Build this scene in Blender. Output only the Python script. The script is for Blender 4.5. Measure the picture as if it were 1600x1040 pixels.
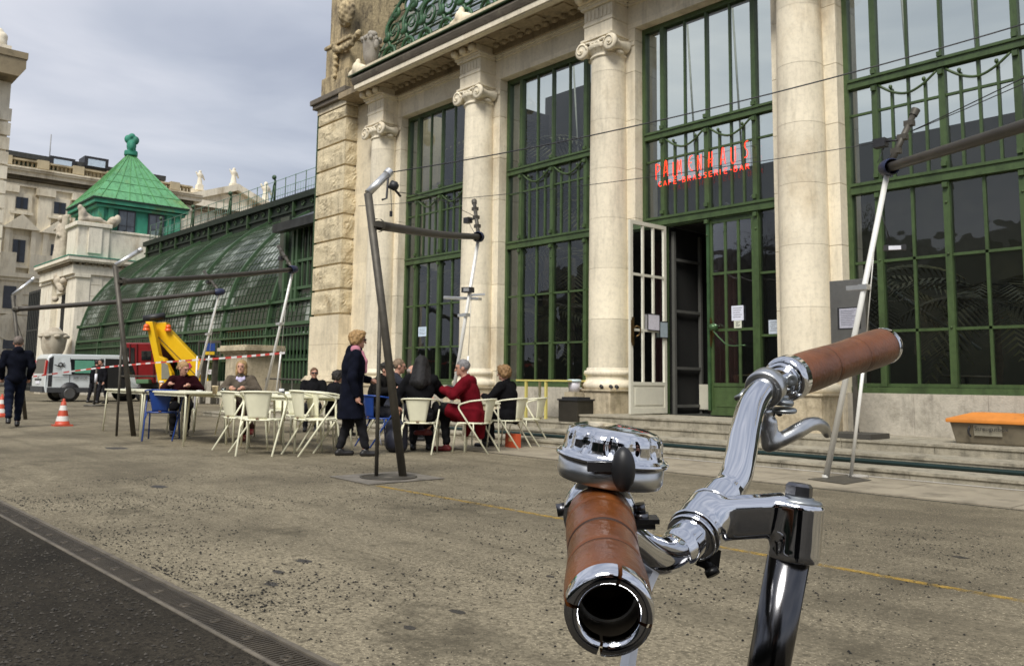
import bpy, bmesh, math, random
import numpy as np
from mathutils import Vector, Matrix
random.seed(7)
for o in list(bpy.data.objects): bpy.data.objects.remove(o)
S = bpy.context.scene
COL = S.collection

# ---------------------------------------------------------------- camera
F_PX, CXP, CYP, CAM_H = 1342.31, 800.0, 445.2, 1.05
YAW, PIT, ROL = -0.8410454, 0.1121147, -0.0132622
def _cam_axes():
    f = np.array([math.sin(YAW)*math.cos(PIT), math.cos(YAW)*math.cos(PIT), math.sin(PIT)])
    rt = np.array([math.cos(YAW), -math.sin(YAW), 0.0]); dn = np.cross(f, rt)
    c, s = math.cos(ROL), math.sin(ROL)
    return np.array([c*rt+s*dn, -s*rt+c*dn, f])
RC = _cam_axes()
cd = bpy.data.cameras.new('camera'); cam = bpy.data.objects.new('camera', cd); COL.objects.link(cam)
cam.matrix_world = Matrix(((RC[0][0], -RC[1][0], -RC[2][0], 0), (RC[0][1], -RC[1][1], -RC[2][1], 0),
                           (RC[0][2], -RC[1][2], -RC[2][2], CAM_H), (0, 0, 0, 1)))
cd.sensor_fit = 'HORIZONTAL'; cd.sensor_width = 36.0; cd.lens = F_PX/1600*36
cd.shift_y = -(520-CYP)/1600; cd.clip_start = 0.05; cd.clip_end = 2000
cd.dof.use_dof = True; cd.dof.focus_distance = 0.58; cd.dof.aperture_fstop = 60
S.camera = cam

# ---------------------------------------------------------------- world, sun, exposure
SUN_AZ, SUN_EL = math.radians(152), math.radians(49)      # direction the light comes from (azimuth from +Y, clockwise)
w = bpy.data.worlds.new('World'); S.world = w; w.use_nodes = True
nt = w.node_tree; nt.nodes.clear()
N = nt.nodes.new; L = nt.links.new
out = N('ShaderNodeOutputWorld'); bg = N('ShaderNodeBackground'); bg.inputs['Strength'].default_value = 0.1
sky = N('ShaderNodeTexSky'); sky.sky_type = 'NISHITA'; sky.sun_disc = False
sky.sun_elevation = SUN_EL; sky.sun_rotation = SUN_AZ; sky.air_density = 1.3; sky.dust_density = 2.0
tc = N('ShaderNodeTexCoord'); mp = N('ShaderNodeMapping'); mp.inputs['Scale'].default_value = (1.0, 1.0, 3.6)
mp.inputs['Rotation'].default_value = (0.0, 0.12, 0.4)
n1 = N('ShaderNodeTexNoise'); n1.inputs['Scale'].default_value = 2.3; n1.inputs['Detail'].default_value = 5; n1.inputs['Roughness'].default_value = 0.5
n1.inputs['Distortion'].default_value = 0.35
cr = N('ShaderNodeValToRGB'); e = cr.color_ramp.elements
e[0].position = 0.34; e[0].color = (2.20, 2.38, 2.90, 1); e[1].position = 0.66; e[1].color = (4.0, 4.06, 4.42, 1)
mm = cr.color_ramp.elements.new(0.5); mm.color = (3.0, 3.16, 3.62, 1)
mix = N('ShaderNodeMix'); mix.data_type = 'RGBA'; mix.inputs['Factor'].default_value = 0.9
L(tc.outputs['Generated'], mp.inputs['Vector']); L(mp.outputs['Vector'], n1.inputs['Vector']); L(n1.outputs['Fac'], cr.inputs['Fac'])
L(sky.outputs['Color'], mix.inputs['A']); L(cr.outputs['Color'], mix.inputs['B']); L(mix.outputs['Result'], bg.inputs['Color'])
L(bg.outputs['Background'], out.inputs['Surface'])
sd = bpy.data.lights.new('sun', 'SUN'); sd.energy = 2.05; sd.angle = math.radians(24); sd.color = (1.0, 0.965, 0.90)
so = bpy.data.objects.new('sun', sd); COL.objects.link(so)
dv = Vector((math.sin(SUN_AZ)*math.cos(SUN_EL), math.cos(SUN_AZ)*math.cos(SUN_EL), math.sin(SUN_EL)))
so.rotation_euler = dv.to_track_quat('Z', 'Y').to_euler(); so.location = (-5, -8, 12)
S.view_settings.view_transform = 'Standard'; S.view_settings.look = 'None'
S.view_settings.exposure = 0.9; S.view_settings.gamma = 1.0
S.render.engine = 'CYCLES'

# ---------------------------------------------------------------- pixel -> world at a real depth
CAM = np.array([0, 0, CAM_H])
def ray(x, y): return RC.T @ np.array([(x-CXP)/F_PX, (y-CYP)/F_PX, 1.0])
def onz(x, y, z=0.0): d = ray(x, y); return Vector(CAM + (z-CAM_H)/d[2]*d)
def ony(x, y, Y): d = ray(x, y); return Vector(CAM + Y/d[1]*d)
def onx(x, y, X): d = ray(x, y); return Vector(CAM + X/d[0]*d)
def atd(x, y, D): return Vector(CAM + D*ray(x, y))

# ---------------------------------------------------------------- materials
MATS = {}
def M(name, col, rough=.6, metal=0., var=.12, scale=4., col2=None, bump=0., bscale=60., spec=.5, stain=None, coat=0., block=None, soot=None):
    if name in MATS: return MATS[name]
    m = bpy.data.materials.new(name); m.use_nodes = True; t = m.node_tree; n = t.nodes.new; l = t.links.new
    b = t.nodes['Principled BSDF']; b.inputs['Roughness'].default_value = rough; b.inputs['Metallic'].default_value = metal
    b.inputs['Specular IOR Level'].default_value = spec; b.inputs['Coat Weight'].default_value = coat
    c1 = tuple(c*(1-var) for c in col[:3])+(1,); c2 = tuple(min(1, c*(1+var)) for c in (col2 or col)[:3])+(1,)
    co = n('ShaderNodeTexCoord'); no = n('ShaderNodeTexNoise'); no.inputs['Scale'].default_value = scale; no.inputs['Detail'].default_value = 6
    no.inputs['Roughness'].default_value = .6
    r = n('ShaderNodeValToRGB'); r.color_ramp.elements[0].position = .32; r.color_ramp.elements[1].position = .68
    r.color_ramp.elements[0].color = c1; r.color_ramp.elements[1].color = c2
    l(co.outputs['Object'], no.inputs['Vector']); l(no.outputs['Fac'], r.inputs['Fac']); src = r.outputs['Color']
    if stain:   # (colour, noise scale, threshold, strength, stretch-z)
        sm = n('ShaderNodeMapping'); sm.inputs['Scale'].default_value = (1, 1, stain[4] if len(stain) > 4 else 1)
        sn = n('ShaderNodeTexNoise'); sn.inputs['Scale'].default_value = stain[1]; sn.inputs['Detail'].default_value = 8; sn.inputs['Roughness'].default_value = .65
        sr = n('ShaderNodeMapRange'); sr.inputs['From Min'].default_value = stain[2]; sr.inputs['From Max'].default_value = stain[2]+.14
        sr.inputs['To Max'].default_value = stain[3]
        mx = n('ShaderNodeMix'); mx.data_type = 'RGBA'; mx.inputs['B'].default_value = tuple(stain[0])+(1,)
        l(co.outputs['Object'], sm.inputs['Vector']); l(sm.outputs['Vector'], sn.inputs['Vector']); l(sn.outputs['Fac'], sr.inputs['Value'])
        l(sr.outputs['Result'], mx.inputs['Factor']); l(src, mx.inputs['A']); src = mx.outputs['Result']
    def mult(src, fac_socket, lo_, hi_):      # multiply the colour by a grey between lo_ and hi_
        r2 = n('ShaderNodeMapRange'); r2.inputs['To Min'].default_value = lo_; r2.inputs['To Max'].default_value = hi_; l(fac_socket, r2.inputs['Value'])
        v2 = n('ShaderNodeVectorMath'); v2.operation = 'SCALE'; l(src, v2.inputs[0]); l(r2.outputs['Result'], v2.inputs['Scale']); return v2.outputs['Vector']
    if block:      # each stone of the masonry its own tone
        bm_ = n('ShaderNodeMapping'); bm_.inputs['Scale'].default_value = block; bm_.inputs['Location'].default_value = (.37, .2, -.33); fl = n('ShaderNodeVectorMath'); fl.operation = 'FLOOR'; wn = n('ShaderNodeTexWhiteNoise')
        l(co.outputs['Object'], bm_.inputs['Vector']); l(bm_.outputs['Vector'], fl.inputs[0]); l(fl.outputs[0], wn.inputs['Vector']); src = mult(src, wn.outputs['Value'], .88, 1.06)
    if soot:       # rain streaks and grime
        sm2 = n('ShaderNodeMapping'); sm2.inputs['Scale'].default_value = (1, 1, .13); s2 = n('ShaderNodeTexNoise'); s2.inputs['Scale'].default_value = 4.5; s2.inputs['Detail'].default_value = 8; s2.inputs['Roughness'].default_value = .7
        l(co.outputs['Object'], sm2.inputs['Vector']); l(sm2.outputs['Vector'], s2.inputs['Vector']); r3 = n('ShaderNodeMapRange'); r3.inputs['From Min'].default_value = .50; r3.inputs['From Max'].default_value = .66; l(s2.outputs['Fac'], r3.inputs['Value']); src = mult(src, r3.outputs['Result'], 1.0, 1-soot)
        s3 = n('ShaderNodeTexNoise'); s3.inputs['Scale'].default_value = 14; s3.inputs['Detail'].default_value = 7; s3.inputs['Roughness'].default_value = .75; l(co.outputs['Object'], s3.inputs['Vector']); r4 = n('ShaderNodeMapRange'); r4.inputs['From Min'].default_value = .46; r4.inputs['From Max'].default_value = .70; l(s3.outputs['Fac'], r4.inputs['Value']); src = mult(src, r4.outputs['Result'], 1.0, 1-soot*.8)
    l(src, b.inputs['Base Color'])
    if bump:
        bn = n('ShaderNodeTexNoise'); bn.inputs['Scale'].default_value = bscale; bn.inputs['Detail'].default_value = 5
        bp = n('ShaderNodeBump'); bp.inputs['Strength'].default_value = min(1, bump); bp.inputs['Distance'].default_value = .02*max(1, bump)
        l(co.outputs['Object'], bn.inputs['Vector']); l(bn.outputs['Fac'], bp.inputs['Height']); l(bp.outputs['Normal'], b.inputs['Normal'])
    MATS[name] = m; return m
def M_emit(name, col, strength):
    m = bpy.data.materials.new(name); m.use_nodes = True; b = m.node_tree.nodes['Principled BSDF']
    b.inputs['Base Color'].default_value = (*col, 1); b.inputs['Emission Color'].default_value = (*col, 1); b.inputs['Emission Strength'].default_value = strength
    return m
def M_glass(name, tint=.82, refl=1.0, rough=.02, dirt=0., wav=0.02):
    m = bpy.data.materials.new(name); m.use_nodes = True; t = m.node_tree; t.nodes.clear(); n = t.nodes.new; l = t.links.new
    o = n('ShaderNodeOutputMaterial'); mx = n('ShaderNodeMixShader'); tr = n('ShaderNodeBsdfTransparent'); gl = n('ShaderNodeBsdfGlossy')
    tr.inputs['Color'].default_value = (tint*.93, tint*.97, tint*.86, 1); gl.inputs['Roughness'].default_value = rough; gl.inputs['Color'].default_value = (.95, .97, 1, 1)
    fr = n('ShaderNodeFresnel'); fr.inputs['IOR'].default_value = 1.52; mu = n('ShaderNodeMath'); mu.operation = 'MULTIPLY'; mu.inputs[1].default_value = 1.5*refl
    mu.use_clamp = True
    co = n('ShaderNodeTexCoord'); bn = n('ShaderNodeTexNoise'); bn.inputs['Scale'].default_value = 1.7; bp = n('ShaderNodeBump'); bp.inputs['Strength'].default_value = wav; bp.inputs['Distance'].default_value = .3
    l(co.outputs['Object'], bn.inputs['Vector']); l(bn.outputs['Fac'], bp.inputs['Height']); l(bp.outputs['Normal'], gl.inputs['Normal'])
    l(fr.outputs['Fac'], mu.inputs[0]); l(mu.outputs[0], mx.inputs['Fac']); l(tr.outputs[0], mx.inputs[1]); l(gl.outputs[0], mx.inputs[2])
    if dirt:
        d = n('ShaderNodeBsdfDiffuse'); d.inputs['Color'].default_value = (.38, .41, .38, 1); m2 = n('ShaderNodeMixShader'); m2.inputs['Fac'].default_value = dirt
        l(mx.outputs[0], m2.inputs[1]); l(d.outputs[0], m2.inputs[2]); l(m2.outputs[0], o.inputs['Surface'])
    else: l(mx.outputs[0], o.inputs['Surface'])
    return m
CREAM = dict(stain=((.42, .31, .16), 1.1, .56, .6, .5))
stone = M('limestone', (.78, .68, .49), .8, block=(.6, .6, 1.031), soot=.22, var=.10, scale=1.6, bump=.18, bscale=35, stain=((.36, .29, .19), .9, .56, .5, .55))
stone_w = M('column limestone', (.80, .72, .555), .75, block=(.25, .25, 1.031), soot=.22, var=.08, scale=1.2, bump=.15, bscale=30, stain=((.48, .37, .22), .8, .55, .5, .6))
stone_rock = M('rock faced stone', (.66, .56, .37), .9, var=.14, scale=2.5, bump=.8, bscale=26, soot=.35, stain=((.38, .27, .13), 1.5, .54, .55))
stone_old = M('weathered attic stone', (.48, .38, .22), .9, soot=.6, var=.2, scale=1.5, bump=.8, bscale=14, stain=((.10, .08, .055), 2.0, .5, .8, .5))
stone_dark = M('blackened cornice stone', (.13, .11, .085), .9, var=.25, scale=2, bump=.5, bscale=25, stain=((.3, .27, .2), 3, .58, .6))
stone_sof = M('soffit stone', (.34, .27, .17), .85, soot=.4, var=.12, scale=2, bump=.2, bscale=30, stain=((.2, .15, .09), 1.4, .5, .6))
stone_plinth = M('plinth limestone', (.50, .46, .38), .85, soot=.3, var=.14, scale=2.2, bump=.3, bscale=40, stain=((.20, .18, .14), 2.2, .5, .65))
stone_base = M('column plinth limestone', (.54, .46, .32), .85, soot=.4, var=.12, scale=2.2, bump=.3, bscale=40, stain=((.26, .21, .13), 2.0, .52, .6))
stone_step = M('worn step stone', (.37, .335, .255), .85, soot=.4, var=.16, scale=3, bump=.3, bscale=50, stain=((.12, .105, .075), 3.0, .52, .75))
stone_pal = M('palace stone', (.78, .71, .56), .9, soot=.2, var=.10, scale=.5, bump=0, stain=((.30, .23, .13), .35, .5, .6, .4))
stone_pald = M('palace weathered stone', (.26, .21, .13), .9, var=.2, scale=.6, stain=((.09, .075, .05), .5, .5, .7))
stone_pav = M('pavilion stone', (.80, .74, .60), .85, soot=.25, var=.1, scale=.8, bump=.1, bscale=10, stain=((.40, .30, .17), .9, .56, .5, .6))
green = M('green window paint', (.056, .094, .031), .45, soot=.35, var=.14, scale=6, bump=.06, bscale=120, stain=((.05, .08, .03), 5, .58, .5))
green_d = M('dark green iron paint', (.030, .062, .022), .5, var=.2, scale=2, stain=((.012, .02, .01), 2, .52, .6))
green_r = M('greenhouse rib paint', (.050, .098, .045), .5, var=.2, scale=2, stain=((.015, .03, .012), 2, .55, .5))
copper = M('copper patina roof', (.13, .37, .17), .65, soot=.45, var=.14, scale=.7, stain=((.22, .27, .07), .5, .55, .7, 1.6))
copper_d = M('dark copper patina', (.03, .22, .14), .7, var=.3, scale=.8, stain=((.02, .06, .04), .9, .52, .7))
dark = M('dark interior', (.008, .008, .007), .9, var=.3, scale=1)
black = M('black rubber', (.012, .012, .013), .45, var=.2, scale=30)
blackmat = M('black plastic', (.02, .02, .022), .5, var=.2, scale=30)
white_p = M('cream door paint', (.62, .60, .50), .45, var=.06, scale=5, stain=((.38, .35, .27), 5, .6, .5))
cream = M('cream enamel', (.82, .80, .60), .38, var=.05, scale=8, stain=((.45, .40, .26), 9, .64, .45))
blue = M('blue enamel', (.012, .05, .24), .38, var=.1, scale=8)
steel_d = M('dark galvanised steel', (.085, .077, .062), .55, metal=.4, var=.25, scale=7, bump=.1, bscale=90)
steel_l = M('brushed aluminium', (.72, .72, .70), .32, metal=.8, var=.08, scale=10)
steel_sign = M('brushed steel panel', (.32, .31, .28), .36, metal=.85, var=.12, scale=5)
paper = M('white paper', (.75, .75, .80), .7, var=.06, scale=20)
glass_front = M_glass('window glass', .84, 1.0, .015, .008)
glass_vault = M_glass('greenhouse glass', .25, 1.3, .08, .22, .08)
glass_dark = M('far window glass', (.02, .025, .035), .12, var=.3, scale=2)
glass_clear = M_glass('drinking glass', .92, 1.2, .01)

# ---------------------------------------------------------------- mesh builder
class MB:
    def __init__(s): s.v = []; s.f = []; s.sm = []
    def add(s, vs, fs, smooth=False):
        o = len(s.v); s.v += [tuple(v) for v in vs]; s.f += [tuple(i+o for i in f) for f in fs]; s.sm += [smooth]*len(fs); return s
    def box(s, x0, x1, y0, y1, z0, z1):
        return s.add([(x0, y0, z0), (x1, y0, z0), (x1, y1, z0), (x0, y1, z0), (x0, y0, z1), (x1, y0, z1), (x1, y1, z1), (x0, y1, z1)],
                     [(0, 3, 2, 1), (4, 5, 6, 7), (0, 1, 5, 4), (1, 2, 6, 5), (2, 3, 7, 6), (3, 0, 4, 7)])
    def obox(s, c, u, v, wv):      # centre and three half-axis vectors
        c, u, v, wv = map(Vector, (c, u, v, wv)); P = []
        for a in (-1, 1):
            for (p, q) in ((-1, -1), (1, -1), (1, 1), (-1, 1)): P.append(c+p*u+q*v+a*wv)
        return s.add(P, [(0, 3, 2, 1), (4, 5, 6, 7), (0, 1, 5, 4), (1, 2, 6, 5), (2, 3, 7, 6), (3, 0, 4, 7)])
    def bar(s, a, b, w_, h_, up=(0, 0, 1)):
        a, b = Vector(a), Vector(b); d = (b-a); up = Vector(up); sd_ = d.cross(up)
        if sd_.length < 1e-6: sd_ = d.cross(Vector((1, 0, 0)))
        sd_.normalize(); u2 = sd_.cross(d).normalized()
        return s.obox((a+b)/2, sd_*w_/2, u2*h_/2, d/2)
    def prism(s, pts, d, smooth=False):   # closed polygon pts, extruded by vector d
        n = len(pts); d = Vector(d); P = [Vector(p) for p in pts]; Q = [p+d for p in P]
        s.add(P+Q, [tuple(range(n))[::-1], tuple(range(n, 2*n))]); 
        o = len(s.v)-2*n
        for i in range(n): s.f.append((o+i, o+(i+1) % n, o+n+(i+1) % n, o+n+i)); s.sm.append(smooth)
        return s
    def quad(s, a, b, c, d): return s.add([a, b, c, d], [(0, 1, 2, 3)])
    def tube(s, pts, r, seg=10, closed=False, caps=True, smooth=True):
        P = [Vector(p) for p in pts]; n = len(P); R = r if hasattr(r, '__len__') else [r]*n
        T = []
        for i in range(n):
            a = P[(i-1) % n] if (closed or i > 0) else P[i]; b = P[(i+1) % n] if (closed or i < n-1) else P[i]
            T.append((b-a).normalized())
        ref = Vector((0, 0, 1)) if abs(T[0].z) < .9 else Vector((1, 0, 0)); nr = T[0].cross(ref).normalized(); vs = []
        for i in range(n):
            nr = (nr-T[i]*nr.dot(T[i]));
            if nr.length < 1e-6: nr = T[i].orthogonal()
            nr.normalize(); bn = T[i].cross(nr)
            for k in range(seg):
                a = 2*math.pi*k/seg; vs.append(P[i]+(nr*math.cos(a)+bn*math.sin(a))*R[i])
        fs = []; m = n if closed else n-1
        for i in range(m):
            for k in range(seg):
                a = i*seg+k; b = i*seg+(k+1) % seg; c = ((i+1) % n)*seg+(k+1) % seg; d = ((i+1) % n)*seg+k; fs.append((a, b, c, d))
        o = len(s.v); s.add(vs, fs, smooth)
        if caps and not closed:
            s.f.append(tuple(o+k for k in range(seg))[::-1]); s.sm.append(False)
            s.f.append(tuple(o+(n-1)*seg+k for k in range(seg))); s.sm.append(False)
        return s
    def lathe(s, prof, c=(0, 0, 0), ax=(0, 0, 1), seg=24, a0=0., a1=2*math.pi, smooth=True):   # prof [(r, h)]
        c = Vector(c); ax = Vector(ax).normalized(); u = ax.orthogonal().normalized() if abs(ax.z) < .999 else Vector((1, 0, 0)); v = ax.cross(u)
        full = abs(a1-a0-2*math.pi) < 1e-6; ns = seg if full else seg+1; vs = []
        for (r, h) in prof:
            for k in range(ns):
                a = a0+(a1-a0)*k/seg; vs.append(c+ax*h+(u*math.cos(a)+v*math.sin(a))*r)
        fs = []
        for i in range(len(prof)-1):
            for k in range(seg):
                k2 = (k+1) % ns if full else k+1; fs.append((i*ns+k, i*ns+k2, (i+1)*ns+k2, (i+1)*ns+k))
        return s.add(vs, fs, smooth)
    def ball(s, c, r, seg=12, rings=8, ax=(0, 0, 1)):
        rr = r if hasattr(r, '__len__') else (r, r, r); vs = []; fs = []
        for i in range(rings+1):
            t = math.pi*i/rings
            for k in range(seg):
                a = 2*math.pi*k/seg; vs.append((c[0]+rr[0]*math.sin(t)*math.cos(a), c[1]+rr[1]*math.sin(t)*math.sin(a), c[2]+rr[2]*math.cos(t)))
        for i in range(rings):
            for k in range(seg): fs.append((i*seg+k, (i+1)*seg+k, (i+1)*seg+(k+1) % seg, i*seg+(k+1) % seg))
        return s.add(vs, fs, True)
    def mesh(s, name):
        me = bpy.data.meshes.new(name); me.from_pydata(s.v, [], s.f); me.polygons.foreach_set('use_smooth', s.sm); me.update(); return me
WO = {}     # world offset of each object's own origin (for meshes written in world coordinates)
def obj(name, mb, mat, parent=None, world=True, bevel=0., sharp=True):
    me = mb.mesh(name) if isinstance(mb, MB) else mb
    me.materials.clear(); me.materials.append(mat)
    if bevel:
        bm = bmesh.new(); bm.from_mesh(me); bmesh.ops.remove_doubles(bm, verts=bm.verts, dist=1e-5)
        ed = [e_ for e_ in bm.edges if len(e_.link_faces) == 2 and e_.calc_face_angle(0) > .6]
        bmesh.ops.bevel(bm, geom=ed, offset=bevel, segments=2, profile=.6, affect='EDGES', clamp_overlap=True); bm.to_mesh(me); bm.free()
    o = bpy.data.objects.new(name, me); COL.objects.link(o)
    if parent is not None:
        o.parent = parent
        if world: o.location = -WO.get(parent.name, Vector((0, 0, 0)))
    WO[o.name] = Vector((0, 0, 0)) if world else Vector((0, 0, 0))
    return o
def thing(name, label, cat, loc=(0, 0, 0), rz=0., group=None, kind=None):
    o = bpy.data.objects.new(name, None); COL.objects.link(o); o.location = loc; o.rotation_euler = (0, 0, rz); o.empty_display_size = .2
    o['label'] = label; o['category'] = cat
    if group: o['group'] = group
    if kind: o['kind'] = kind
    WO[o.name] = Vector(loc); return o
def tag(o, label, cat, group=None, kind=None):
    o['label'] = label; o['category'] = cat
    if group: o['group'] = group
    if kind: o['kind'] = kind
    return o
def struct(name, mb, mat): o = obj(name, mb, mat); o['kind'] = 'structure'; return o
def copy_tree(o, parent=None):
    c = o.copy(); COL.objects.link(c); c.parent = parent
    for ch in o.children: copy_tree(ch, c)
    return c
def spline(pts, n=8, closed=False):
    P = [Vector(p) for p in pts]; out_ = []; m = len(P)
    rng = range(m) if closed else range(m-1)
    for i in rng:
        p0 = P[(i-1) % m] if closed or i > 0 else P[i]*2-P[i+1]; p1 = P[i]; p2 = P[(i+1) % m]; p3 = P[(i+2) % m] if closed or i < m-2 else P[i+1]*2-P[i]
        for k in range(n):
            t = k/n; out_.append(.5*((2*p1)+(-p0+p2)*t+(2*p0-5*p1+4*p2-p3)*t*t+(-p0+3*p1-3*p2+p3)*t**3))
    if not closed: out_.append(P[-1])
    return out_
def fillet(pts, r, n=5):
    P = [Vector(p) for p in pts]; o = [P[0]]
    for i in range(1, len(P)-1):
        a, b, c = P[i-1], P[i], P[i+1]; d1 = (a-b); d2 = (c-b); rr = min(r, d1.length*.48, d2.length*.48); s_ = b+d1.normalized()*rr; e_ = b+d2.normalized()*rr
        for k in range(n+1): t = k/n; o.append((1-t)**2*s_+2*t*(1-t)*b+t*t*e_)
    o.append(P[-1]); return o

# ---------------------------------------------------------------- smooth solid modelling (distance field -> surface)
def _sdf(P, prims, k):
    D = np.full(len(P), 1e3)
    for pr_ in prims:
        t = pr_[0]; sub = False
        if t[0] == '-': sub = True; t = t[1:]
        if t == 'c':
            a, b, ra, rb = np.array(pr_[1], float), np.array(pr_[2], float), pr_[3], pr_[4]
            ab = b-a; h = np.clip(((P-a)@ab)/max(ab@ab, 1e-12), 0, 1); d = np.linalg.norm(P-a-h[:, None]*ab, axis=1)-(ra+(rb-ra)*h); kk = pr_[5] if len(pr_) > 5 else k
        elif t == 'e':
            c, r = np.array(pr_[1], float), np.array(pr_[2], float); q = P-c
            if len(pr_) > 3 and pr_[3] is not None: q = q@np.array(pr_[3])
            k0 = np.linalg.norm(q/r, axis=1); k1 = np.linalg.norm(q/(r*r), axis=1); d = k0*(k0-1)/np.maximum(k1, 1e-9); kk = pr_[4] if len(pr_) > 4 else k
        elif t == 'b':
            c, r = np.array(pr_[1], float), np.array(pr_[2], float); q = P-c
            if len(pr_) > 3 and pr_[3] is not None: q = q@np.array(pr_[3])
            rd = pr_[4] if len(pr_) > 4 else .0; q = np.abs(q)-(r-rd); d = np.linalg.norm(np.maximum(q, 0), axis=1)+np.minimum(q.max(axis=1), 0)-rd; kk = pr_[5] if len(pr_) > 5 else k
        elif t == 'y':      # capped cylinder a,b,r,round
            a, b, r = np.array(pr_[1], float), np.array(pr_[2], float), pr_[3]; rd = pr_[4] if len(pr_) > 4 else 0
            ab = b-a; ln = np.linalg.norm(ab); u = ab/ln; q = P-(a+b)/2; h = q@u; rr = np.linalg.norm(q-h[:, None]*u, axis=1)
            dx = rr-r+rd; dy = np.abs(h)-ln/2+rd; d = np.minimum(np.maximum(dx, dy), 0)+np.sqrt(np.maximum(dx, 0)**2+np.maximum(dy, 0)**2)-rd; kk = pr_[5] if len(pr_) > 5 else k
        kk = max(kk, 1e-6)
        if sub:
            h = np.clip(.5-.5*(D+d)/kk, 0, 1); D = D*(1-h)+(-d)*h+kk*h*(1-h)
        else:
            h = np.clip(.5+.5*(D-d)/kk, 0, 1); D = D*h*0+(D*(1-h)+d*h)-kk*h*(1-h)
    return D
def blob(name, prims, res, k=.02, project=1, lo=None, hi=None, disp=None):
    if lo is None:
        A = []
        for p in prims:
            if p[0][0] == '-': continue
            if p[0] in 'cy':
                r = max(p[3], p[4] if p[0] == 'c' else 0); A += [np.array(p[1], float)-r, np.array(p[1], float)+r, np.array(p[2], float)-r, np.array(p[2], float)+r]
            else: r = max(p[2])*(1.0 if (len(p) < 4 or p[3] is None) and False else (1.0 if p[0] == 'e' else 1.74)); A += [np.array(p[1], float)-r, np.array(p[1], float)+r]
        lo = np.min(A, axis=0)-2.5*res-k*.3; hi = np.max(A, axis=0)+2.5*res+k*.3
    n = np.ceil((hi-lo)/res).astype(int)+1
    X, Y, Z = np.meshgrid(*[lo[i]+res*np.arange(n[i]) for i in range(3)], indexing='ij'); P = np.stack([X.ravel(), Y.ravel(), Z.ravel()], 1)
    fn = (lambda Q: _sdf(Q, prims, k)) if disp is None else (lambda Q: _sdf(Q, prims, k)+disp(Q))
    F = np.concatenate([fn(P[i:i+200000]) for i in range(0, len(P), 200000)]).reshape(n)
    a_ = np.zeros(tuple(n-1)+(3,)); c_ = np.zeros(tuple(n-1))
    for ax in range(3):
        o1, o2 = [i for i in range(3) if i != ax]
        for p in (0, 1):
            for q in (0, 1):
                s0 = [slice(None, -1)]*3; s0[o1] = slice(p, n[o1]-1+p); s0[o2] = slice(q, n[o2]-1+q); s1 = list(s0); s1[ax] = slice(1, None)
                A0 = F[tuple(s0)]; B0 = F[tuple(s1)]; cr_ = (A0 < 0) != (B0 < 0); t = np.where(cr_, A0/np.where(cr_, A0-B0, 1), 0)
                a_[..., ax] += np.where(cr_, t, 0); a_[..., o1] += np.where(cr_, p, 0); a_[..., o2] += np.where(cr_, q, 0); c_ += cr_
    act = c_ > 0; idx = -np.ones(act.shape, int); idx[act] = np.arange(act.sum()); ijk = np.argwhere(act)
    V = lo+res*(ijk+a_[act]/c_[act][:, None]); faces = []
    for ax in range(3):
        o1, o2 = [(1, 2), (2, 0), (0, 1)][ax]
        s0 = [slice(None)]*3; s0[ax] = slice(None, -1); s1 = [slice(None)]*3; s1[ax] = slice(1, None)
        A0 = F[tuple(s0)] < 0; B0 = F[tuple(s1)] < 0; E_ = np.argwhere(A0 != B0)
        E_ = E_[(E_[:, o1] > 0) & (E_[:, o2] > 0) & (E_[:, o1] < n[o1]-1) & (E_[:, o2] < n[o2]-1)]
        ins = A0[tuple(E_.T)]; q = []
        for (d1, d2) in ((1, 1), (0, 1), (0, 0), (1, 0)):
            c2 = E_.copy(); c2[:, o1] -= d1; c2[:, o2] -= d2; q.append(idx[tuple(c2.T)])
        q = np.stack(q, 1); q = np.where(ins[:, None], q, q[:, ::-1]); faces.append(q)
    Fc = np.concatenate(faces)
    for _ in range(project):
        h = res*.15; d0 = fn(V); G = np.stack([fn(V+np.eye(3)[i]*h)-fn(V-np.eye(3)[i]*h) for i in range(3)], 1)/(2*h)
        g2 = np.maximum((G**2).sum(1), .25); st = (d0/g2)[:, None]*G; ln = np.linalg.norm(st, axis=1, keepdims=True); V = V-st*np.minimum(1, res*.8/np.maximum(ln, 1e-9))
    me = bpy.data.meshes.new(name); me.from_pydata(V.tolist(), [], Fc.tolist()); me.polygons.foreach_set('use_smooth', [True]*len(Fc)); me.update(); return me
def rotm(axis, deg): return np.array(Matrix.Rotation(math.radians(deg), 3, axis))
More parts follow.
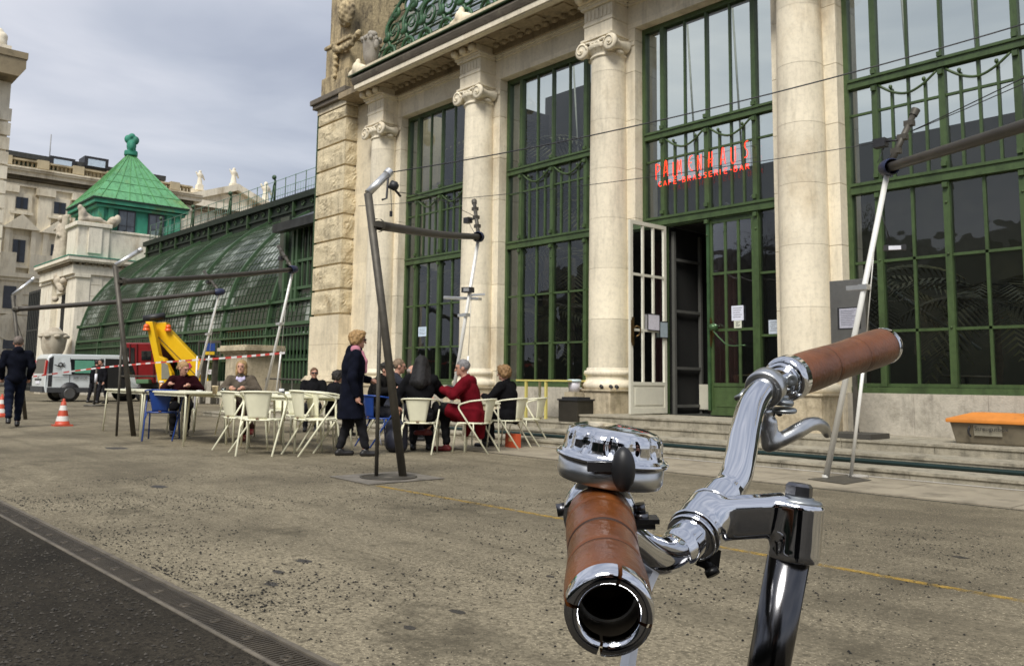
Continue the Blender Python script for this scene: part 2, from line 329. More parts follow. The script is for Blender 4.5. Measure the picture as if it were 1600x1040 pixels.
# ================================================================ GROUND
def ground_mat(name, base, dark_, speck, sp_thr, big=.5, patch=None, grav=0.):
    m = bpy.data.materials.new(name); m.use_nodes = True; t = m.node_tree; n = t.nodes.new; l = t.links.new; b = t.nodes['Principled BSDF']; b.inputs['Roughness'].default_value = .9; b.inputs['Specular IOR Level'].default_value = .15
    co = n('ShaderNodeTexCoord')
    def noise(sc, det=6, ro=.6):
        x = n('ShaderNodeTexNoise'); x.inputs['Scale'].default_value = sc; x.inputs['Detail'].default_value = det; x.inputs['Roughness'].default_value = ro; l(co.outputs['Object'], x.inputs['Vector']); return x.outputs['Fac']
    def mixc(a, bcol, fac):
        x = n('ShaderNodeMix'); x.data_type = 'RGBA'; l(fac, x.inputs['Factor']);
        if isinstance(a, tuple): x.inputs['A'].default_value = a+(1,)
        else: l(a, x.inputs['A'])
        x.inputs['B'].default_value = bcol+(1,); return x.outputs['Result']
    def rng(s_, a, b_, c=0., d=1.):
        x = n('ShaderNodeMapRange'); x.inputs['From Min'].default_value = a; x.inputs['From Max'].default_value = b_; x.inputs['To Min'].default_value = c; x.inputs['To Max'].default_value = d; l(s_, x.inputs['Value']); return x.outputs['Result']
    c = mixc(base, dark_, rng(noise(big, 9, .68), .44, .60, 0, .9))
    c = mixc(c, tuple(x*1.4 for x in base), rng(noise(.23, 3, .5), .5, .62, 0, .5))
    c = mixc(c, tuple(x*.55 for x in base), rng(noise(3.1, 8, .75), .52, .62, 0, .6))
    c = mixc(c, tuple(x*.5 for x in base), rng(noise(34, 4, .7), .49, .56, 0, .75))      # fine aggregate
    c = mixc(c, tuple(min(1, x*2.4) for x in base), rng(noise(70, 2, .6), .60, .66, 0, .6))
    vo = n('ShaderNodeTexVoronoi'); vo.inputs['Scale'].default_value = 47; vo.inputs['Randomness'].default_value = 1.0; l(co.outputs['Object'], vo.inputs['Vector'])
    mk = n('ShaderNodeMath'); mk.operation = 'MULTIPLY'; l(rng(vo.outputs['Distance'], .20, .34, 1, 0), mk.inputs[0]); l(rng(noise(1.1, 6, .7), sp_thr, sp_thr+.12), mk.inputs[1])
    c = mixc(c, speck, mk.outputs[0])
    # stretched tyre and rain tracks, darker stains
    sm_ = n('ShaderNodeMapping'); sm_.inputs['Scale'].default_value = (.22, 2.2, 1); sm_.inputs['Rotation'].default_value = (0, 0, .12); sx_ = n('ShaderNodeTexNoise'); sx_.inputs['Scale'].default_value = 1.1; sx_.inputs['Detail'].default_value = 8; sx_.inputs['Roughness'].default_value = .7; l(co.outputs['Object'], sm_.inputs['Vector']); l(sm_.outputs['Vector'], sx_.inputs['Vector'])
    c = mixc(c, tuple(x*.45 for x in base), rng(sx_.outputs['Fac'], .48, .62, 0, .5))
    c = mixc(c, tuple(x*.30 for x in base), rng(noise(.75, 9, .75), .55, .64, 0, .7))
    c = mixc(c, tuple(x*.35 for x in base), rng(noise(11, 7, .8), .54, .62, 0, .75))
    # cracks
    v2 = n('ShaderNodeTexVoronoi'); v2.feature = 'DISTANCE_TO_EDGE'; v2.inputs['Scale'].default_value = .33
    dn = n('ShaderNodeTexNoise'); dn.inputs['Scale'].default_value = 2.5; ad = n('ShaderNodeVectorMath'); ad.operation = 'ADD'; l(co.outputs['Object'], dn.inputs['Vector']); l(co.outputs['Object'], ad.inputs[0]); l(dn.outputs['Color'], ad.inputs[1]); l(ad.outputs[0], v2.inputs['Vector'])
    c = mixc(c, tuple(x*.45 for x in base), rng(v2.outputs['Distance'], .002, .007, .5, 0))
    l(c, b.inputs['Base Color'])
    bp = n('ShaderNodeBump'); bp.inputs['Strength'].default_value = .7; bp.inputs['Distance'].default_value = .008; l(noise(60, 5, .7), bp.inputs['Height']); l(bp.outputs['Normal'], b.inputs['Normal'])
    return m
asph = ground_mat('pale worn asphalt', (.240, .207, .143), (.110, .094, .066), (.022, .02, .017), .47)
asph2 = ground_mat('dark dirty asphalt', (.040, .034, .025), (.010, .009, .007), (.003, .003, .003), .38, .8)
g = MB(); g.box(-420, 260, 1.745, 420, -.30, 0.0); struct('ground', g, asph)
g = MB(); g.box(-420, 260, -260, 1.555, -.30, 0.0); struct('road', g, asph2)
g = MB(); g.box(-420, 260, 1.555, 1.745, -.30, -.055); struct('drain_bed', g, dark)
# drain channel
dr = thing('drain_channel', 'long slotted metal drainage channel set between the pale and the dark asphalt', 'drain', (-5, 1.65, 0))
m = MB(); m.box(-60, 20, 1.555, 1.575, -.055, .004); m.box(-60, 20, 1.72, 1.745, -.055, .004)
conc = M('drain concrete edge', (.13, .112, .085), .9, var=.25, scale=6, stain=((.07, .06, .05), 8, .5, .7))
rustm = M('cast drain grating', (.075, .062, .045), .6, metal=.5, var=.3, scale=6)
obj('channel_edge', m, conc, dr)
x = -.6; k = 0
while x > -14:
    m = MB(); x1 = x-1.0
    m.box(x1+.004, x-.004, 1.577, 1.592, -.03, -.002); m.box(x1+.004, x-.004, 1.703, 1.718, -.03, -.002)
    n_ = 40 if x > -9 else 20
    for i in range(n_): xx = x1+(i+.5)/n_; m.box(xx-.27/n_, xx+.27/n_, 1.592, 1.703, -.03, -.003)
    for q in (.16, .5, .84): m.lathe([(.028, -.03), (.028, -.001), (.012, -.001), (.012, -.008)], (x1+q, 1.648, 0), seg=14)
    obj('grating', m, rustm, dr); x = x1
# yellow line (very faint, worn)
ym = bpy.data.materials.new('worn yellow line'); ym.use_nodes = True; t = ym.node_tree; b = t.nodes['Principled BSDF']; b.inputs['Base Color'].default_value = (.42, .27, .05, 1); b.inputs['Roughness'].default_value = .8
co = t.nodes.new('ShaderNodeTexCoord'); no = t.nodes.new('ShaderNodeTexNoise'); no.inputs['Scale'].default_value = 9; no.inputs['Detail'].default_value = 8; no.inputs['Roughness'].default_value = .8
rm = t.nodes.new('ShaderNodeMapRange'); rm.inputs['From Min'].default_value = .42; rm.inputs['From Max'].default_value = .60; rm.inputs['To Max'].default_value = .8
t.links.new(co.outputs['Object'], no.inputs['Vector']); t.links.new(no.outputs['Fac'], rm.inputs['Value']); t.links.new(rm.outputs['Result'], b.inputs['Alpha'])
m = MB(); m.box(-7.4, 8, 4.83, 4.885, .001, .003); struct('painted_line', m, ym)
a_, b_ = onz(526, 745), onz(573, 757); d_ = (b_-a_).normalized(); s_ = Vector((-d_.y, d_.x, 0))*.05; m = MB(); m.prism([a_, b_, b_+s_, a_+s_], (0, 0, .006)); struct('painted_line', m, M('bright yellow paint', (.62, .42, .06), .7, var=.25, scale=14, soot=.3))
# loose grit
grit = MB(); rg = random.Random(3)
def grain(x, y, s):
    a = rg.random()*6.3; c_, s_ = math.cos(a), math.sin(a); P = []
    for (u, v, z) in ((1, 0, .2), (0, .8, .25), (-1.1, 0, .2), (0, -.7, .2), (.1, .1, .9), (0, 0, -.2)): P.append((x+(u*c_-v*s_)*s, y+(u*s_+v*c_)*s, z*s*rg.uniform(.6, 1)+.001))
    grit.add(P, [(0, 1, 4), (1, 2, 4), (2, 3, 4), (3, 0, 4)])
for i in range(34000):
    y = 1.8+(rg.random()**1.6)*5.2; x = -9.5+rg.random()*10.5
    d_ = math.sin(x*1.3+y*.7)*math.cos(y*1.9-x*.6)+.5*math.sin(x*3.1-y*2.3)
    if rg.random() < .10+.75*max(0, min(1, .3+.9*d_)): grain(x, y, .003+.008*rg.random()**3)
obj_g = obj('grit', grit, M('dark grit', (.012, .011, .009), .9, var=.5, scale=40)); obj_g['kind'] = 'stuff'
grit = MB()
for i in range(6000):
    y = rg.uniform(.3, 1.5); x = -9+rg.random()*8.5; grain(x, y, rg.choice((.004, .006, .008, .011)))
o_ = obj('gravel', grit, M('roadside gravel', (.045, .040, .032), .9, var=.9, scale=30)); o_['kind'] = 'stuff'
m = MB(); rs5 = random.Random(21)
for (px_, py_, r_) in ((475, 876, .055), (436, 893, .04), (424, 912, .045), (713, 955, .04), (640, 980, .03), (1500, 870, .05), (250, 760, .10), (860, 900, .03), (180, 700, .2)):
    c_ = onz(px_, py_, .0); m.add([(c_.x+math.cos(a_)*r_*rs5.uniform(.8, 1.5), c_.y+math.sin(a_)*r_*rs5.uniform(.5, .9), .0012) for a_ in [q_*.45 for q_ in range(14)]], [tuple(range(14))])
struct('oil_stain', m, M('oil stain', (.035, .030, .023), .6, var=.3))
# pavement strip and steps
slab = M('pavement slab', (.30, .26, .19), .85, var=.14, scale=2.2, bump=.2, bscale=60, stain=((.14, .12, .085), 2.4, .5, .6))
m = MB(); x = -14.2; rr = random.Random(5)
while x < 8:
    wd = rr.choice((1.0, 1.25, .85, 1.4)); sp = rr.choice((8.95, 9.1, 9.25))
    m.box(x+.004, min(x+wd, 8)-.004, 8.42, sp-.004, -.1, .012+rr.random()*.004); m.box(x+.004, min(x+wd, 8)-.004, sp+.004, 9.845, -.1, .012+rr.random()*.004); x += wd
struct('pavement', m, slab)
m = MB(); m.box(-14.2, 8, 8.385, 8.416, -.1, .002); struct('gutter_line', m, dark)
steps = MB()
for (y0, z0, z1, yb) in ((9.85, 0, .115, 10.5), (10.42, .115, .235, 11.1), (11.02, .235, .36, 12.6)):
    x = -24.0
    while x < 8:
        wd = rr.choice((1.6, 2.1, 1.2, 2.6)); j = rr.uniform(-.006, .006)
        steps.box(x+.003, min(x+wd, 8)-.003, y0+j, yb, z0-.02, z1-.030)
        steps.box(x+.003, min(x+wd, 8)-.003, y0+j-.018, yb, z1-.030, z1+rr.uniform(-.003, .003)); x += wd
struct('steps', steps, stone_step)
m = MB(); m.box(-10.60, -7.45, 11.12, 12.7, .355, .47); m.box(-10.60, -7.45, 11.10, 12.7, .47, .498); struct('door_step', m, stone_step)
m = MB(); m.box(-21.9, 12, 12.55, 24, -.1, .35); struct('foundation', m, stone_plinth)

# ================================================================ PALM HOUSE (main pavilion)
YP, YW = 12.52, 12.80
PH = thing('palm_house', 'cream limestone palm house facade with ionic columns and tall green gridded windows', 'building', (-11, 12.5, .36))
LX = [-18.47, -14.49, -10.49, -6.377, -2.30]      # left edges of the window openings
WW = 2.97
# walls between the windows
for i, xl in enumerate(LX):
    m = MB(); x0 = xl-(LX[i]-(LX[i-1]+WW) if i else 1.05)
    a, b = x0, xl
    zs = [.35, .93, 1.28, 2.25, 3.22, 4.19, 5.16, 6.13, 7.10, 7.72, 7.975]
    for j in range(len(zs)-1): m.box(a, b, YP-(.03 if zs[j+1] <= .94 else 0), 13.2, zs[j]+(.0 if j == 0 else .003), zs[j+1]-.003)
    m.box(a-.004, b+.004, YP-.02, 13.1, 7.62, 7.70)
    o = obj('wall', m, stone_w, PH, bevel=.006)
for i, xl in enumerate(LX):                         # parapet under each window but the door
    if i == 2: continue
    m = MB(); n_ = 3
    for k in range(n_): m.box(xl+k*WW/n_+.002, xl+(k+1)*WW/n_-.002, YP+.035, 13.1, .35, .955)
    obj('parapet', m, stone_plinth, PH)
# frieze, architrave, soffit, cornice
XE = 2.0
m = MB(); x = -19.5
while x < XE: wd = 1.33; m.box(x+.002, x+wd-.002, YP, 13.15, 7.977, 8.44); x += wd
obj('frieze', m, stone_w, PH)
m = MB(); m.box(-20.3, XE, YP-.05, 12.9, 8.44, 8.50); m.box(-20.3, XE, YP-.09, 12.9, 8.50, 8.545)
obj('moulding', m, stone_w, PH)
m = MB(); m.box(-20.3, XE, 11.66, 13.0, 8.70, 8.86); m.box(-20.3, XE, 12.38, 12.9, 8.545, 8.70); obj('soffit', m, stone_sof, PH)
m = MB()
for i in range(84):
    x = -19.2+i*.27
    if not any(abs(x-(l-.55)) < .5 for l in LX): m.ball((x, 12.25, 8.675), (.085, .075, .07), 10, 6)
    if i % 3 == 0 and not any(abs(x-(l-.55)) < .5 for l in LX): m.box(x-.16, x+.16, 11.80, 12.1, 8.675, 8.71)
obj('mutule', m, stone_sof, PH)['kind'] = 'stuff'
m = MB()      # cornice profile: white fascia, then dark weathered sima, pale coping
m.prism([(-19.25, 11.52, 8.68), (-19.25, 11.52, 8.80), (-19.25, 11.66, 8.80), (-19.25, 11.66, 8.68)], (XE+19.25, 0, 0))
m.prism([(-19.25, 11.55, 8.66), (-19.25, 11.55, 8.681), (-19.25, 11.7, 8.681), (-19.25, 11.7, 8.66)], (XE+19.25, 0, 0))
obj('cornice', m, stone_w, PH)
m = MB(); pr_ = [(11.50, 8.803), (11.47, 8.86), (11.44, 8.93), (11.46, 8.985), (11.50, 9.02), (12.9, 9.02), (12.9, 8.803)]
m.prism([(-19.3, y, z) for (y, z) in pr_], (XE+19.3, 0, 0)); obj('sima', m, stone_dark, PH)
m = MB(); m.box(-19.42, XE, 11.40, 11.52, 9.022, 9.045); obj('gutter', m, green_d, PH)
m = MB(); m.box(-19.2, XE, 11.62, 12.6, 9.022, 9.18); m.box(-19.25, XE, 11.58, 12.64, 9.18, 9.24); obj('coping', m, stone, PH)
m = MB(); m.box(-19.0, XE, 12.64, 13.2, 8.86, 9.9); obj('attic_wall', m, stone_old, PH)

# columns
def column(i, cx):
    cy = 12.38; r = .385
    m = MB(); H = [1.335, 2.25, 3.22, 4.19, 5.16, 6.13, 7.10, 7.40]
    def rad(zz): t = (zz-1.36)/6.0; return r*(1-.10*t*t)
    for a, b in zip(H[:-1], H[1:]):
        P = [(rad(a), a+.0025), (rad((a+b)/2), (a+b)/2), (rad(b), b-.0025)]
        m.lathe(P, (cx, cy, 0), seg=40)
        if b < 7.4: m.lathe([(rad(b)-.004, b-.003), (rad(b)-.004, b+.003)], (cx, cy, 0), seg=40)
    c = obj('column', m, stone_w, PH)
    # base
    b = MB(); b.lathe([(.40, 1.34), (.42, 1.325), (.42, 1.29), (.46, 1.28), (.475, 1.24), (.465, 1.20), (.44, 1.185), (.43, 1.12), (.46, 1.09), (.50, 1.07), (.53, 1.02), (.52, .97), (.49, .935)], (cx, cy, 0), seg=40)
    obj('base', b, stone_w, c)
    p = MB(); p.box(cx-.50, cx+.50, 11.86, YP, .34, .90); p.box(cx-.53, cx+.53, 11.83, YP, .90, .935); obj('plinth', p, stone_base, c, bevel=.008)
    # ionic capital
    k = MB(); zc = 7.60; rn = r*.9
    k.lathe([(rn, 7.395), (rn+.03, 7.41), (rn+.03, 7.44), (rn, 7.45), (rn+.005, 7.50), (rn+.07, 7.56), (rn+.11, 7.62), (rn+.06, 7.68)], (cx, cy, 0), seg=36)
    for a in range(9):
        an = math.pi+math.pi*(a+.5)/9; k.ball((cx+math.cos(an)*(rn+.06), cy+math.sin(an)*(rn+.06), 7.60), (.04, .04, .055), 8, 6)
    k.box(cx-.40, cx+.40, 11.98, 12.6, 7.775, 7.815); k.box(cx-.37, cx+.37, 12.01, 12.6, 7.72, 7.775)
    for sx in (-1, 1):
        vx = cx+sx*.37
        for (ya, yb, ra) in ((11.965, 12.06, .165),): k.lathe([(.02, 0), (ra*.75, 0), (ra, .012), (ra, .07), (ra*.75, .085)], (vx, ya, zc), (0, 1, 0), seg=24)
        k.lathe([(.125, 0), (.10, .12), (.085, .2), (.10, .32), (.125, .42)], (vx, 12.05, zc), (0, 1, 0), seg=18)
        sp = [(vx+sx*-1*math.cos(t)*(.146-.0178*t), 11.958, zc+math.sin(t)*(.146-.0178*t)) for t in [q*.3 for q in range(25)]]
        k.tube([(p[0], p[1]-.001, p[2]) for p in sp], .013, 6)
        k.ball((vx, 11.963, zc), .03, 8, 6)
        k.ball((vx, 12.3, zc-.14), (.05, .12, .05), 8, 6)
    k.tube(spline([(cx-.25, 11.985, 7.72), (cx-.12, 11.98, 7.70), (cx, 11.978, 7.675), (cx+.12, 11.98, 7.70), (cx+.25, 11.985, 7.72)], 5), .03, 8)
    for a in (-.10, 0, .10): k.ball((cx+a, 11.97, 7.655-.02*(a == 0)), (.035, .03, .045), 8, 6)
    obj('capital', k, stone_w, c)
    e_ = MB(); e_.box(cx-.37, cx+.37, 12.06, YP+.05, 7.815, 8.10); e_.box(cx-.385, cx+.385, 12.045, YP+.05, 8.10, 8.16); e_.box(cx-.37, cx+.37, 12.06, YP+.05, 8.16, 8.44)
    e_.box(cx-.42, cx+.42, 12.0, YP+.05, 8.44, 8.50); e_.box(cx-.46, cx+.46, 11.96, YP+.05, 8.50, 8.545)
    for a in range(7): e_.box(cx-.36+a*.105, cx-.36+a*.105+.07, 12.045, 12.06, 8.20, 8.40)
    obj('entablature_block', e_, stone_w, c, bevel=.005)
    q = MB()
    for a in (-.30, 0, .30): q.lathe([(.0, -.10), (.07, -.085), (.09, -.04), (.085, .02), (.06, .06)], (cx+a*1.05, 11.84, 8.63), seg=12)
    q.box(cx-.42, cx+.42, 11.9, 12.4, 8.545, 8.70)
    obj('bracket', q, stone, c)
for i, xl in enumerate(LX): column(i, xl-.55)

# corner pier: rock faced rustication
px0, px1, py0 = -21.92, -20.37, 11.97
m = MB(); m.box(px0+.06, px1-.06, py0+.06, 15.4, .3, 9.0); obj('pier_core', m, stone, PH)
JZ = [2.83, 3.45, 4.12, 4.80, 5.52, 6.24, 6.93, 7.62, 8.32]; JZ = [2.83+i*(8.66-2.83)/8.5 for i in range(9)]
JZ[-1] = 8.30
def rock(x0, x1, y0, y1, z0, z1, face, nx=14, nz=8, amp=.035, seed=0):
    # a bossed block: front grid displaced outward; face 'f' (-Y) or 's' (+X)
    r_ = random.Random(seed); vs = []; fs = []
    for j in range(nz+1):
        for i in range(nx+1):
            u, v = i/nx, j/nz; e_ = min(1, min(u, 1-u, 9)*7)*min(1, min(v, 1-v)*5); d_ = e_*(.012+amp*(r_.random()**1.5)*(.5+.5*math.sin(u*7+seed*3)*math.cos(v*4+seed))+.016*math.sin(u*(5+seed % 3)+seed)*math.cos(v*6+seed*2))
            if face == 'f': vs.append((x0+(x1-x0)*u, y0-d_, z0+(z1-z0)*v))
            else: vs.append((x1+d_, y0+(y1-y0)*u, z0+(z1-z0)*v))
    for j in range(nz):
        for i in range(nx): a = j*(nx+1)+i; fs.append((a, a+1, a+nx+2, a+nx+1))
    return vs, fs
m = MB()
for k in range(9):
    z0 = JZ[k]+.03; z1 = (JZ[k+1] if k < 8 else 8.66)-.03
    m.box(px0, px1, py0, 12.6, z0, z1)
    v, f = rock(px0, px1, py0-.002, 0, z0, z1, 'f', 26, 11, .034, k); m.add(v, f, False)
    v, f = rock(0, px1+.002, py0, 12.5, 0, 0, 's', 8, 8, .05, k) if 0 else rock(0, px1+.002, py0, 12.5, z0, z1, 's', 11, 11, .034, k+20); m.add(v, f, False)
obj('rustication', m, stone_rock, PH)
m = MB(); m.box(px0-.02, px1+.02, py0-.02, 12.6, 1.15, 2.0); m.box(px0-.02, px1+.02, py0-.02, 12.6, 2.006, 2.80); obj('pier_shaft', m, stone, PH)
m = MB(); m.box(px0-.12, px1+.10, py0-.12, 12.6, .3, 1.0); m.prism([(px0-.16, py0-.16, 1.0), (px0-.16, py0-.02, 1.148), (px0-.16, 12.6, 1.148), (px0-.16, 12.6, 1.0)], (px1-px0+.30, 0, 0)); obj('pier_base', m, stone_base, PH)
m = MB(); m.box(px0-.03, px1+.03, py0-.03, 12.6, 8.66, 8.82); obj('pier_band', m, stone, PH)
m = MB(); m.box(px0-.14, px1+.14, py0-.14, 12.6, 8.822, 8.95); m.box(px0-.2, px1+.2, py0-.2, 12.6, 8.95, 9.10); obj('pier_cornice', m, stone_dark, PH, bevel=.02)
m = MB(); m.box(px0-.05, px0+.02, 11.96, 15.0, 1.4, 8.8); obj('trim_strip', m, green_d, PH)
# pilaster between pier and column
m = MB(); m.box(px1-.01, -19.30, 12.34, 12.6, .3, 8.66); obj('wall', m, stone, PH)
# attic block with sculpture above the pier
m = MB(); m.box(px0+.02, px1-.05, py0+.03, 14, 9.10, 9.75); m.box(px0+.12, px1-.12, py0+.10, 14, 9.75, 10.62); m.box(px0+.06, px1-.08, py0+.05, 14, 10.62, 10.72)
m.box(px0+.2, px1-.2, py0+.16, 14, 10.72, 13.5); obj('attic_block', m, stone_old, PH, bevel=.03)
# carved mask, garland and volute on the attic block, urn beside it
rs = random.Random(11); pr_ = []
cx_, cz_ = -20.62, 11.4
pr_ += [('e', (cx_, 12.0, cz_), (.28, .22, .36)), ('e', (cx_, 11.86, cz_+.02), (.07, .10, .12)), ('c', (cx_-.14, 11.85, cz_+.14), (cx_+.14, 11.85, cz_+.14), .05, .05)]
for t in range(18):
    a = t/18*6.283; pr_.append(('e', (cx_+math.cos(a)*.30, 11.98+.04*rs.random(), cz_+.06+math.sin(a)*.38), (.10, .09, .12)))
for t in range(12):
    u = t/11; pr_.append(('e', (cx_-.55+u*1.35, 11.93+.05*rs.random(), 10.55-.25*math.sin(u*3.14)+rs.uniform(-.05, .05)), (.10, .09, .10)))
for t in range(8): pr_.append(('e', (cx_-.50+.06*rs.random(), 11.97, 10.4-t*.11), (.09-.005*t, .08, .08)))
obj('sculpture', blob('sculpture', pr_, .03, .03, disp=lambda Q: .012*np.sin(Q[:, 0]*31)*np.sin(Q[:, 2]*37)), stone_old, PH)
# green ironwork railing of scrolls above the coping
m = MB()
def scroll(c, r, yy, n_=22, turn=1.7, s=1, t0=0.):
    return [(c[0]+s*math.cos(t0+t*turn*6.283/n_)*r*(1-.8*t/n_), yy, c[1]+math.sin(t0+t*turn*6.283/n_)*r*(1-.8*t/n_)) for t in range(n_+1)]
x = -19.0; q_ = 0
while x < -9:
    yy = 12.2; s_ = 1 if q_ % 2 else -1; q_ += 1
    m.tube(scroll((x+.38, 9.60), .33, yy, 26, 1.9, s=s_, t0=-1.2), [.055-.0014*t_ for t_ in range(27)], 7)
    m.tube(scroll((x+.30, 10.35), .36, yy+.15, 26, 1.8, s=-s_, t0=1.4), [.05-.0012*t_ for t_ in range(27)], 7)
    m.tube(scroll((x+.75, 11.05), .30, yy+.3, 22, 1.6, s=s_, t0=.3), [.045-.0012*t_ for t_ in range(23)], 6)
    m.tube(spline([(x, yy+.5, 9.3), (x+.25, yy+.1, 9.9), (x-.1, yy+.2, 10.6), (x+.4, yy+.5, 11.6)], 5), .05, 6)
    for (dx, dz) in ((.1, .9), (.62, .25), (.55, 1.45)): m.ball((x+dx, yy+.05, 9.24+dz), (.15, .05, .09), 7, 5); m.ball((x+dx+.1, yy+.05, 9.3+dz), (.07, .05, .14), 7, 5)
    x += .80
for k in range(8): m.tube([(-19.2, 12.45+.03*k, 9.35+.28*k), (-8, 12.45+.03*k, 9.35+.28*k)], .014, 5)
m.tube([(-19, 12.2, 9.26), (-11, 12.2, 9.26)], .03, 6)
obj('ironwork', m, M('scroll ironwork', (.030, .095, .035), .5, var=.5, scale=5, soot=.5), PH)
# curved glass roof behind the attic
m = MB()
for i in range(26):
    x = -20.3+i*.8; m.tube(spline([(x, 12.7, 9.8), (x, 13.4, 11.2), (x, 14.6, 12.8), (x, 16.5, 14.2)], 4), .03, 6)
for (y, z) in ((12.95, 10.4), (13.6, 11.5), (14.6, 12.8)): m.tube([(-20.3, y, z), (0, y, z)], .03, 6)
obj('roof_bars', m, green_r, PH)
m = MB(); sp = spline([(0, 12.72, 9.8), (0, 13.42, 11.2), (0, 14.62, 12.8), (0, 16.52, 14.2)], 4)
for a, b in zip(sp[:-1], sp[1:]): m.quad((-20.3, a.y, a.z), (0, a.y, a.z), (0, b.y, b.z), (-20.3, b.y, b.z))
obj('glass_roof', m, M_glass('roof glass', .6, 1.0, .05, .08), PH)
# coping sculptures and urn
def urn(cx, cy, z, s=1.):
    m = MB(); m.lathe([(.0, .0), (.17, .0), (.17, .05), (.09, .08), (.08, .13), (.15, .22), (.20, .38), (.22, .62), (.235, .80), (.25, .86), (.2, .9), (.0, .92)], (cx, cy, z), seg=18)
    for k in range(10):
        a = k*.628; m.ball((cx+math.cos(a)*.24, cy+math.sin(a)*.24, z+.86), (.06, .06, .07), 6, 5)
    for k in range(3): m.ball((cx-.12+.13*k, cy-.02, z+.98+.05*(k == 1)), (.11, .10, .10), 8, 6)
    for k in (-1, 1): m.ball((cx+k*.26, cy, z+.68), (.08, .08, .14), 8, 6)
    return m
obj('urn', urn(-19.25, 12.0, 9.30, 1), M('grey stone urn', (.34, .31, .26), .85, var=.2, scale=4, bump=.5, bscale=25, stain=((.12, .1, .08), 4, .5, .6)), PH)
for cx in (-19.45, -15.0, -11.0):
    pr_ = [('e', (cx, 11.75, 9.28), (.34, .12, .20)), ('e', (cx-.28, 11.75, 9.25), (.14, .12, .13)), ('e', (cx+.28, 11.75, 9.25), (.14, .12, .13)), ('e', (cx, 11.68, 9.36), (.12, .1, .16)), ('e', (cx, 11.74, 9.5), (.07, .08, .14))]
    obj('antefix', blob('antefix', pr_, .03, .04), stone, PH)

# ---- windows
def swag(xa, xb, z, y):
    return spline([(xa, y, z), (xa+(xb-xa)*.25, y, z-.15), ((xa+xb)/2, y, z-.215), (xa+(xb-xa)*.75, y, z-.15), (xb, y, z)], 6)
def window(i, door=False):
    x0 = LX[i]; x1 = x0+WW; m1, m2, m3 = x0+.49, x0+1.485, x0+2.48; zb = .955; zt = 7.98
    f = MB(); yw = YW
    def V(x, w_, za, zb_, y0=-.05, y1=.05): f.box(x-w_/2, x+w_/2, yw+y0, yw+y1, za, zb_)
    def Hh(z, h_, xa, xb, y0=-.045, y1=.045): f.box(xa, xb, yw+y0, yw+y1, z-h_/2, z+h_/2)
    V(x0+.04, .08, (.5 if door else zb), zt, -.06, .08); V(x1-.04, .08, (.5 if door else zb), zt, -.06, .08)
    Hh(zt-.05, .10, x0+.08, x1-.08, -.06, .08)
    low = 3.93 if door else zb
    V(m1, .09, (.5 if door else zb+.1), zt-.1, -.07, .05); V(m3, .09, (.5 if door else zb+.1), zt-.1, -.07, .05); V(m2, .09 if not door else .10, low+.1 if not door else 3.98, 5.70, -.065, .05); V(m2, .04, 5.86, zt-.1)
    # transoms
    for z, h_ in ((5.78, .15), (4.10, .17)):
        f.box(x0+.08, x1-.08, yw-.10, yw+.06, z-h_/2, z+h_/2); f.box(x0+.08, x1-.08, yw-.125, yw-.10, z+h_/2-.05, z+h_/2-.015)
    # upper lights
    for a, b in ((m1, m2), (m2, m3)): V((a+b)/2, .035, 5.86, zt-.1, -.03, .03)
    # middle lights: three bars each side and one cross bar
    for a, b in ((m1, m2), (m2, m3)):
        for q in (.25, .5, .75): V(a+(b-a)*q, .035, 4.18, (5.70 if q == .5 else 5.58), -.03, .03)
        f.tube([(a+.06, yw-.05, 5.68)]+swag(a+.07, b-.07, 5.66, yw-.06)[1:-1]+[(b-.06, yw-.05, 5.68)], .020, 8)
        for q in (.25, .75): f.ball((a+(b-a)*q, yw-.05, 5.60), (.03, .03, .035), 8, 6)
        Hh(5.29, .035, a+.045, b-.045, -.025, .025)
    Hh(5.29, .035, x0+.08, m1-.045, -.025, .025); Hh(5.29, .035, m3+.045, x1-.08, -.025, .025)
    for xx in (m1, m2, m3):
        for zz in (5.63, 5.90, 4.26, 3.95): f.obox((xx, yw-.09, zz), (.035, 0, 0), (0, .025, 0), (0, 0, .035))
        for zz in ((3.7, 2.95, 1.9) if not door else (3.7,)): f.ball((xx, yw-.075, zz), .018, 8, 5)
    # lower lights
    if not door:
        f.box(x0, x1, yw-.10, yw+.08, zb, zb+.09); Hh(zb+.12, .05, x0+.08, x1-.08)
        for a, b in ((m1, m2), (m2, m3)): V((a+b)/2, .04, zb+.14, 4.01, -.03, .03)
        for z in (1.88, 2.94): Hh(z, .04, x0+.08, x1-.08, -.03, .03)
    else:
        for a, b in ((x0+.08, m1-.045), (m3+.045, x1-.08)):
            for z in (1.88, 2.94, 1.0): Hh(z, .04, a, b, -.03, .03)
            f.box(a, b, yw-.03, yw+.03, .5, .98)
    W = obj('window', f, green, PH)
    # panes, slightly out of plane with each other
    cells = []; cols = [(x0+.08, m1-.045), (m1+.045, (m1+m2)/2-.02), ((m1+m2)/2+.02, m2-.045), (m2+.045, (m2+m3)/2-.02), ((m2+m3)/2+.02, m3-.045), (m3+.045, x1-.08)]
    rows = [(5.86, 7.88), (5.31, 5.70), (4.19, 5.27)]+([(2.96, 4.01), (1.90, 2.92), (1.07, 1.86)])
    for c, (a, b) in enumerate(cols):
        for r_, (za, zb_) in enumerate(rows):
            if door and r_ >= 3 and c in (1, 2, 3, 4): continue
            cells.append((a-.012, b+.012, za-.012, zb_+.012))
    g = MB(); rr_ = random.Random(i*7+1)
    for (a, b, za, zb_) in cells:
        tx, tz = rr_.uniform(-.004, .004), rr_.uniform(-.005, .005)
        g.quad((a, yw-tx-tz, za), (b, yw+tx-tz, za), (b, yw+tx+tz, zb_), (a, yw-tx+tz, zb_))
    obj('pane', g, glass_front, W)
    return W
for i in range(5): window(i, i == 2)

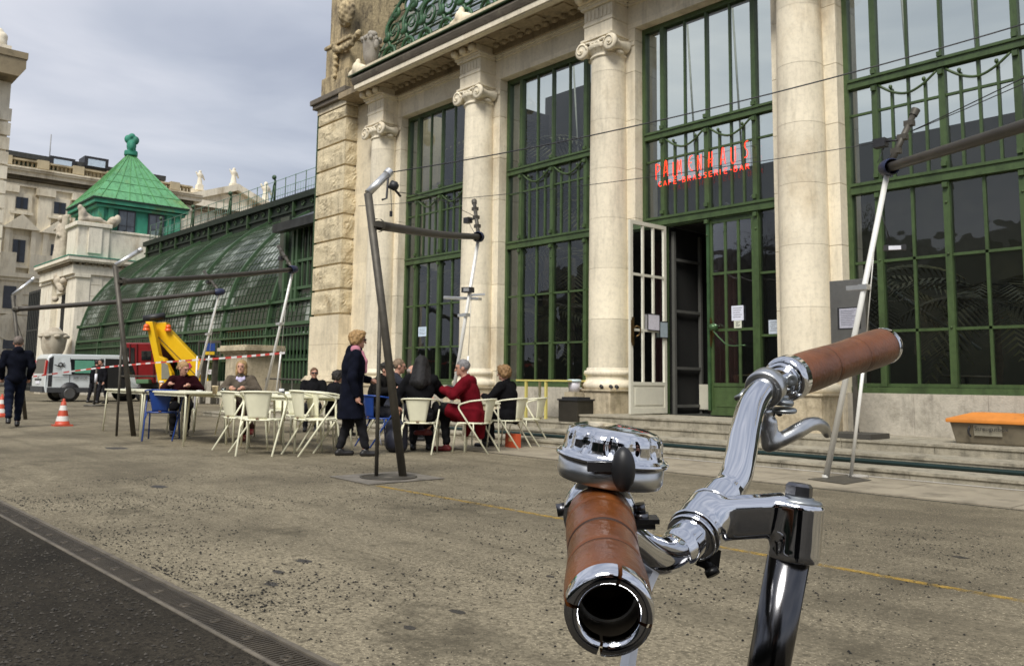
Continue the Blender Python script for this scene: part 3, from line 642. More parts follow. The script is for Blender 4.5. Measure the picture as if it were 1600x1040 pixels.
# ---- doors in the third opening
x0 = LX[2]; m1, m2, m3 = x0+.49, x0+1.485, x0+2.48
def leaf(name, mat, n_=3):
    """a glazed door leaf built in its own space: hinge at x=0, runs to x=.96, z 0..3.47"""
    f = MB(); Wd, Hd = LEAFW[0], 3.46
    f.box(0, .07, -.025, .025, 0, Hd); f.box(Wd-.07, Wd, -.025, .025, 0, Hd); f.box(.07, Wd-.07, -.025, .025, Hd-.07, Hd); f.box(.07, Wd-.07, -.025, .025, 0, .10); f.box(.07, Wd-.07, -.025, .025, .50, .56)
    f.box(.07, Wd-.07, -.012, .012, .10, .50); f.box(.13, Wd-.13, -.022, .022, .15, .45)
    for z in (1.46, 2.46): f.box(.07, Wd-.07, -.02, .02, z, z+.045)
    for q in (1, 2): xx = .07+(Wd-.14)*q/3; f.box(xx-.02, xx+.02, -.0205, .0205, .56, Hd-.07)
    return f, Wd, Hd
def door(lab, mat, hinge, ang, flip, handle_mat):
    f, Wd, Hd = leaf('door', mat); D = obj('door', f, mat, PH, world=False); D.location = Vector(hinge)-WO[PH.name]; D.rotation_euler = (0, 0, ang); D['label'] = lab
    g = MB(); g.quad((.06, .0, .55), (Wd-.06, .0, .55), (Wd-.06, .0, Hd-.06), (.06, 0, Hd-.06)); obj('pane', g, glass_front, D, world=False)
    h = MB(); h.obox((Wd-.035, flip*.035, 1.45), (.028, 0, 0), (0, .01, 0), (0, 0, .20)); h.obox((Wd-.035, flip*.05, 1.45), (.018, 0, 0), (0, .012, 0), (0, 0, .25)); 
    h.tube(spline([(Wd-.035, flip*.06, 1.50), (Wd-.06, flip*.12, 1.54), (Wd-.13, flip*.14, 1.50), (Wd-.14, flip*.11, 1.40), (Wd-.10, flip*.07, 1.36)], 5), .012, 8)
    obj('handle', h, handle_mat, D, world=False); return D
LEAFW = [1.03]
brass = M('dark bronze handle', (.16, .10, .04), .4, metal=.9, var=.3, scale=20)
dl = door('white inner face of the leaf standing open', white_p, (m1+.05, YW-.06, .52), math.radians(-90), 1, brass)
LEAFW[0] = .95
dr_ = door('closed green leaf', green, (m3-.05, YW, .52), math.radians(180), 1, brass)
m = MB(); m.box(m1+.045, m3-.045, YW-.05, YW+.05, 3.985, 4.02); obj('door_head', m, green, PH)
# green lamp arm beside the door handle
m = MB(); m.box(m2-.02, m2+.03, YW-.07, YW-.03, .6, 3.95); m.ball((m2+.12, YW-.10, 2.05), (.09, .08, .07), 10, 8); m.tube(spline([(m2+.12, YW-.12, 2.0), (m2+.3, YW-.16, 1.85), (m2+.5, YW-.18, 1.72), (m2+.8, YW-.14, 1.72)], 5), .012, 6); obj('door_fitting', m, M('green bronze', (.06, .12, .05), .4, metal=.5, var=.3), PH)
# inner lobby: white framed screen, curtain, radiator panel
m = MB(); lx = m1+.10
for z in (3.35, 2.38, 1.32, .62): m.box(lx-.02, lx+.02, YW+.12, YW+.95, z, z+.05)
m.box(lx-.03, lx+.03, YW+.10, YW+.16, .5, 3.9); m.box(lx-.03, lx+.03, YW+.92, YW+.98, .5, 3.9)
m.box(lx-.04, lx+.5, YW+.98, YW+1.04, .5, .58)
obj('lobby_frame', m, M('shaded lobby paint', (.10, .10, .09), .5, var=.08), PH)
m = MB(); m.box(m1+.10, m1+.50, YW+.88, YW+.92, .58, 1.05)
for k in range(16): m.box(m1+.11+k*.024, m1+.118+k*.024, YW+.872, YW+.88, .6, 1.03)
obj('radiator', m, white_p, PH)
m = MB(); m.box(m1+.05, m3, YW+2.3, YW+2.36, .5, 4.05); m.box(m1+.05, m3, YW+.2, YW+2.36, 4.0, 4.05); m.box(m1-.02, m1+.04, YW+.15, YW+2.3, .5, 4.0); m.box(m3, m3+.06, YW+.15, YW+2.3, .5, 4.0); obj('lobby_black_backing', m, dark, PH)  # black backing box added to keep the doorway dark
rl = random.Random(4)
for k in range(7):
    xt, yt_ = rl.uniform(-14, -3), rl.uniform(14.2, 18); T = thing('hall_table', ('small dark table inside the hall, %s' % ['nearest the entrance', 'far back on the left', 'behind the second window', 'behind the large right window', 'in the middle of the hall', 'deep in the hall on the right', 'beside the inner wall'][k]), 'table', (xt, yt_, .5)); m = MB(); m.lathe([(0, 1.22), (.38, 1.22), (.38, 1.25), (0, 1.25)], (xt, yt_, 0), seg=18); obj('tabletop', m, M('hall table top', (.20, .17, .12), .4), T); m = MB(); m.lathe([(.22, .5), (.22, .53), (.03, .56), (.03, 1.22)], (xt, yt_, 0), seg=12); obj('pedestal', m, blackmat, T)
m = MB(); pts = []
for k in range(61): u = k/60; pts.append((m1+.42+u*.62, YW+.72+.045*math.sin(u*34)+.02*math.sin(u*71)))
for a, b in zip(pts[:-1], pts[1:]): m.add([(a[0], a[1], .55), (b[0], b[1], .55), (b[0]-.0, b[1], 3.9), (a[0], a[1], 3.9)], [(0, 1, 2, 3)], True)
obj('curtain', m, M('dark wine curtain', (.035, .006, .009), .85, var=.2), PH)

# ---- interior: floor, back wall, partitions, planting (dark seen through the glass)
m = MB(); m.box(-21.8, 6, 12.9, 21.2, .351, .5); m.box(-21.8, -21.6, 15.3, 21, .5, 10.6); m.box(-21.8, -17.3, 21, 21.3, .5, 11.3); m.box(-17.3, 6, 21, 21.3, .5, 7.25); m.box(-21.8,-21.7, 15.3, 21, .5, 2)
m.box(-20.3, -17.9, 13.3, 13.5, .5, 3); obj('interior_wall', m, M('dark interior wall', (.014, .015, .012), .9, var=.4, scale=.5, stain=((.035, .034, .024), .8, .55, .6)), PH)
m = MB()
for k in range(16): x = -20+k*1.6; m.tube([(x, 21, 7.2), (x, 20.6, 12)], .03, 6)
m.tube([(-21, 21, 8.8), (6, 21, 8.8)], .03, 6)
for k in range(0): x = -20+k*2.2; m.tube(spline([(x, 20.5, 7.5), (x, 18, 6.6), (x, 15.5, 6.8), (x, 13.3, 7.5)], 4), .03, 6)
for (xa, ya, xb, yb) in ((-9.6, 14.2, -7.6, 17.2), (-8.9, 14.0, -6.4, 18.0)): m.tube([(xa, ya, 4.6), (xb, yb, 1.8)], .03, 6)
obj('interior_truss', m, M('interior truss paint', (.22, .24, .22), .5, var=.2), PH)
leafm = M('palm leaf', (.035, .06, .02), .6, var=.5, scale=3, col2=(.10, .09, .03))
PALM_LABEL = ['tallest dark palm behind the glass of the second window', 'middle sized palm behind the second window right of the tallest palm', 'low broad palm at the right side behind the second window', 'shorter palm behind the glass of the leftmost window', 'tall palm at the back behind the leftmost window', 'small bushy palm close behind the second window pane', 'palm in the hall right of the entrance door', 'low palm close behind the glass of the large right window', 'palm in the hall left of the entrance door']
def palm(x, y, z0, h, n_, L_, seed):
    r_ = random.Random(seed); T = thing('palm_tree', PALM_LABEL[seed-1], 'palm', (x, y, z0), group=None)
    m = MB(); m.tube([(x, y, z0), (x+.1, y, z0+h*.5), (x+.05, y+.1, z0+h)], [.14, .10, .08], 8); obj('trunk', m, M('palm trunk', (.09, .07, .045), .9, var=.3, scale=9), T)
    c = MB(); top = Vector((x+.05, y+.1, z0+h))
    for k in range(n_):
        a = r_.random()*6.283; el = r_.uniform(-.1, 1.2); d_ = Vector((math.cos(a), math.sin(a), 0)); P = [top+d_*(L_*t*math.cos(el*(1-t)))+Vector((0, 0, L_*(t*math.sin(el)-.75*t*t))) for t in [q/9 for q in range(10)]]
        sd_ = d_.cross(Vector((0, 0, 1)))
        for i in range(1, 10):
            for s_ in (-1, 1):
                for sub in (0, .5):
                    if i == 9 and sub: continue
                    p = P[i] if not sub else (P[i]+P[min(9, i+1)])/2
                    ll = L_*.34*math.sin(math.pi*min(.95, (i+sub)/10)+.15)*r_.uniform(.8, 1.1); t_ = (P[i]-P[i-1]).normalized(); tip = p+sd_*s_*ll*.85+t_*ll*.5-Vector((0, 0, ll*.35)); w_ = t_*.035
                    c.add([p-w_, p+w_, tip], [(0, 1, 2)])
    obj('crown', c, leafm, T)
palm(-19.6, 17.5, .5, 7.6, 26, 2.4, 1); palm(-19.3, 18.6, .5, 6.0, 26, 2.2, 2); palm(-17.6, 18.0, .5, 4.2, 22, 2.0, 3); palm(-20.2, 14.9, .5, 3.5, 20, 1.5, 4); palm(-20.9, 16.2, .5, 6.5, 24, 1.8, 5)
palm(-16.3, 15.5, .5, 2.2, 18, 1.6, 6); palm(-8.3, 17.0, .5, 2.6, 20, 1.9, 7); palm(-5.6, 16.2, .5, 2.0, 20, 1.7, 8); palm(-11.6, 16.4, .5, 3.0, 20, 1.9, 9)

# small notices on the glass
def notice(name, lab, x0_, x1_, z0_, z1_, col, y=YW-.03, kind='plain'):
    m = MB(); m.box(x0_, x1_, y-.003, y, z0_, z1_); T = thing(name, lab, 'notice', ((x0_+x1_)/2, y, z0_)); obj('sheet', m, M(name+str(len(MATS)), col, .7, var=.08, scale=30), T)
    k = MB(); n_ = 5
    for q in range(n_): zz = z1_-(z1_-z0_)*(.18+.15*q); k.box(x0_+.03+.01*(q % 2), x1_-.03-.02*(q % 3), y-.0045, y-.0035, zz, zz+.008)
    obj('printed_lines', k, M('printed ink', (.08, .08, .1), .8), T); return T
def px_rect(x0_, y0_, x1_, y1_, Y): a = ony(x0_, y0_, Y); b = ony(x1_, y1_, Y); return a.x, b.x, b.z, a.z
a = px_rect(1143, 478, 1162, 500, YW-.03); notice('paper_notice', 'white printed sheet taped high on the closed green door leaf', *a, (.66, .68, .78))
a = px_rect(1147, 501, 1159, 512, YW-.03); notice('paper_notice', 'small cream card taped below the white sheet on the green door leaf', *a, (.62, .64, .52))
a = px_rect(1201, 500, 1217, 521, YW-.03); notice('paper_notice', 'framed notice in the narrow pane right of the green door leaf', *a, (.5, .55, .62))
a = px_rect(654, 511, 666, 525, YW-.03); notice('paper_notice', 'white notice with blue figure on the leftmost window', *a, (.55, .66, .78))
yo = YW-.06
for (zz, ya, yb, cc, lb) in ((2.02, 12.50, 12.18, (.62, .60, .66), 'dark framed notice in the middle pane of the open white door leaf'), (1.90, 12.74, 12.52, (.35, .42, .46), 'pale blue notice near the hinge side of the open white door leaf')):
    T = thing('paper_notice', lb, 'notice', (m1+.08, ya, zz)); m = MB(); m.box(m1+.085, m1+.09, yb, ya, zz, zz+.28); obj('sheet', m, M('door sheet'+str(zz), cc, .7, var=.1, scale=30), T)
    m = MB(); m.box(m1+.083, m1+.094, yb-.015, yb, zz-.015, zz+.295); m.box(m1+.083, m1+.094, ya, ya+.015, zz-.015, zz+.295); m.box(m1+.083, m1+.094, yb, ya, zz-.015, zz); m.box(m1+.083, m1+.094, yb, ya, zz+.28, zz+.295); obj('frame', m, blackmat, T)

# ---- neon sign
neon = M_emit('red neon tube', (1.0, .040, .012), 1.15)
GL = {'P': [[(0, 0), (0, 1)], [(0, 1), (.42, .93), (.5, .72), (.35, .52), (0, .47)]],
      'A': [[(0, 0), (.22, 1), (.36, 1), (.55, 0)], [(.02, .25), (.5, .30)]],
      'L': [[(0, 1), (0, .35), (.04, .12), (.18, 0), (.32, .08)]], 'M': [[(0, 0), (.12, 1), (.3, .25), (.5, 1), (.6, 0)]],
      'E': [[(.5, .95), (.2, .92), (.04, .6), (.04, .4), (.22, .08), (.52, .02)], [(.02, .52), (.4, .52)]],
      'N': [[(0, 0), (.03, 1), (.42, 0), (.45, 1)]], 'H': [[(0, 0), (.1, 1)], [(.42, 0), (.46, 1)], [(-.04, .5), (.55, .55)], [(.05, .3), (.5, .35)]],
      'U': [[(0, 1), (0, .3), (.08, .06), (.25, 0), (.42, .08), (.5, .3), (.5, 1)]],
      'S': [[(.42, .98), (.15, .95), (.02, .75), (.12, .55), (.34, .42), (.36, .18), (.22, .02), (.0, .02)]],
      'C': [[(.5, .85), (.3, 1), (.08, .85), (.0, .5), (.08, .15), (.3, 0), (.5, .15)]], 'F': [[(0, 0), (0, 1), (.45, 1)], [(0, .5), (.36, .5)]],
      'e': [[(.48, 1), (0, 1), (0, 0), (.48, 0)], [(0, .5), (.4, .5)]], 'B': [[(0, 0), (0, 1), (.35, 1), (.45, .78), (.3, .54), (0, .54)], [(.3, .54), (.5, .28), (.35, 0), (0, 0)]],
      'R': [[(0, 0), (0, 1), (.35, 1), (.46, .76), (.3, .5), (0, .5)], [(.25, .5), (.5, 0)]], 'I': [[(0, 0), (0, 1)]], '-': [[(0, .5), (.3, .5)]],
      'a': [[(0, 0), (.25, 1), (.5, 0)], [(.1, .35), (.4, .35)]], 's': [[(.45, .88), (.25, 1), (.05, .85), (.08, .62), (.38, .42), (.45, .2), (.25, 0), (0, .1)]]}
SG = thing('neon_sign', 'red neon lettering reading PALMENHAUS and CAFE-BRASSERIE-BAR mounted before the doorway window', 'neon sign', (-8.95, 12.6, 4.7))
ys = 12.58
def letter(ch, x, z, w_, h_, r):
    m = MB()
    for st in GL[ch]: m.tube(fillet([(x+u*w_, ys, z+v*h_) for (u, v) in st], .04*h_*2, 3), r, 8)
    obj('letter', m, neon, SG)
wd = 2.18/10.0; xx = -10.03
zz0, zz1 = 4.865, 4.865
ad = {'P': .18, 'A': .215, 'L': .09, 'M': .26, 'E': .20, 'N': .235, 'H': .255, 'U': .27, 'S': .2}
for ch in 'PALMENHAUS':
    hh = .295 if ch not in 'H' else .27
    letter(ch, xx, 4.865+(.03 if ch in 'AEH' else 0)+(.0 if ch != 'L' else -.03)+(.06 if ch == 'S' else 0), .175, hh, .0078); xx += ad[ch]
xx = -9.97
for ch in 'CaFe-BRassERIe-BaR':
    c2 = {'E': 'e'}.get(ch, ch); letter(c2, xx, 4.72, .13, .092, .0048); xx += (.083 if ch in 'I-' else .1165)
m = MB()
for z in (4.90, 5.12): m.tube([(-10.02, ys+.03, z), (-7.86, ys+.03, z)], .004, 5)
for x in (-10.0, -9.0, -8.0): m.tube([(x, ys+.03, 4.72), (x, ys+.03, 5.2)], .005, 5); m.tube([(x, ys+.03, 5.12), (x, YW-.04, 5.12)], .006, 5)
obj('mounting_frame', m, blackmat, SG)
# ================================================================ GREENHOUSE WING
GW = thing('greenhouse_wing', 'long dark green barrel vaulted glasshouse wing with curved iron ribs left of the corner pier', 'greenhouse', (-42, 15, 0))
PRF = [(15.0-.30, .9), (15.0-.25, 2.0), (14.81, 2.65), (14.92, 3.5), (15.0, 3.92), (15.17, 4.55), (15.36, 5.1), (15.62, 5.6), (16.2, 6.42), (16.93, 7.25), (17.75, 7.95), (18.6, 8.5)]
RX = [-26.35, -30.37, -34.45, -38.55, -42.65, -46.75, -50.85, -55.0]
SP = spline([(0, y, z) for (y, z) in PRF[2:]], 4)
vaultglass = bpy.data.materials.new('whitewashed vault glass'); vaultglass.use_nodes = True; t = vaultglass.node_tree; b = t.nodes['Principled BSDF']; b.inputs['Roughness'].default_value = .22; b.inputs['Specular IOR Level'].default_value = .6
co = t.nodes.new('ShaderNodeTexCoord'); mp_ = t.nodes.new('ShaderNodeMapping'); mp_.inputs['Scale'].default_value = (2.2, 3.2, 3.2)
vo = t.nodes.new('ShaderNodeTexWhiteNoise'); sn = t.nodes.new('ShaderNodeVectorMath'); sn.operation = 'FLOOR'; t.links.new(co.outputs['Object'], mp_.inputs['Vector']); t.links.new(mp_.outputs['Vector'], sn.inputs[0]); t.links.new(sn.outputs[0], vo.inputs['Vector'])
nn = t.nodes.new('ShaderNodeTexNoise'); nn.inputs['Scale'].default_value = .32; nn.inputs['Detail'].default_value = 6; t.links.new(co.outputs['Object'], nn.inputs['Vector'])
r1 = t.nodes.new('ShaderNodeMapRange'); r1.inputs['From Min'].default_value = .46; r1.inputs['From Max'].default_value = .58; t.links.new(nn.outputs['Fac'], r1.inputs['Value'])
mu = t.nodes.new('ShaderNodeMath'); mu.operation = 'MULTIPLY'; t.links.new(r1.outputs['Result'], mu.inputs[0]); t.links.new(vo.outputs['Value'], mu.inputs[1])
cc = t.nodes.new('ShaderNodeMix'); cc.data_type = 'RGBA'; cc.inputs['A'].default_value = (.016, .026, .016, 1); cc.inputs['B'].default_value = (.34, .37, .33, 1); t.links.new(mu.outputs[0], cc.inputs['Factor']); t.links.new(cc.outputs['Result'], b.inputs['Base Color'])
for i in range(len(RX)-1):
    xa, xb = RX[i+1], RX[i]; m = MB()
    for a, b_ in zip(SP[:-1], SP[1:]): m.add([(xa, a.y, a.z), (xb, a.y, a.z), (xb, b_.y, b_.z), (xa, b_.y, b_.z)], [(0, 1, 2, 3)], True)
    G = obj('glazing', m, vaultglass, GW)
    m = MB()
    for k in range(1, 12): x = xa+(xb-xa)*k/12; m.tube([(x, p.y-.012, p.z+.012) for p in SP], .014, 4)
    for q in range(3, len(SP)-1, 2): p = SP[q]; m.bar((xa, p.y-.012, p.z+.01), (xb, p.y-.012, p.z+.01), .02, .02)
    obj('glazing_bar', m, green_d, G)
for i, x in enumerate(RX):
    m = MB()
    for a, b_ in zip(SP[:-1], SP[1:]): m.bar((x, a.y-.05, a.z+.04), (x, b_.y-.05, b_.z+.04), .13, .16, up=(1, 0, 0)) if 0 else m.bar((x, a.y-.05, a.z+.04), (x, b_.y-.05, b_.z+.04), .10, .14)
    m.bar((x, 14.72, .5), (x, 14.80, 2.7), .12, .16); m.box(x-.09, x+.09, 14.72, 15.0, 3.84, 4.02)
    obj('rib', m, green_r, GW)
m = MB()
m.box(RX[-1], RX[0], 14.84, 15.0, 3.86, 3.95); m.box(RX[-1], RX[0], 14.70, 14.86, 2.98, 3.10); m.box(RX[-1], RX[0], 14.68, 14.8, 2.6, 2.66)
obj('ledge_rail', m, green_r, GW)
m = MB()
for i in range(len(RX)-1):
    for k in range(0, 15): x = RX[i+1]+(RX[i]-RX[i+1])*k/15; m.box(x-.025, x+.025, 14.76, 14.80, .9, 2.9)
m.box(RX[-1], RX[0], 14.74, 14.82, 1.7, 1.78); obj('lower_glazing_bar', m, green_r, GW)['kind'] = 'stuff'
m = MB(); m.box(RX[-1], RX[0], 14.82, 14.9, .5, 2.95); obj('lower_glazing', m, M('dim lower glass', (.02, .032, .022), .25, var=.5, scale=1.2), GW)
m = MB(); m.box(-56, -30.3, 14.6, 15.0, 0, .92); obj('base_wall', m, stone_plinth, GW)
m = MB(); m.box(-55.5, -22, 18.55, 18.7, 8.45, 9.2); m.box(-55.5, -22, 18.35, 18.8, 9.2, 9.48); m.box(-55.5, -22, 18.45, 18.6, 8.72, 8.8); obj('ridge_walk', m, M('black green iron', (.010, .018, .010), .6, var=.3), GW)
m = MB()
for k in range(42):
    x = -55+k*.8
    if k % 3: m.tube(scroll((x, 8.98), .17, 18.50, 14, 1.2, s=1 if k % 2 else -1), .03, 5)
    else: m.box(x-.06, x+.06, 18.4, 18.55, 8.5, 9.2)
obj('frieze_scroll', m, green_d, GW)['kind'] = 'stuff'
# roof terrace railing of the wing
for k in range(33):
    x = -55+k
    m = MB(); m.tube([(x, 18.6, 9.48), (x, 18.6, 10.55)], .022, 5)
    if k % 5 == 2:
        m.tube([(x, 18.55, 9.48), (x, 18.55, 10.75)], .05, 6); m.tube(spline([(x-.22, 18.5, 9.5), (x-.1, 18.5, 9.9), (x-.02, 18.5, 10.3), (x+.12, 18.5, 10.45)], 4), .035, 5); m.ball((x, 18.5, 10.7), (.16, .1, .12), 6, 5)
    obj('railing_post', m, green_r, GW)
m = MB()
for z in (9.75, 10.1, 10.52): m.tube([(-55, 18.6, z), (-22, 18.6, z)], .016, 5)
for k in range(130): x = -55+k*.25; m.tube([(x, 18.6, 9.5), (x, 18.6, 10.1)], .009, 4)
obj('railing', m, M('pale green rail', (.20, .32, .26), .5), GW)
# flat glazed link bay beside the pier
m = MB(); Yb = 15.0
for x in (-29.55, -28.9, -28.6, -27.0, -26.0, -25, -24): m.box(x-.07, x+.07, Yb-.08, Yb+.05, 2.05, 6.9)
for z in (2.1, 3.25, 4.35, 5.35, 6.7): m.box(-29.6, -22, Yb-.05, Yb+.04, z-.05, z+.05)
for x in (-28.2, -27.8, -27.4): m.box(x-.03, x+.03, Yb-.04, Yb+.02, 4.4, 6.7)
obj('link_frame', m, green_r, GW)
m = MB(); m.box(-29.6, -22, Yb+.05, Yb+.08, 2.05, 6.9); m.box(-30.3, -29.6, Yb+.1, Yb+.2, 1, 7.2); obj('link_glazing', m, M('dim link glass', (.025, .035, .025), .2, var=.6, scale=.8), GW)
xl0 = ony(430, 360, 14.5).x; zg0, zg1 = ony(455, 358, 14.5).z, ony(455, 345, 14.5).z; print('LINK', xl0, zg0, zg1); m = MB(); m.box(xl0, -22, 14.38, 14.7, zg0, zg1); m.prism([(xl0+.5, 14.5, zg1), (xl0+.5, 16.0, zg1+.75), (xl0+.5, 16.0, zg1)], (7, 0, 0)); obj('link_roof', m, M('dark metal roof', (.035, .037, .036), .45, metal=.5, var=.4, scale=3), GW)
m = MB()
for k in range(9): x = -31.6+k*1.15; m.box(x+.003, min(x+1.15, -22)-.003, 14.9, 15.3, 0, 1.92)
m.box(-31.6, -22, 14.82, 15.3, 1.92, 2.08); m.box(-31.6, -22, 14.7, 14.92, 0, .45); m.box(-31.6, -22, 14.5, 14.72, 0, .25)
obj('link_wall', m, stone_plinth, GW)

# big stone pedestal in front of the wing
pa, pb = ony(353, 560, 13.5).x, ony(388, 560, 13.5).x
T = thing('stone_pedestal', 'broad cream stone pedestal with moulded cap standing before the glasshouse wing', 'pedestal', ((pa+pb)/2, 13.5, 0))
m = MB(); m.box(pa, pb, 13.5, 15.2, .35, 1.85); m.box(pa+.55, pb, 13.44, 13.5, .5, 1.8); m.box(pa-.1, pb+.1, 13.4, 15.3, 0, .35); obj('die', m, stone_base, T, bevel=.01)
m = MB(); m.box(pa-.06, pb+.06, 13.42, 15.3, 1.85, 1.95); m.box(pa-.14, pb+.14, 13.34, 15.35, 1.95, 2.03); m.box(pa-.24, pb+.24, 13.24, 15.4, 2.03, 2.16); m.box(pa-.16, pb+.16, 13.32, 15.35, 2.16, 2.24); obj('cap', m, stone_base, T, bevel=.015)
# iron hand railing by the steps
ra, rb_ = ony(416, 590, 12.2).x, ony(484, 590, 12.2).x
T = thing('hand_railing', 'thin brown iron hand railing in front of the stone plinth left of the corner pier', 'railing', (ra, 12.2, 0))
m = MB(); m.tube([(ra, 12.2, 1.05), (rb_+.5, 12.2, 1.02)], .025, 8); m.tube([(ra, 12.2, .45), (rb_+.5, 12.2, .42)], .018, 6); obj('rail', m, steel_d, T)
for q in (0, .33, .62, 1): m = MB(); xq = ra+(rb_-ra)*q; m.tube([(xq, 12.2, 0), (xq, 12.2, 1.04)], .02, 8); obj('post', m, steel_d, T)

# ================================================================ END PAVILION
PX, PY = -56.0, 14.75
PV = thing('end_pavilion', 'cream stone end pavilion with bright green copper pyramid roof at the far end', 'building', (-59, 18, 0))
xl_ = ony(60, 500, PY).x
m = MB(); H_ = [0, 1.0, 1.7, 2.4, 3.1, 3.8, 4.5, 5.2, 5.9, 6.6, 7.3]
for j in range(len(H_)-1): m.box(PX-2.0, PX, PY+.35, PY+1.5, H_[j]+.02, H_[j+1]-.02)
m.box(PX-7.5, PX-.05, PY+.40, 22.5, 0, 7.9); m.box(PX-6.8, PX-.04, PY+.42, 22, 7.9, 10.0)
obj('wall', m, stone_pav, PV, bevel=.0)
m = MB()    # front: pilasters, arch slot
for (a, b) in ((62, 79), (101, 116)):
    xa, xb = ony(a, 480, PY).x, ony(b, 480, PY).x; m.box(xa, xb, PY, PY+.8, 0, 7.0); m.box(xa-.1, xb+.1, PY-.1, PY+.8, 7.0, 7.2); m.box(xa-.1, xb+.1, PY-.1, PY+.8, 0, .9)
xs0, xs1 = ony(80, 480, PY).x, ony(101, 480, PY).x
m.box(xs0-.1, xs1+.1, PY+.25, PY+.8, 6.3, 7.2); obj('pilaster', m, stone_pav, PV, bevel=.02)
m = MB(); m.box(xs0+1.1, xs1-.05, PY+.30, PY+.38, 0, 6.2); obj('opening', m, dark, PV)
m = MB(); m.box(xs0+1.3, xs1-.4, PY-.1, PY-.05, 3.0, 4.0); obj('banner', m, M('pale blue banner', (.5, .58, .66), .7, var=.05), PV)
m = MB(); m.box(PX-7.6, PX+.12, PY-.25, 22.5, 7.2, 7.75); obj('entablature', m, stone_pav, PV)
m = MB(); m.box(PX-7.7, PX+.45, PY-.6, 22.5, 8.0, 8.22); m.box(PX-7.7, PX+.35, PY-.5, 22.5, 7.9, 8.0); obj('cornice', m, stone_pav, PV)
m = MB()
for k in range(20): m.box(PX+.12, PX+.28, PY-.3+k*.35, PY-.16+k*.35, 7.75, 7.9); m.box(PX-7.5+k*.38, PX-7.36+k*.38, PY-.42, PY-.25, 7.75, 7.9)
obj('dentil', m, stone_pald, PV)['kind'] = 'stuff'
m = MB(); m.box(PX-7.7, PX+.48, PY-.63, 22.5, 8.22, 8.28); obj('flashing', m, copper_d, PV)
# attic pedestal with reclining sculpture
ya = onx(112, 380, PX+.1).y; yb2 = onx(172, 380, PX+.1).y
m = MB(); m.box(PX-2.2, PX+.1, PY-.1, yb2-.05, 8.281, 10.15); m.box(PX-.5, PX+.2, ya+.9, yb2-.5, 8.5, 10.1); m.box(PX-2.3, PX+.25, PY-.25, yb2+.05, 10.15, 10.4)
m.box(PX-1.5, PX+.02, yb2, 21.9, 9.95, 10.1); m.box(PX-.9, PX+.12, 21.5, 22.4, 10.0, 10.6); obj('attic', m, stone_pav, PV, bevel=.03)
yy = PY; pr_ = []
pr_ += [('c', (PX, yy+.1, 10.55), (PX, yy+1.1, 10.65), .22, .16), ('e', (PX, yy+.1, 10.9), (.25, .22, .4)), ('e', (PX, yy-.05, 11.25), (.15, .15, .2)), ('c', (PX, yy+1.1, 10.6), (PX, yy+1.5, 10.5), .15, .1),
        ('e', (PX, yy+1.9, 10.6), (.3, .3, .35)), ('e', (PX, yy+2.15, 10.8), (.2, .2, .3)), ('c', (PX, yy+1.7, 10.55), (PX, yb2-.1, 10.5), .16, .12), ('c', (PX, yy+.2, 11.0), (PX, yy+.7, 10.7), .09, .08)]
obj('reclining_sculpture', blob('reclining', pr_, .06, .08), stone_pald if 0 else M('pale carved stone', (.50, .44, .34), .9, var=.2, scale=3, stain=((.2, .15, .1), 2, .5, .5)), PV)
# standing statue on the front ledge
xs = ony(93, 400, PY-.2).x
pr_ = [('c', (xs, PY-.2, 8.4), (xs, PY-.2, 9.9), .42, .26), ('e', (xs, PY-.25, 10.2), (.34, .26, .5)), ('e', (xs+.05, PY-.3, 10.95), (.17, .18, .22)), ('c', (xs-.2, PY-.25, 10.5), (xs-.75, PY-.4, 10.3), .11, .08), ('c', (xs+.25, PY-.25, 10.5), (xs+.45, PY-.35, 9.8), .11, .09),
       ('c', (xs+.35, PY-.1, 8.4), (xs+.45, PY-.1, 11.0), .3, .2), ('c', (xs-.25, PY-.4, 9.2), (xs+.3, PY-.45, 9.9), .1, .1)]
obj('statue', blob('statue', pr_, .06, .08), MATS['pale carved stone'], PV)
# urn before the slot
xu = ony(85, 520, PY-1.0).x
m = MB(); m.lathe([(0, 0), (.4, 0), (.4, .15), (.2, .25), (.18, .45), (.35, .7), (.62, 1.3), (.70, 1.9), (.66, 2.1), (.72, 2.2), (.5, 2.3), (.3, 2.5), (.1, 2.6), (0, 2.6)], (xu, PY-1.0, 1.3), seg=20); 
for k in range(8): a = k*.785; m.ball((xu+math.cos(a)*.68, PY-1+math.sin(a)*.68, 3.35), (.2, .2, .12), 8, 6)
m.box(xu-.7, xu+.7, PY-1.7, PY-.3, 0, 1.3); obj('urn', m, M('pale urn stone', (.46, .41, .32), .85, var=.15, scale=3, stain=((.25, .2, .14), 2, .5, .5)), PV)
# carved capital figures on the pilaster
xc = ony(97, 440, PY).x
pr_ = [('e', (xc, PY-.2, 7.0), (.3, .25, .3)), ('e', (xc-.5, PY-.2, 7.3), (.22, .2, .22)), ('c', (xc-.4, PY-.2, 7.0), (xc+.6, PY-.15, 6.4), .2, .2), ('e', (xc+.9, PY-.1, 6.9), (.35, .25, .25)), ('e', (xc-.9, PY-.1, 5.9), (.3, .2, .2))]
obj('carving', blob('carving', pr_, .07, .08), MATS['pale carved stone'], PV)
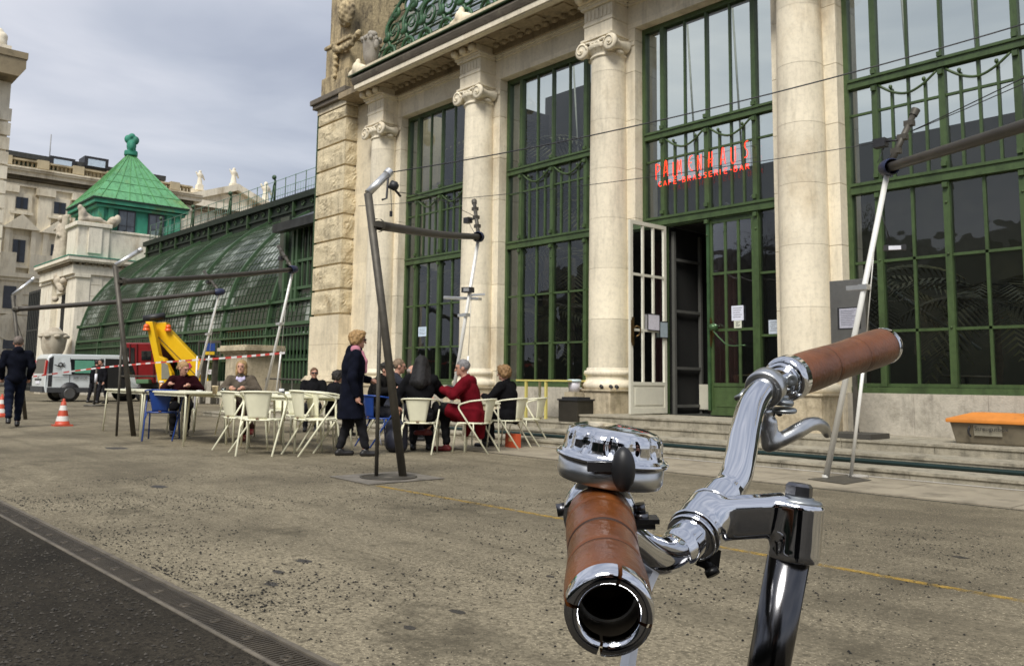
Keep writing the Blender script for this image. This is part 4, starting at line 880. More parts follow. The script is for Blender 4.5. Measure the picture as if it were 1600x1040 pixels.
# green storey
ex0 = ony(102, 328, 15.4).x; ey0, ey1 = 15.4, 21.4; ez = 12.1; print('EAVE', ex0)
ex0 = max(ex0, -62.5)
m = MB(); m.box(ex0+.6, PX-.45, ey0+.5, ey1-.45, 10.0, 11.6); obj('green_storey', m, copper_d, PV)
m = MB()
for y in (ey0+.62, ey0+1.2, ey1-1.2, ey1-.62): m.box(PX-.47, PX-.36, y-.16, y+.16, 10.0, 11.6)
m.box(ex0+.35, PX-.25, ey0+.3, ey1-.2, 11.55, 11.72); m.box(ex0+.12, PX-.08, ey0+.1, ey1-.05, 11.78, 12.02); obj('green_trim', m, M('mid copper patina', (.05, .27, .16), .65, var=.25, scale=1, stain=((.16, .2, .05), 1.2, .52, .7)), PV)
m = MB(); m.box(ex0, PX, ey0, ey1, 12.02, 12.12); m.box(ex0+.3, PX-.2, ey0+.25, ey1-.15, 11.715, 11.79); obj('eave_shadow_line', m, M('eave shadow black', (.012, .03, .02), .8), PV)  # near-black strips paint the shade under the eave
for y0_, y1_ in ((onx(186, 350, PX-.4).y, onx(209, 350, PX-.4).y), (onx(233, 353, PX-.4).y, onx(254, 353, PX-.4).y)):
    m = MB(); m.box(PX-.46, PX-.355, y0_-.08, y1_+.08, 10.1, 11.54); W_ = obj('window', m, blackmat, PV); m = MB(); m.box(PX-.40, PX-.345, y0_, y1_, 10.15, 11.42); obj('pane', m, M('grey sky pane', (.05, .06, .07), .06, spec=1.0, var=.5, scale=2), W_); m = MB(); m.box(PX-.345, PX-.33, (y0_+y1_)/2-.02, (y0_+y1_)/2+.02, 10.15, 11.42); m.box(PX-.344, PX-.331, y0_, y1_, 10.5, 10.53); obj('muntin', m, blackmat, W_)
# pyramid roof with slight bell curve
cxp, cyp = (ex0+PX)/2, (ey0+ey1)/2
apz = onx(205, 242, cxp).z; print('APEX', apz, onx(205, 242, cxp).y, cyp, cxp)
m = MB(); L_ = [(1, 12.12), (.80, 12.12+(apz-12.1)*.20), (.5, 12.12+(apz-12.1)*.505), (.08, apz-.1), (.08, apz)]; vs = []
for (s_, z) in L_:
    hx, hy = (PX-ex0)/2*s_, (ey1-ey0)/2*s_
    for (u, v) in ((-1, -1), (1, -1), (1, 1), (-1, 1)): vs.append((cxp+u*hx, cyp+v*hy, z))
fs = []
for i in range(4):
    for k in range(4): fs.append((i*4+k, i*4+(k+1) % 4, (i+1)*4+(k+1) % 4, (i+1)*4+k))
m.add(vs, fs); obj('roof', m, copper, PV)
m = MB()     # standing seams
for i in range(3):
    (s0, z0), (s1, z1) = L_[i], L_[i+1]
    for q in range(-3, 4):
        for (ax, sg) in (('x', 1), ('y', -1)):
            u = q/3.5
            if ax == 'x': a = (cxp+(PX-ex0)/2*s0+.01, cyp+u*(ey1-ey0)/2*s0, z0+.01); b_ = (cxp+(PX-ex0)/2*s1+.01, cyp+u*(ey1-ey0)/2*s1, z1+.01)
            else: a = (cxp+u*(PX-ex0)/2*s0, cyp-(ey1-ey0)/2*s0-.01, z0+.01); b_ = (cxp+u*(PX-ex0)/2*s1, cyp-(ey1-ey0)/2*s1-.01, z1+.01)
            m.bar(a, b_, .035, .035)
for q in (.84, .66, .5, .34, .2):
    z = 12.12+(apz-12.1)*(1-q)*1.0; hx, hy = (PX-ex0)/2*q+.02, (ey1-ey0)/2*q+.02; m.bar((cxp+hx, cyp-hy, z), (cxp+hx, cyp+hy, z), .03, .03); m.bar((cxp-hx, cyp-hy, z), (cxp+hx, cyp-hy, z), .03, .03)
obj('seam', m, M('seam copper', (.09, .26, .09), .7, var=.3), PV)
pr_ = [('y', (cxp, cyp, apz-.1), (cxp, cyp, apz+.25), .42, .05), ('e', (cxp, cyp, apz+.6), (.30, .30, .45)), ('e', (cxp-.1, cyp-.22, apz+1.05), (.22, .22, .28)), ('e', (cxp+.1, cyp+.22, apz+1.0), (.22, .22, .28)), ('e', (cxp, cyp, apz+1.25), (.22, .22, .22)), ('e', (cxp+.3, cyp-.1, apz+.5), (.25, .2, .35)), ('e', (cxp-.3, cyp+.2, apz+.4), (.2, .2, .3))]
obj('finial', blob('finial', pr_, .06, .06), copper_d, PV)
# dark iron gate panel left of it
xg0, xg1 = ony(45, 500, PY+.5).x, ony(61, 500, PY+.5).x
T = thing('iron_gate', 'tall dark iron grille standing left of the pale end pavilion', 'gate', ((xg0+xg1)/2, PY+.5, 0)); m = MB(); m.box(xg0, xg1, PY+.55, PY+.65, 0, 7.0); obj('panel', m, dark, T)
m = MB()
for k in range(7): x = xg0+(xg1-xg0)*k/6; m.box(x-.06, x+.06, PY+.4, PY+.55, 0, 7.0)
for z in (.3, 2.4, 4.2, 6.9): m.box(xg0, xg1, PY+.42, PY+.52, z-.06, z+.06)
obj('bars', m, M('iron bars', (.04, .045, .045), .5, metal=.4), T)

# ================================================================ PALACE (Neo-baroque range behind)
def rectx(x0, y0, x1, y1, X): a, b = onx(x0, y0, X), onx(x1, y1, X); c = onx((x0+x1)/2, y0, X); d = onx((x0+x1)/2, y1, X); return a.y, b.y, d.z, c.z
XA = -110.0
PA = thing('palace', 'long cream stone palace facade with pilasters, small windows and rooftop balustrade behind the pavilion', 'building', (XA, 30, 0))
zc = onx(60, 273, XA).z; zr = onx(60, 245, XA-2).z; yA0, yA1 = onx(-60, 300, XA).y, onx(300, 300, XA).y
m = MB(); m.box(XA-12, XA, yA0, yA1, 0, zc); obj('wall', m, stone_pal, PA)
m = MB(); m.box(XA-12, XA+1.2, yA0, yA1+1, zc, zc+.25); m.box(XA-12, XA+.9, yA0, yA1+1, zc-.5, zc); m.box(XA-12, XA+1.35, yA0, yA1+1, zc+.25, zc+.4); obj('cornice', m, stone_pal, PA)
m = MB()
for k in range(120): y = yA0+k*(yA1-yA0)/120; m.box(XA, XA+.7, y, y+.35, zc-.95, zc-.5)
obj('modillion', m, stone_pald, PA)['kind'] = 'stuff'
zb2 = onx(60, 430, XA).z
m = MB(); m.box(XA, XA+.9, yA0, yA1, zb2-.5, zb2); m.box(XA, XA+.6, yA0, yA1, zb2-.9, zb2-.5); zf = onx(60, 292, XA).z; m.box(XA, XA+.35, yA0, yA1, zf-.25, zf); obj('string_course', m, stone_pal, PA)
for xp in (8, 66, 122, 178, 236):
    y0_, y1_, _, _ = rectx(xp-6, 300, xp+6, 420, XA); m = MB(); m.box(XA, XA+.5, y0_, y1_, zb2, zf-.25); m.box(XA, XA+.75, y0_-.3, y1_+.3, zf-1.1, zf-.3); m.box(XA, XA+.84, y0_-.5, y1_+.5, zb2+.01, zb2+2.3); obj('pilaster', m, stone_pal, PA)
for xp in (-24, 33, 92, 150, 210, 266):
    dy_ = (xp-33)*.135
    for (ya_, yb_, w2, kind) in ((309, 327, 8.5, 0), (375+0, 410+0, 8.5, 1)):
        y0_, y1_, z0_, z1_ = rectx(xp-w2-(5 if kind else 0), ya_+dy_, xp+w2-(5 if kind else 0), yb_+dy_, XA)
        m = MB(); m.box(XA, XA+.35, y0_-.45, y1_+.45, z0_-.5, z1_+.45); m.box(XA+.35, XA+.6, y0_-.6, y1_+.6, z0_-.65, z0_-.35)
        if kind: m.prism([(XA+.1, y0_-1.3, z1_+1.2), (XA+.1, y1_+1.3, z1_+1.2), (XA+.1, (y0_+y1_)/2, z1_+2.9)], (.9, 0, 0)); m.box(XA, XA+.7, y0_-.95, y0_-.46, z0_-.3, z1_+1.18); m.box(XA, XA+.7, y1_+.46, y1_+.95, z0_-.3, z1_+1.18)
        W_ = obj('window', m, stone_pal, PA); m = MB(); m.box(XA+.36, XA+.40, y0_, y1_, z0_, z1_); obj('pane', m, glass_dark, W_); m = MB(); ym_ = (y0_+y1_)/2; m.box(XA+.4, XA+.45, ym_-.1, ym_+.1, z0_, z1_); obj('muntin', m, blackmat, W_)
    if xp < 60:
        for (ya_, yb_) in ((447, 482), (515, 545)):
            y0_, y1_, z0_, z1_ = rectx(xp-28, ya_+dy_*.6, xp-11, yb_+dy_*.3, XA); m = MB(); m.box(XA, XA+.35, y0_-.7, y1_+.7, z0_-.6, z1_+.7)
            if ya_ > 500: m.lathe([(0, 0), ((y1_-y0_)/2+.9, 0), ((y1_-y0_)/2+.9, .45), (0, .5)], (XA, (y0_+y1_)/2, z1_+.3), (1, 0, 0), seg=24, smooth=False)
            W_ = obj('window', m, stone_pal, PA); m = MB(); m.box(XA+.36, XA+.42, y0_, y1_, z0_, z1_); obj('pane', m, glass_dark, W_)
m = MB()
for k in range(12): z = 1+k*1.15; m.box(XA, XA+.18, yA0, yA1, z, z+1.0) if z < zb2-2 else None
obj('rusticated_course', m, stone_pal, PA)
# balustrade and roof
zt_ = zc+.4; zb3 = onx(75, 262, XA).z
m = MB(); m.box(XA-1, XA+.2, yA0, yA1, zt_+.95, zt_+1.15); m.box(XA-1, XA+.3, yA0, yA1, zt_, zt_+.3)
yy_ = onx(8, 260, XA).y; sp_ = (onx(66, 270, XA).y-yy_)
for k in range(-2, 6): y = yy_+k*sp_; m.box(XA-1, XA+.38, y-.6, y+.6, zt_+.3, zt_+1.3)
y = yA0
while y < yA1: m.box(XA-.6, XA-.2, y-.11, y+.11, zt_+.3, zt_+.95); y += .45
obj('balustrade', m, M('palace balustrade stone', (.44, .37, .24), .9, var=.2, scale=.6, stain=((.1, .08, .05), .5, .5, .6)), PA)
m = MB(); m.box(XA-14, XA-4, yA0, onx(184, 258, XA-4).y+6, zc, onx(90, 247, XA-4).z-.7); obj('roof', m, stone_pald, PA)
zz_ = onx(90, 247, XA-4).z; m = MB(); m.box(XA-14, XA-3.6, yA0, onx(184, 258, XA-4).y+6, zz_-.7, zz_-.1); obj('roof_edge', m, M('lead roof edge', (.04, .04, .035), .7, var=.3), PA)
for xp in (98, 151):
    q = onx(xp, 250, XA-3.5); m = MB(); m.box(XA-6, XA-3.4, q.y-1.4, q.y+1.4, q.z-1.0, q.z+.3); obj('roof_lantern', m, blackmat, PA); m = MB(); m.box(XA-3.4, XA-3.3, q.y-1.0, q.y+1.0, q.z-.9, q.z-.05); obj('skylight', m, M('bright skylight', (.5, .6, .7), .1, spec=1), PA)
q = onx(80, 210, XA-6); m = MB(); m.tube([(XA-6, q.y, zz_-1), (XA-6, q.y, q.z)], .07, 5); obj('antenna', m, M('thin mast', (.3, .3, .3), .6), PA)
for y in (onx(40, 262, XA).y, ): m = MB(); m.box(XA-.9, XA-.75, y-3.5, y+3.5, zt_+.35, zt_+1.3); obj('copper_panel', m, M('pale copper panel', (.22, .36, .27), .8, var=.2, scale=.6), PA)

# pedimented central block
XB = -150.0
PB = thing('pedimented_building', 'stone palace block with sculpted triangular pediment and roof statues rising behind the glasshouse roof', 'building', (XB, 80, 0))
def P2(x, y, X=XB): q = onx(x, y, X); return (X, q.y, q.z)
yl, yr = P2(255, 300)[1], P2(470, 300)[1]; zE = P2(340, 318)[2]; zE2 = P2(340, 333)[2]
yp0, yp1 = P2(291, 318)[1], P2(420, 318)[1]; zA = P2(368, 290)[2]; ymid = P2(366, 300)[1]
m = MB(); m.box(XB-20, XB-1.5, yl-6, yr, 0, zE2); m.box(XB-14, XB-1.5, yl-6, yp0+8, zE2, P2(300, 291)[2]); m.box(XB-14, XB-1.5, yp1-6, yr, zE2, P2(416, 318)[2]); obj('wall', m, stone_pal, PB)
m = MB(); m.box(XB-8, XB+.5, yp0, yp1, zE2-6, zE); m.box(XB-8, XB+1.8, yp0-1.5, yp1+1.5, zE-1.2, zE-.1); obj('entablature', m, stone_pal, PB)
m = MB()
for k in range(48): y = yp0-1+k*(yp1-yp0+2)/48; m.box(XB+.4, XB+1.5, y, y+.45, zE-1.9, zE-1.2)
obj('modillion', m, stone_pald, PB)['kind'] = 'stuff'
m = MB(); m.prism([(XB-7, yp0-1, zE-.1), (XB-7, yp1+1, zE-.1), (XB-7, ymid, zA-.6)], (7.2, 0, 0)); obj('tympanum', m, M('pediment relief', (.42, .35, .24), .9, var=.3, scale=.8, bump=1.5, bscale=1.2, stain=((.12, .09, .05), .9, .47, .8)), PB)
m = MB(); m.bar((XB+1, yp0-2.0, zE-.1), (XB+1, ymid, zA), 3, 1.0, up=(1, 0, 0)) if 0 else None
for (a, b_) in (((yp0-2.2, zE-.0), (ymid, zA)), ((ymid, zA), (yp1+2.2, zE-.0))): m.prism([(XB-3, a[0], a[1]-1.2), (XB-3, b_[0], b_[1]-1.2), (XB-3, b_[0], b_[1]), (XB-3, a[0], a[1])], (4.8, 0, 0))
obj('raking_cornice', m, stone_pal, PB)
for k in range(6):
    y = yp0+2+(yp1-yp0-4)*k/5; m = MB(); m.lathe([(1.2, 0), (1.2, zE2-8), (1.6, zE2-7), (1.6, zE2-6)], (XB+.2, y, 0), seg=14); obj('column', m, stone_pal, PB)
for k in range(5):
    y = yp0+2+(yp1-yp0-4)*(k+.5)/5; m = MB(); m.box(XB-1.5, XB-1.4, y-1.3, y+1.3, zE2-14, zE2-9.5); obj('window', m, glass_dark, PB)
q = P2(300, 296); m = MB(); m.prism([(XB-2, yl-6, q[2]-2), (XB-2, yl+6, q[2]-.5), (XB-2, yl+14, q[2]+.4), (XB-2, yp0+12, q[2]-.5), (XB-2, yp0+12, q[2]-3), (XB-2, yl-6, q[2]-4)], (2.6, 0, 0)); obj('parapet', m, stone_pal, PB)
def roof_statue(px_, yt, yb_, lab):
    a, b_ = P2(px_, yt), P2(px_, yb_); h = a[2]-b_[2]; y = a[1]; z = b_[2]
    pr_ = [('b', (XB, y, z-.1*h), (h*.16, h*.2, h*.18)), ('c', (XB, y, z+.1*h), (XB, y, z+.55*h), h*.17, h*.11), ('e', (XB, y, z+.68*h), (h*.13, h*.17, h*.18)), ('e', (XB, y, z+.9*h), (h*.09, h*.09, h*.1)), ('c', (XB, y+.15*h, z+.7*h), (XB, y+.27*h, z+.45*h), h*.06, h*.05), ('c', (XB, y-.15*h, z+.7*h), (XB, y-.24*h, z+.85*h), h*.06, h*.04)]
    obj('roof_statue', blob('roof_statue', pr_, h*.045, h*.05), stone_pal, PB)
roof_statue(313, 266, 291, ''); roof_statue(366, 262, 289, ''); roof_statue(416, 284, 318, '')

# corner tower at the left edge
XT = -88.0; q = onx(12, 200, XT)
CT = thing('corner_tower', 'tall ochre stone corner block with overhanging cornice cut by the left edge of the photo', 'building', (XT, q.y, 0))
zk = onx(10, 118, XT).z; z2 = onx(10, 100, XT).z
m = MB(); m.box(XT-14, XT, q.y-40, q.y, 0, zk)
for k in range(40): z = 1.2+k*1.35; m.box(XT-.05, XT+.2, q.y-3, q.y+.2, z, z+1.15) if z < zk-4 else None
obj('wall', m, stone_pal, CT)
yk = onx(33, 106, XT).y
m = MB(); m.prism([(XT-16, yk-.1, z2), (XT-16, q.y-40, z2), (XT-16, q.y-40, zk), (XT-16, q.y+.1, zk-.6), (XT-16, q.y+.6, zk+.2)], (18.5, 0, 0)); m.box(XT-14, XT+2.6, q.y-40, yk, z2, z2+.6); obj('cornice', m, stone_pald, CT)
m = MB(); m.box(XT-2.5, XT+.2, q.y-4, onx(14, 80, XT).y, z2+.6, onx(10, 74, XT).z); m.box(XT-2.7, XT+.5, q.y-4, onx(16, 80, XT).y, onx(10, 78, XT).z, onx(10, 73, XT).z); obj('roof_pedestal', m, stone_pal, CT)
a_, b2 = onx(4, 40, XT), onx(4, 73, XT); h = a_.z-b2.z
obj('roof_statue', blob('tower_statue', [('e', (XT-1, a_.y, b2.z+h*.3), (h*.3, h*.34, h*.35)), ('e', (XT-1, a_.y+h*.1, b2.z+h*.62), (h*.25, h*.25, h*.25)), ('e', (XT-1, a_.y, b2.z+h*.88), (h*.14, h*.14, h*.15))], h*.05, h*.1), stone_pal, CT)
# ================================================================ AWNING FRAMES, CABLES
def P_(x, y, X): return onx(x, y, X)
steel_beam = M('grey beam steel', (.065, .058, .05), .5, metal=.4, var=.2, scale=5, bump=.08, bscale=60)
navy = M('navy clamp plastic', (.015, .022, .06), .5, var=.2, scale=10)
chrome_w = M('white lacquered aluminium', (.80, .79, .74), .3, metal=.15, var=.04, scale=6)
def frame(fx, fy, knee, tip, beam_a, far, lab, foot_far, aux=None, arm=None, grp='awning frames on the terrace', plate=True, far_col=None, beam_r=.052):
    f0 = onz(fx, fy) if not isinstance(fx, Vector) else fx; X = f0.x
    T = thing('awning_frame', lab, 'awning frame', (X, f0.y, 0), group=None)
    kn = P_(*knee, X) if not isinstance(knee, Vector) else knee; tp = P_(*tip, X) if not isinstance(tip, Vector) else tip; ba = P_(*beam_a, X) if not isinstance(beam_a, Vector) else beam_a
    fe = ony(*far, 9.4)
    m = MB(); m.tube([f0-Vector((0, 0, .02)), kn], .045, 14); obj('near_pole', m, steel_d, T)
    m = MB(); m.tube([kn, tp], .043, 14); m.lathe([(.05, 0), (.05, .06)], tp-(tp-kn).normalized()*.03, tp-kn, seg=12); obj('tilted_arm', m, steel_l, T)
    m = MB(); mid = (ba+fe)/2-Vector((0, 0, .03)); m.tube(spline([ba, mid, fe], 8), beam_r, 14); obj('beam', m, steel_beam, T)
    d_ = (fe-ba).normalized(); m = MB(); m.lathe([(.085, 0), (.095, .02), (.095, .16), (.08, .2)], fe-d_*.12, d_, seg=14); m.ball(fe+d_*.06, .09, 10, 8); obj('clamp', m, navy, T); m = MB(); m.lathe([(.075, 0), (.075, .08)], ba-d_*.03, d_, seg=14); m.bar(ba-Vector((0, .08, 0)), ba+Vector((0, .04, 0)), .14, .06); obj('clamp', m, steel_d, T)
    ff = foot_far
    m = MB(); m.tube([ff, fe-(fe-ff)*.01], [.034, .030], 12); m.lathe([(.04, 0), (.04, .05)], ff, (0, 0, 1), seg=12); obj('far_pole', m, chrome_w, T)
    f2 = ff+Vector((.17, .25, 0)); to = ff+(fe-ff)*.42+Vector((.10, .12, .0)); m = MB(); m.tube([f2, to], .020, 10); m.tube([to, ff+(fe-ff)*.80], .006, 6); obj('brace', m, chrome_w, T)
    cl = ff+(fe-ff)*.62; m = MB(); m.obox(cl, (.05, 0, 0), (0, .05, 0), (0, 0, .03)); m.obox(cl+Vector((-.12, 0, 0)), (.08, 0, 0), (0, .03, 0), (0, 0, .025)); obj('clip', m, steel_l, T)
    if arm:
        at_ = ony(*arm, 9.4+(.25)); m = MB(); m.tube([fe, at_], .034, 10); 
        for q in (.3, .55, .8): c_ = fe+(at_-fe)*q; m.obox(c_, (.05, 0, 0), (0, .04, 0), (0, 0, .03))
        m.lathe([(.045, 0), (.05, .08)], at_-(at_-fe).normalized()*.04, at_-fe, seg=10); obj('upper_arm', m, steel_d, T)
        m = MB(); c_ = fe+(at_-fe)*.5; m.tube([c_, c_+Vector((-.18, 0, .02))], .012, 6); m.obox(c_+Vector((-.24, 0, .01)), (.07, 0, 0), (0, .05, 0), (0, 0, .05)); obj('spotlight', m, blackmat, T); m = MB(); m.tube([c_+Vector((-.2, 0, -.05)), fe+Vector((-.12, 0, .08))], .005, 5); obj('cord', m, blackmat, T)
    a0 = (onz(*aux) if aux else f0+Vector((-.17, -.24, 0))); m = MB(); a1 = a0+Vector((0, -.02, 1.95)); m.tube([a0, a1], .022, 10); m.tube([a1, ba-Vector((0, .05, .05))], .008, 6); obj('near_brace', m, steel_d, T)
    return T, tp, fe, ba
plate_m = M('steel ground plate', (.20, .18, .15), .6, metal=.3, var=.2, scale=8, stain=((.06, .055, .045), 5, .52, .6))
def ground_plate(x, y, lab):
    T = thing('ground_plate', lab, 'ground plate', (x, y, 0)); m = MB(); m.prism([(x-.45, y-.46, .004), (x+.42, y-.52, .004), (x+.42, y+.44, .004), (x-.45, y+.47, .004)], (0, 0, .008)); obj('plate', m, plate_m, T)
    m = MB(); m.lathe([(.30, .012), (.31, .020), (.285, .020), (.285, .013), (.05, .013)], (x, y, 0), seg=32)
    obj('socket_ring', m, steel_d, T)
fA, tipA, feA, baA = frame(630, 745, (575, 302), (607, 270), (590, 352), (748, 370), 'nearest leaning steel awning frame standing on its round socket plate before the group', Vector((-12.15, 9.35, 0)), aux=(588, 745), arm=(741, 316))
ground_plate(-7.92, 5.33, 'square steel ground plate with a round socket under the nearest awning frame')
fC, tipC, feC, baC = frame(209, 681, (180, 415), (219, 391), (190, 440), (458, 421), 'middle leaning steel awning frame rising between the cream tables', ony(408, 640, 9.35), aux=(182, 681), arm=(436, 386))
fD, tipD, feD, baD = frame(40, 655, (20, 461), (52, 436), (25, 483), (343, 456), 'farthest steel awning frame at the left edge beside the walking man', ony(300, 626, 9.35), aux=(28, 652), arm=(320, 425), beam_r=.06)
# the frame whose near pole stands outside the picture on the right
m0 = Vector((.12, 5.35, 0)); X0 = m0.x
fB, tipB, feB, baB = frame(m0, 0, Vector((X0, 4.95, 3.06)), Vector((X0, 5.22, 3.36)), Vector((X0, 5.08, 2.75)), (1388, 262), 'white and grey awning frame at the right before the large window', onz(1290, 748), aux=None, arm=(1429, 176))
T = thing('cable', 'long thin dark cable strung high from the nearest frame across the windows to the right', 'cable', tipA)
m = MB(); a, b = tipA, ony(1640, 26, 8.0); m.tube([a+(b-a)*q-Vector((0, 0, .12*4*q*(1-q))) for q in [k/14 for k in range(15)]], .007, 5); obj('strand', m, blackmat, T)
T = thing('cable', 'lower thin cable crossing all columns towards the right awning frame', 'cable', feA)
m = MB(); a, b = ony(560, 322, 7.5), ony(1378, 222, 9.5); m.tube([a+(b-a)*q-Vector((0, 0, .10*4*q*(1-q))) for q in [k/14 for k in range(15)]], .005, 5); obj('strand', m, blackmat, T)
T = thing('cable', 'short pair of cables running from the right awning frame top to the right edge', 'cable', feB)
m = MB(); m.tube([ony(1422, 206, 9.55), ony(1500, 170, 9.2), ony(1620, 112, 8.6)], .006, 5); m.tube([ony(1425, 205, 9.55), ony(1505, 172, 9.2), ony(1620, 122, 8.6)], .005, 5); obj('strand', m, blackmat, T)
T = thing('cable', 'thin sagging cable between the nearest awning frame and its far upper arm', 'cable', tipA)
m = MB(); m.tube([tipA+Vector((0, .1, -.2)), ony(680, 308, 7.5), ony(742, 338, 9.4)], .005, 5); obj('strand', m, blackmat, T)
# spotlights hanging from the nearest frame tip, heater bar on its far pole
T = thing('spotlight', 'black twin spotlight hanging under the tip of the nearest awning frame', 'spotlight', tipA)
m = MB(); c = P_(610, 288, fA.location.x+.05); m.lathe([(.0, 0), (.05, .0), (.055, .06), (.03, .09), (0, .09)], c, (.5, .5, -.3), seg=14); m.tube([tipA-Vector((0, 0, .03)), P_(606, 282, c.x), P_(604, 310, c.x), P_(597, 312, c.x)], .012, 6); m.tube([c, P_(626, 307, c.x)], .014, 6); obj('lamp_body', m, blackmat, T)
m = MB(); m.tube([c, P_(612, 330, c.x), P_(611, 338, c.x)], .004, 5); m.obox(P_(611, 334, c.x), (.012, 0, 0), (0, .012, 0), (0, 0, .03)); obj('cord', m, blackmat, T)
T = thing('heater_bar', 'silver lamp bar fixed across the far white pole of the nearest frame', 'heater', ony(725, 466, 9.4))
m = MB(); a, b = ony(696, 465, 9.3), ony(750, 467, 9.5); m.bar(a, b, .12, .05); m.bar(ony(735, 461, 9.45), ony(757, 460, 9.7), .07, .04); obj('bar', m, steel_l, T, bevel=.008); m = MB(); c = ony(731, 453, 9.35); m.obox(c, (.09, .03, 0), (-.02, .06, 0), (0, 0, .045)); obj('housing', m, blackmat, T); m = MB(); m.obox(c+Vector((.03, -.06, 0)), (.05, .02, 0), (-.002, .004, 0), (0, 0, .03)); obj('lens', m, steel_l, T)
T = thing('lamp_sign', 'small lit white panel lamp hanging from the right awning frame', 'lamp', ony(1397, 388, 9.5)); m = MB(); m.tube([ony(1374, 322, 9.4), ony(1391, 378, 9.45)], .006, 5); m.obox(ony(1398, 387, 9.5), (.10, .05, 0), (-.02, .03, 0), (0, 0, .03)); obj('housing', m, blackmat, T); m = MB(); m.obox(ony(1398, 387, 9.46), (.055, .03, 0), (-.004, .004, 0), (0, 0, .022)); obj('panel', m, paper, T)

# ================================================================ TABLES AND CHAIRS
def make_table(w_=1.35, d_=.72, h_=.80, lab='', mat=cream, topm=None, name='cafe_table'):
    T = thing(name, lab, 'table'); m = MB(); m.box(-w_/2, w_/2, -d_/2, d_/2, h_-.028, h_); obj('tabletop', m, topm or mat, T, world=False, bevel=.006)
    for sx in (-1, 1):
        for sy in (-1, 1):
            m = MB(); m.tube(fillet([(0, sy*(d_/2-.04), h_-.045), (sx*(w_/2-.03), sy*(d_/2-.04), h_-.045), (sx*(w_/2-.0), sy*(d_/2-.02), 0)], .07), .0155, 10); obj('leg', m, mat, T, world=False)
    m = MB(); m.box(-w_/2+.04, w_/2-.04, -d_/2+.03, -d_/2+.05, h_-.07, h_-.03); m.box(-w_/2+.04, w_/2-.04, d_/2-.05, d_/2-.03, h_-.07, h_-.03); obj('apron', m, mat, T, world=False)
    return T
tb0 = make_table()
used_t = [False]
def put(proto, flag, x, y, rz, lab, grp=None, sc=1., z=0., rel=None):
    o = proto if not flag[0] else copy_tree(proto); flag[0] = True
    if rel is not None: rz = math.degrees(math.atan2(-x, y))+rel
    o.location = (x, y, z); o.rotation_euler = (0, 0, math.radians(rz)); o['label'] = lab; o.scale = (sc,)*3
    if grp: o['group'] = grp
    return o
GT = 'cream tables pushed together on the terrace'
def tbl(xl, xr, Y, lab, z=0., rz=0., tp_=0.):
    tp_ = tp_ or 606.5+.0395*((xl+xr)/2-150)
    a, b = ony(xl, 612, Y), ony(xr, 615, Y); o = put(tb0, used_t, (a.x+b.x)/2, Y+.36, rz, lab, GT); o.scale = ((b.x-a.x)/1.36, 1, ony((xl+xr)/2, tp_, Y).z/.80); return o
tbl(163, 221, 5.36, 'leftmost cream metal table, empty, its end leg standing free at the left')
tbl(222, 289, 5.16, 'cream table with the dark blue chair drawn up to its near side')
tbl(291, 366, 5.62, 'cream table before the blonde woman, holding the paper cup')
tbl(378, 462, 5.95, 'empty cream table behind the row of cream armchairs')
tbl(462, 506, 7.7, 'small cream table in front of the man in sunglasses')
tbl(684, 726, 8.1, 'cream table with cups and bags at which the dark dressed group sits')
def make_chair(mat, name='armchair'):
    T = thing(name, '', 'chair'); r = .0125
    hoop = fillet([(-.22, -.30, 0), (-.275, .20, .70), (-.27, -.02, .76)], .10, 6)+spline([(-.25, -.13, .775), (-.20, -.22, .785), (-.11, -.275, .79), (0, -.295, .792), (.11, -.275, .79), (.20, -.22, .785), (.25, -.13, .775)], 4)+fillet([(.27, -.02, .76), (.275, .20, .70), (.22, -.30, 0)], .10, 6)
    m = MB(); m.tube(hoop, r, 10); obj('hoop_frame', m, mat, T, world=False)
    for s_ in (-1, 1):
        m = MB(); m.tube(fillet([(s_*.20, -.16, .44), (s_*.225, .22, .435), (s_*.235, .27, 0)], .08, 6), r, 10); obj('front_leg', m, mat, T, world=False)
    m = MB(); m.tube([(-.20, -.16, .44), (-.1, -.20, .44), (.1, -.20, .44), (.20, -.16, .44)], r, 8); m.tube([(-.245, -.07, .32), (-.215, -.05, .43)], .01, 6); m.tube([(.245, -.07, .32), (.215, -.05, .43)], .01, 6); m.tube([(-.222, .20, .435), (.222, .20, .435)], .01, 8); obj('seat_frame', m, mat, T, world=False)
    # curved seat sheet
    vs = []; fs = []
    for j in range(9):
        for i in range(9): u = i/8*2-1; v = j/8; vs.append((u*(.195+.02*v), -.19+.40*v, .452-.018*(1-u*u)*math.sin(v*3.0)))
    for j in range(8):
        for i in range(8): a = j*9+i; fs.append((a, a+1, a+10, a+9))
    m = MB(); m.add(vs, fs, True); me = m.mesh('seat'); s_ = obj('seat', me, mat, T, world=False); md = s_.modifiers.new('t', 'SOLIDIFY'); md.thickness = .006
    vs = []; fs = []
    for j in range(9):
        for i in range(9): u = i/8*2-1; v = j/8; hw = .115+.065*v; yy = -.20-.09*v+.035*u*u*(.3+v)*1.2; vs.append((u*hw, yy, .445+.345*v))
    for j in range(8):
        for i in range(8): a = j*9+i; fs.append((a, a+1, a+10, a+9))
    m = MB(); m.add(vs, fs, True); b_ = obj('backrest', m.mesh('backrest'), mat, T, world=False); md = b_.modifiers.new('t', 'SOLIDIFY'); md.thickness = .006
    m = MB(); m.box(-.02, .02, -.222, -.212, .452, .466); obj('maker_plate', m, M('small brown plate', (.20, .10, .05), .6), T, world=False)
    return T
ch_c = make_chair(cream); ch_b = make_chair(blue); uc, ub = [False], [False]
GC = 'cream tubular armchairs'
def chair_px(px, py, rz, lab, proto=ch_c, flag=uc, sc=1., grp=GC): p = onz(px, py); return put(proto, flag, p.x, p.y, 0, lab, grp, sc, rel=rz)
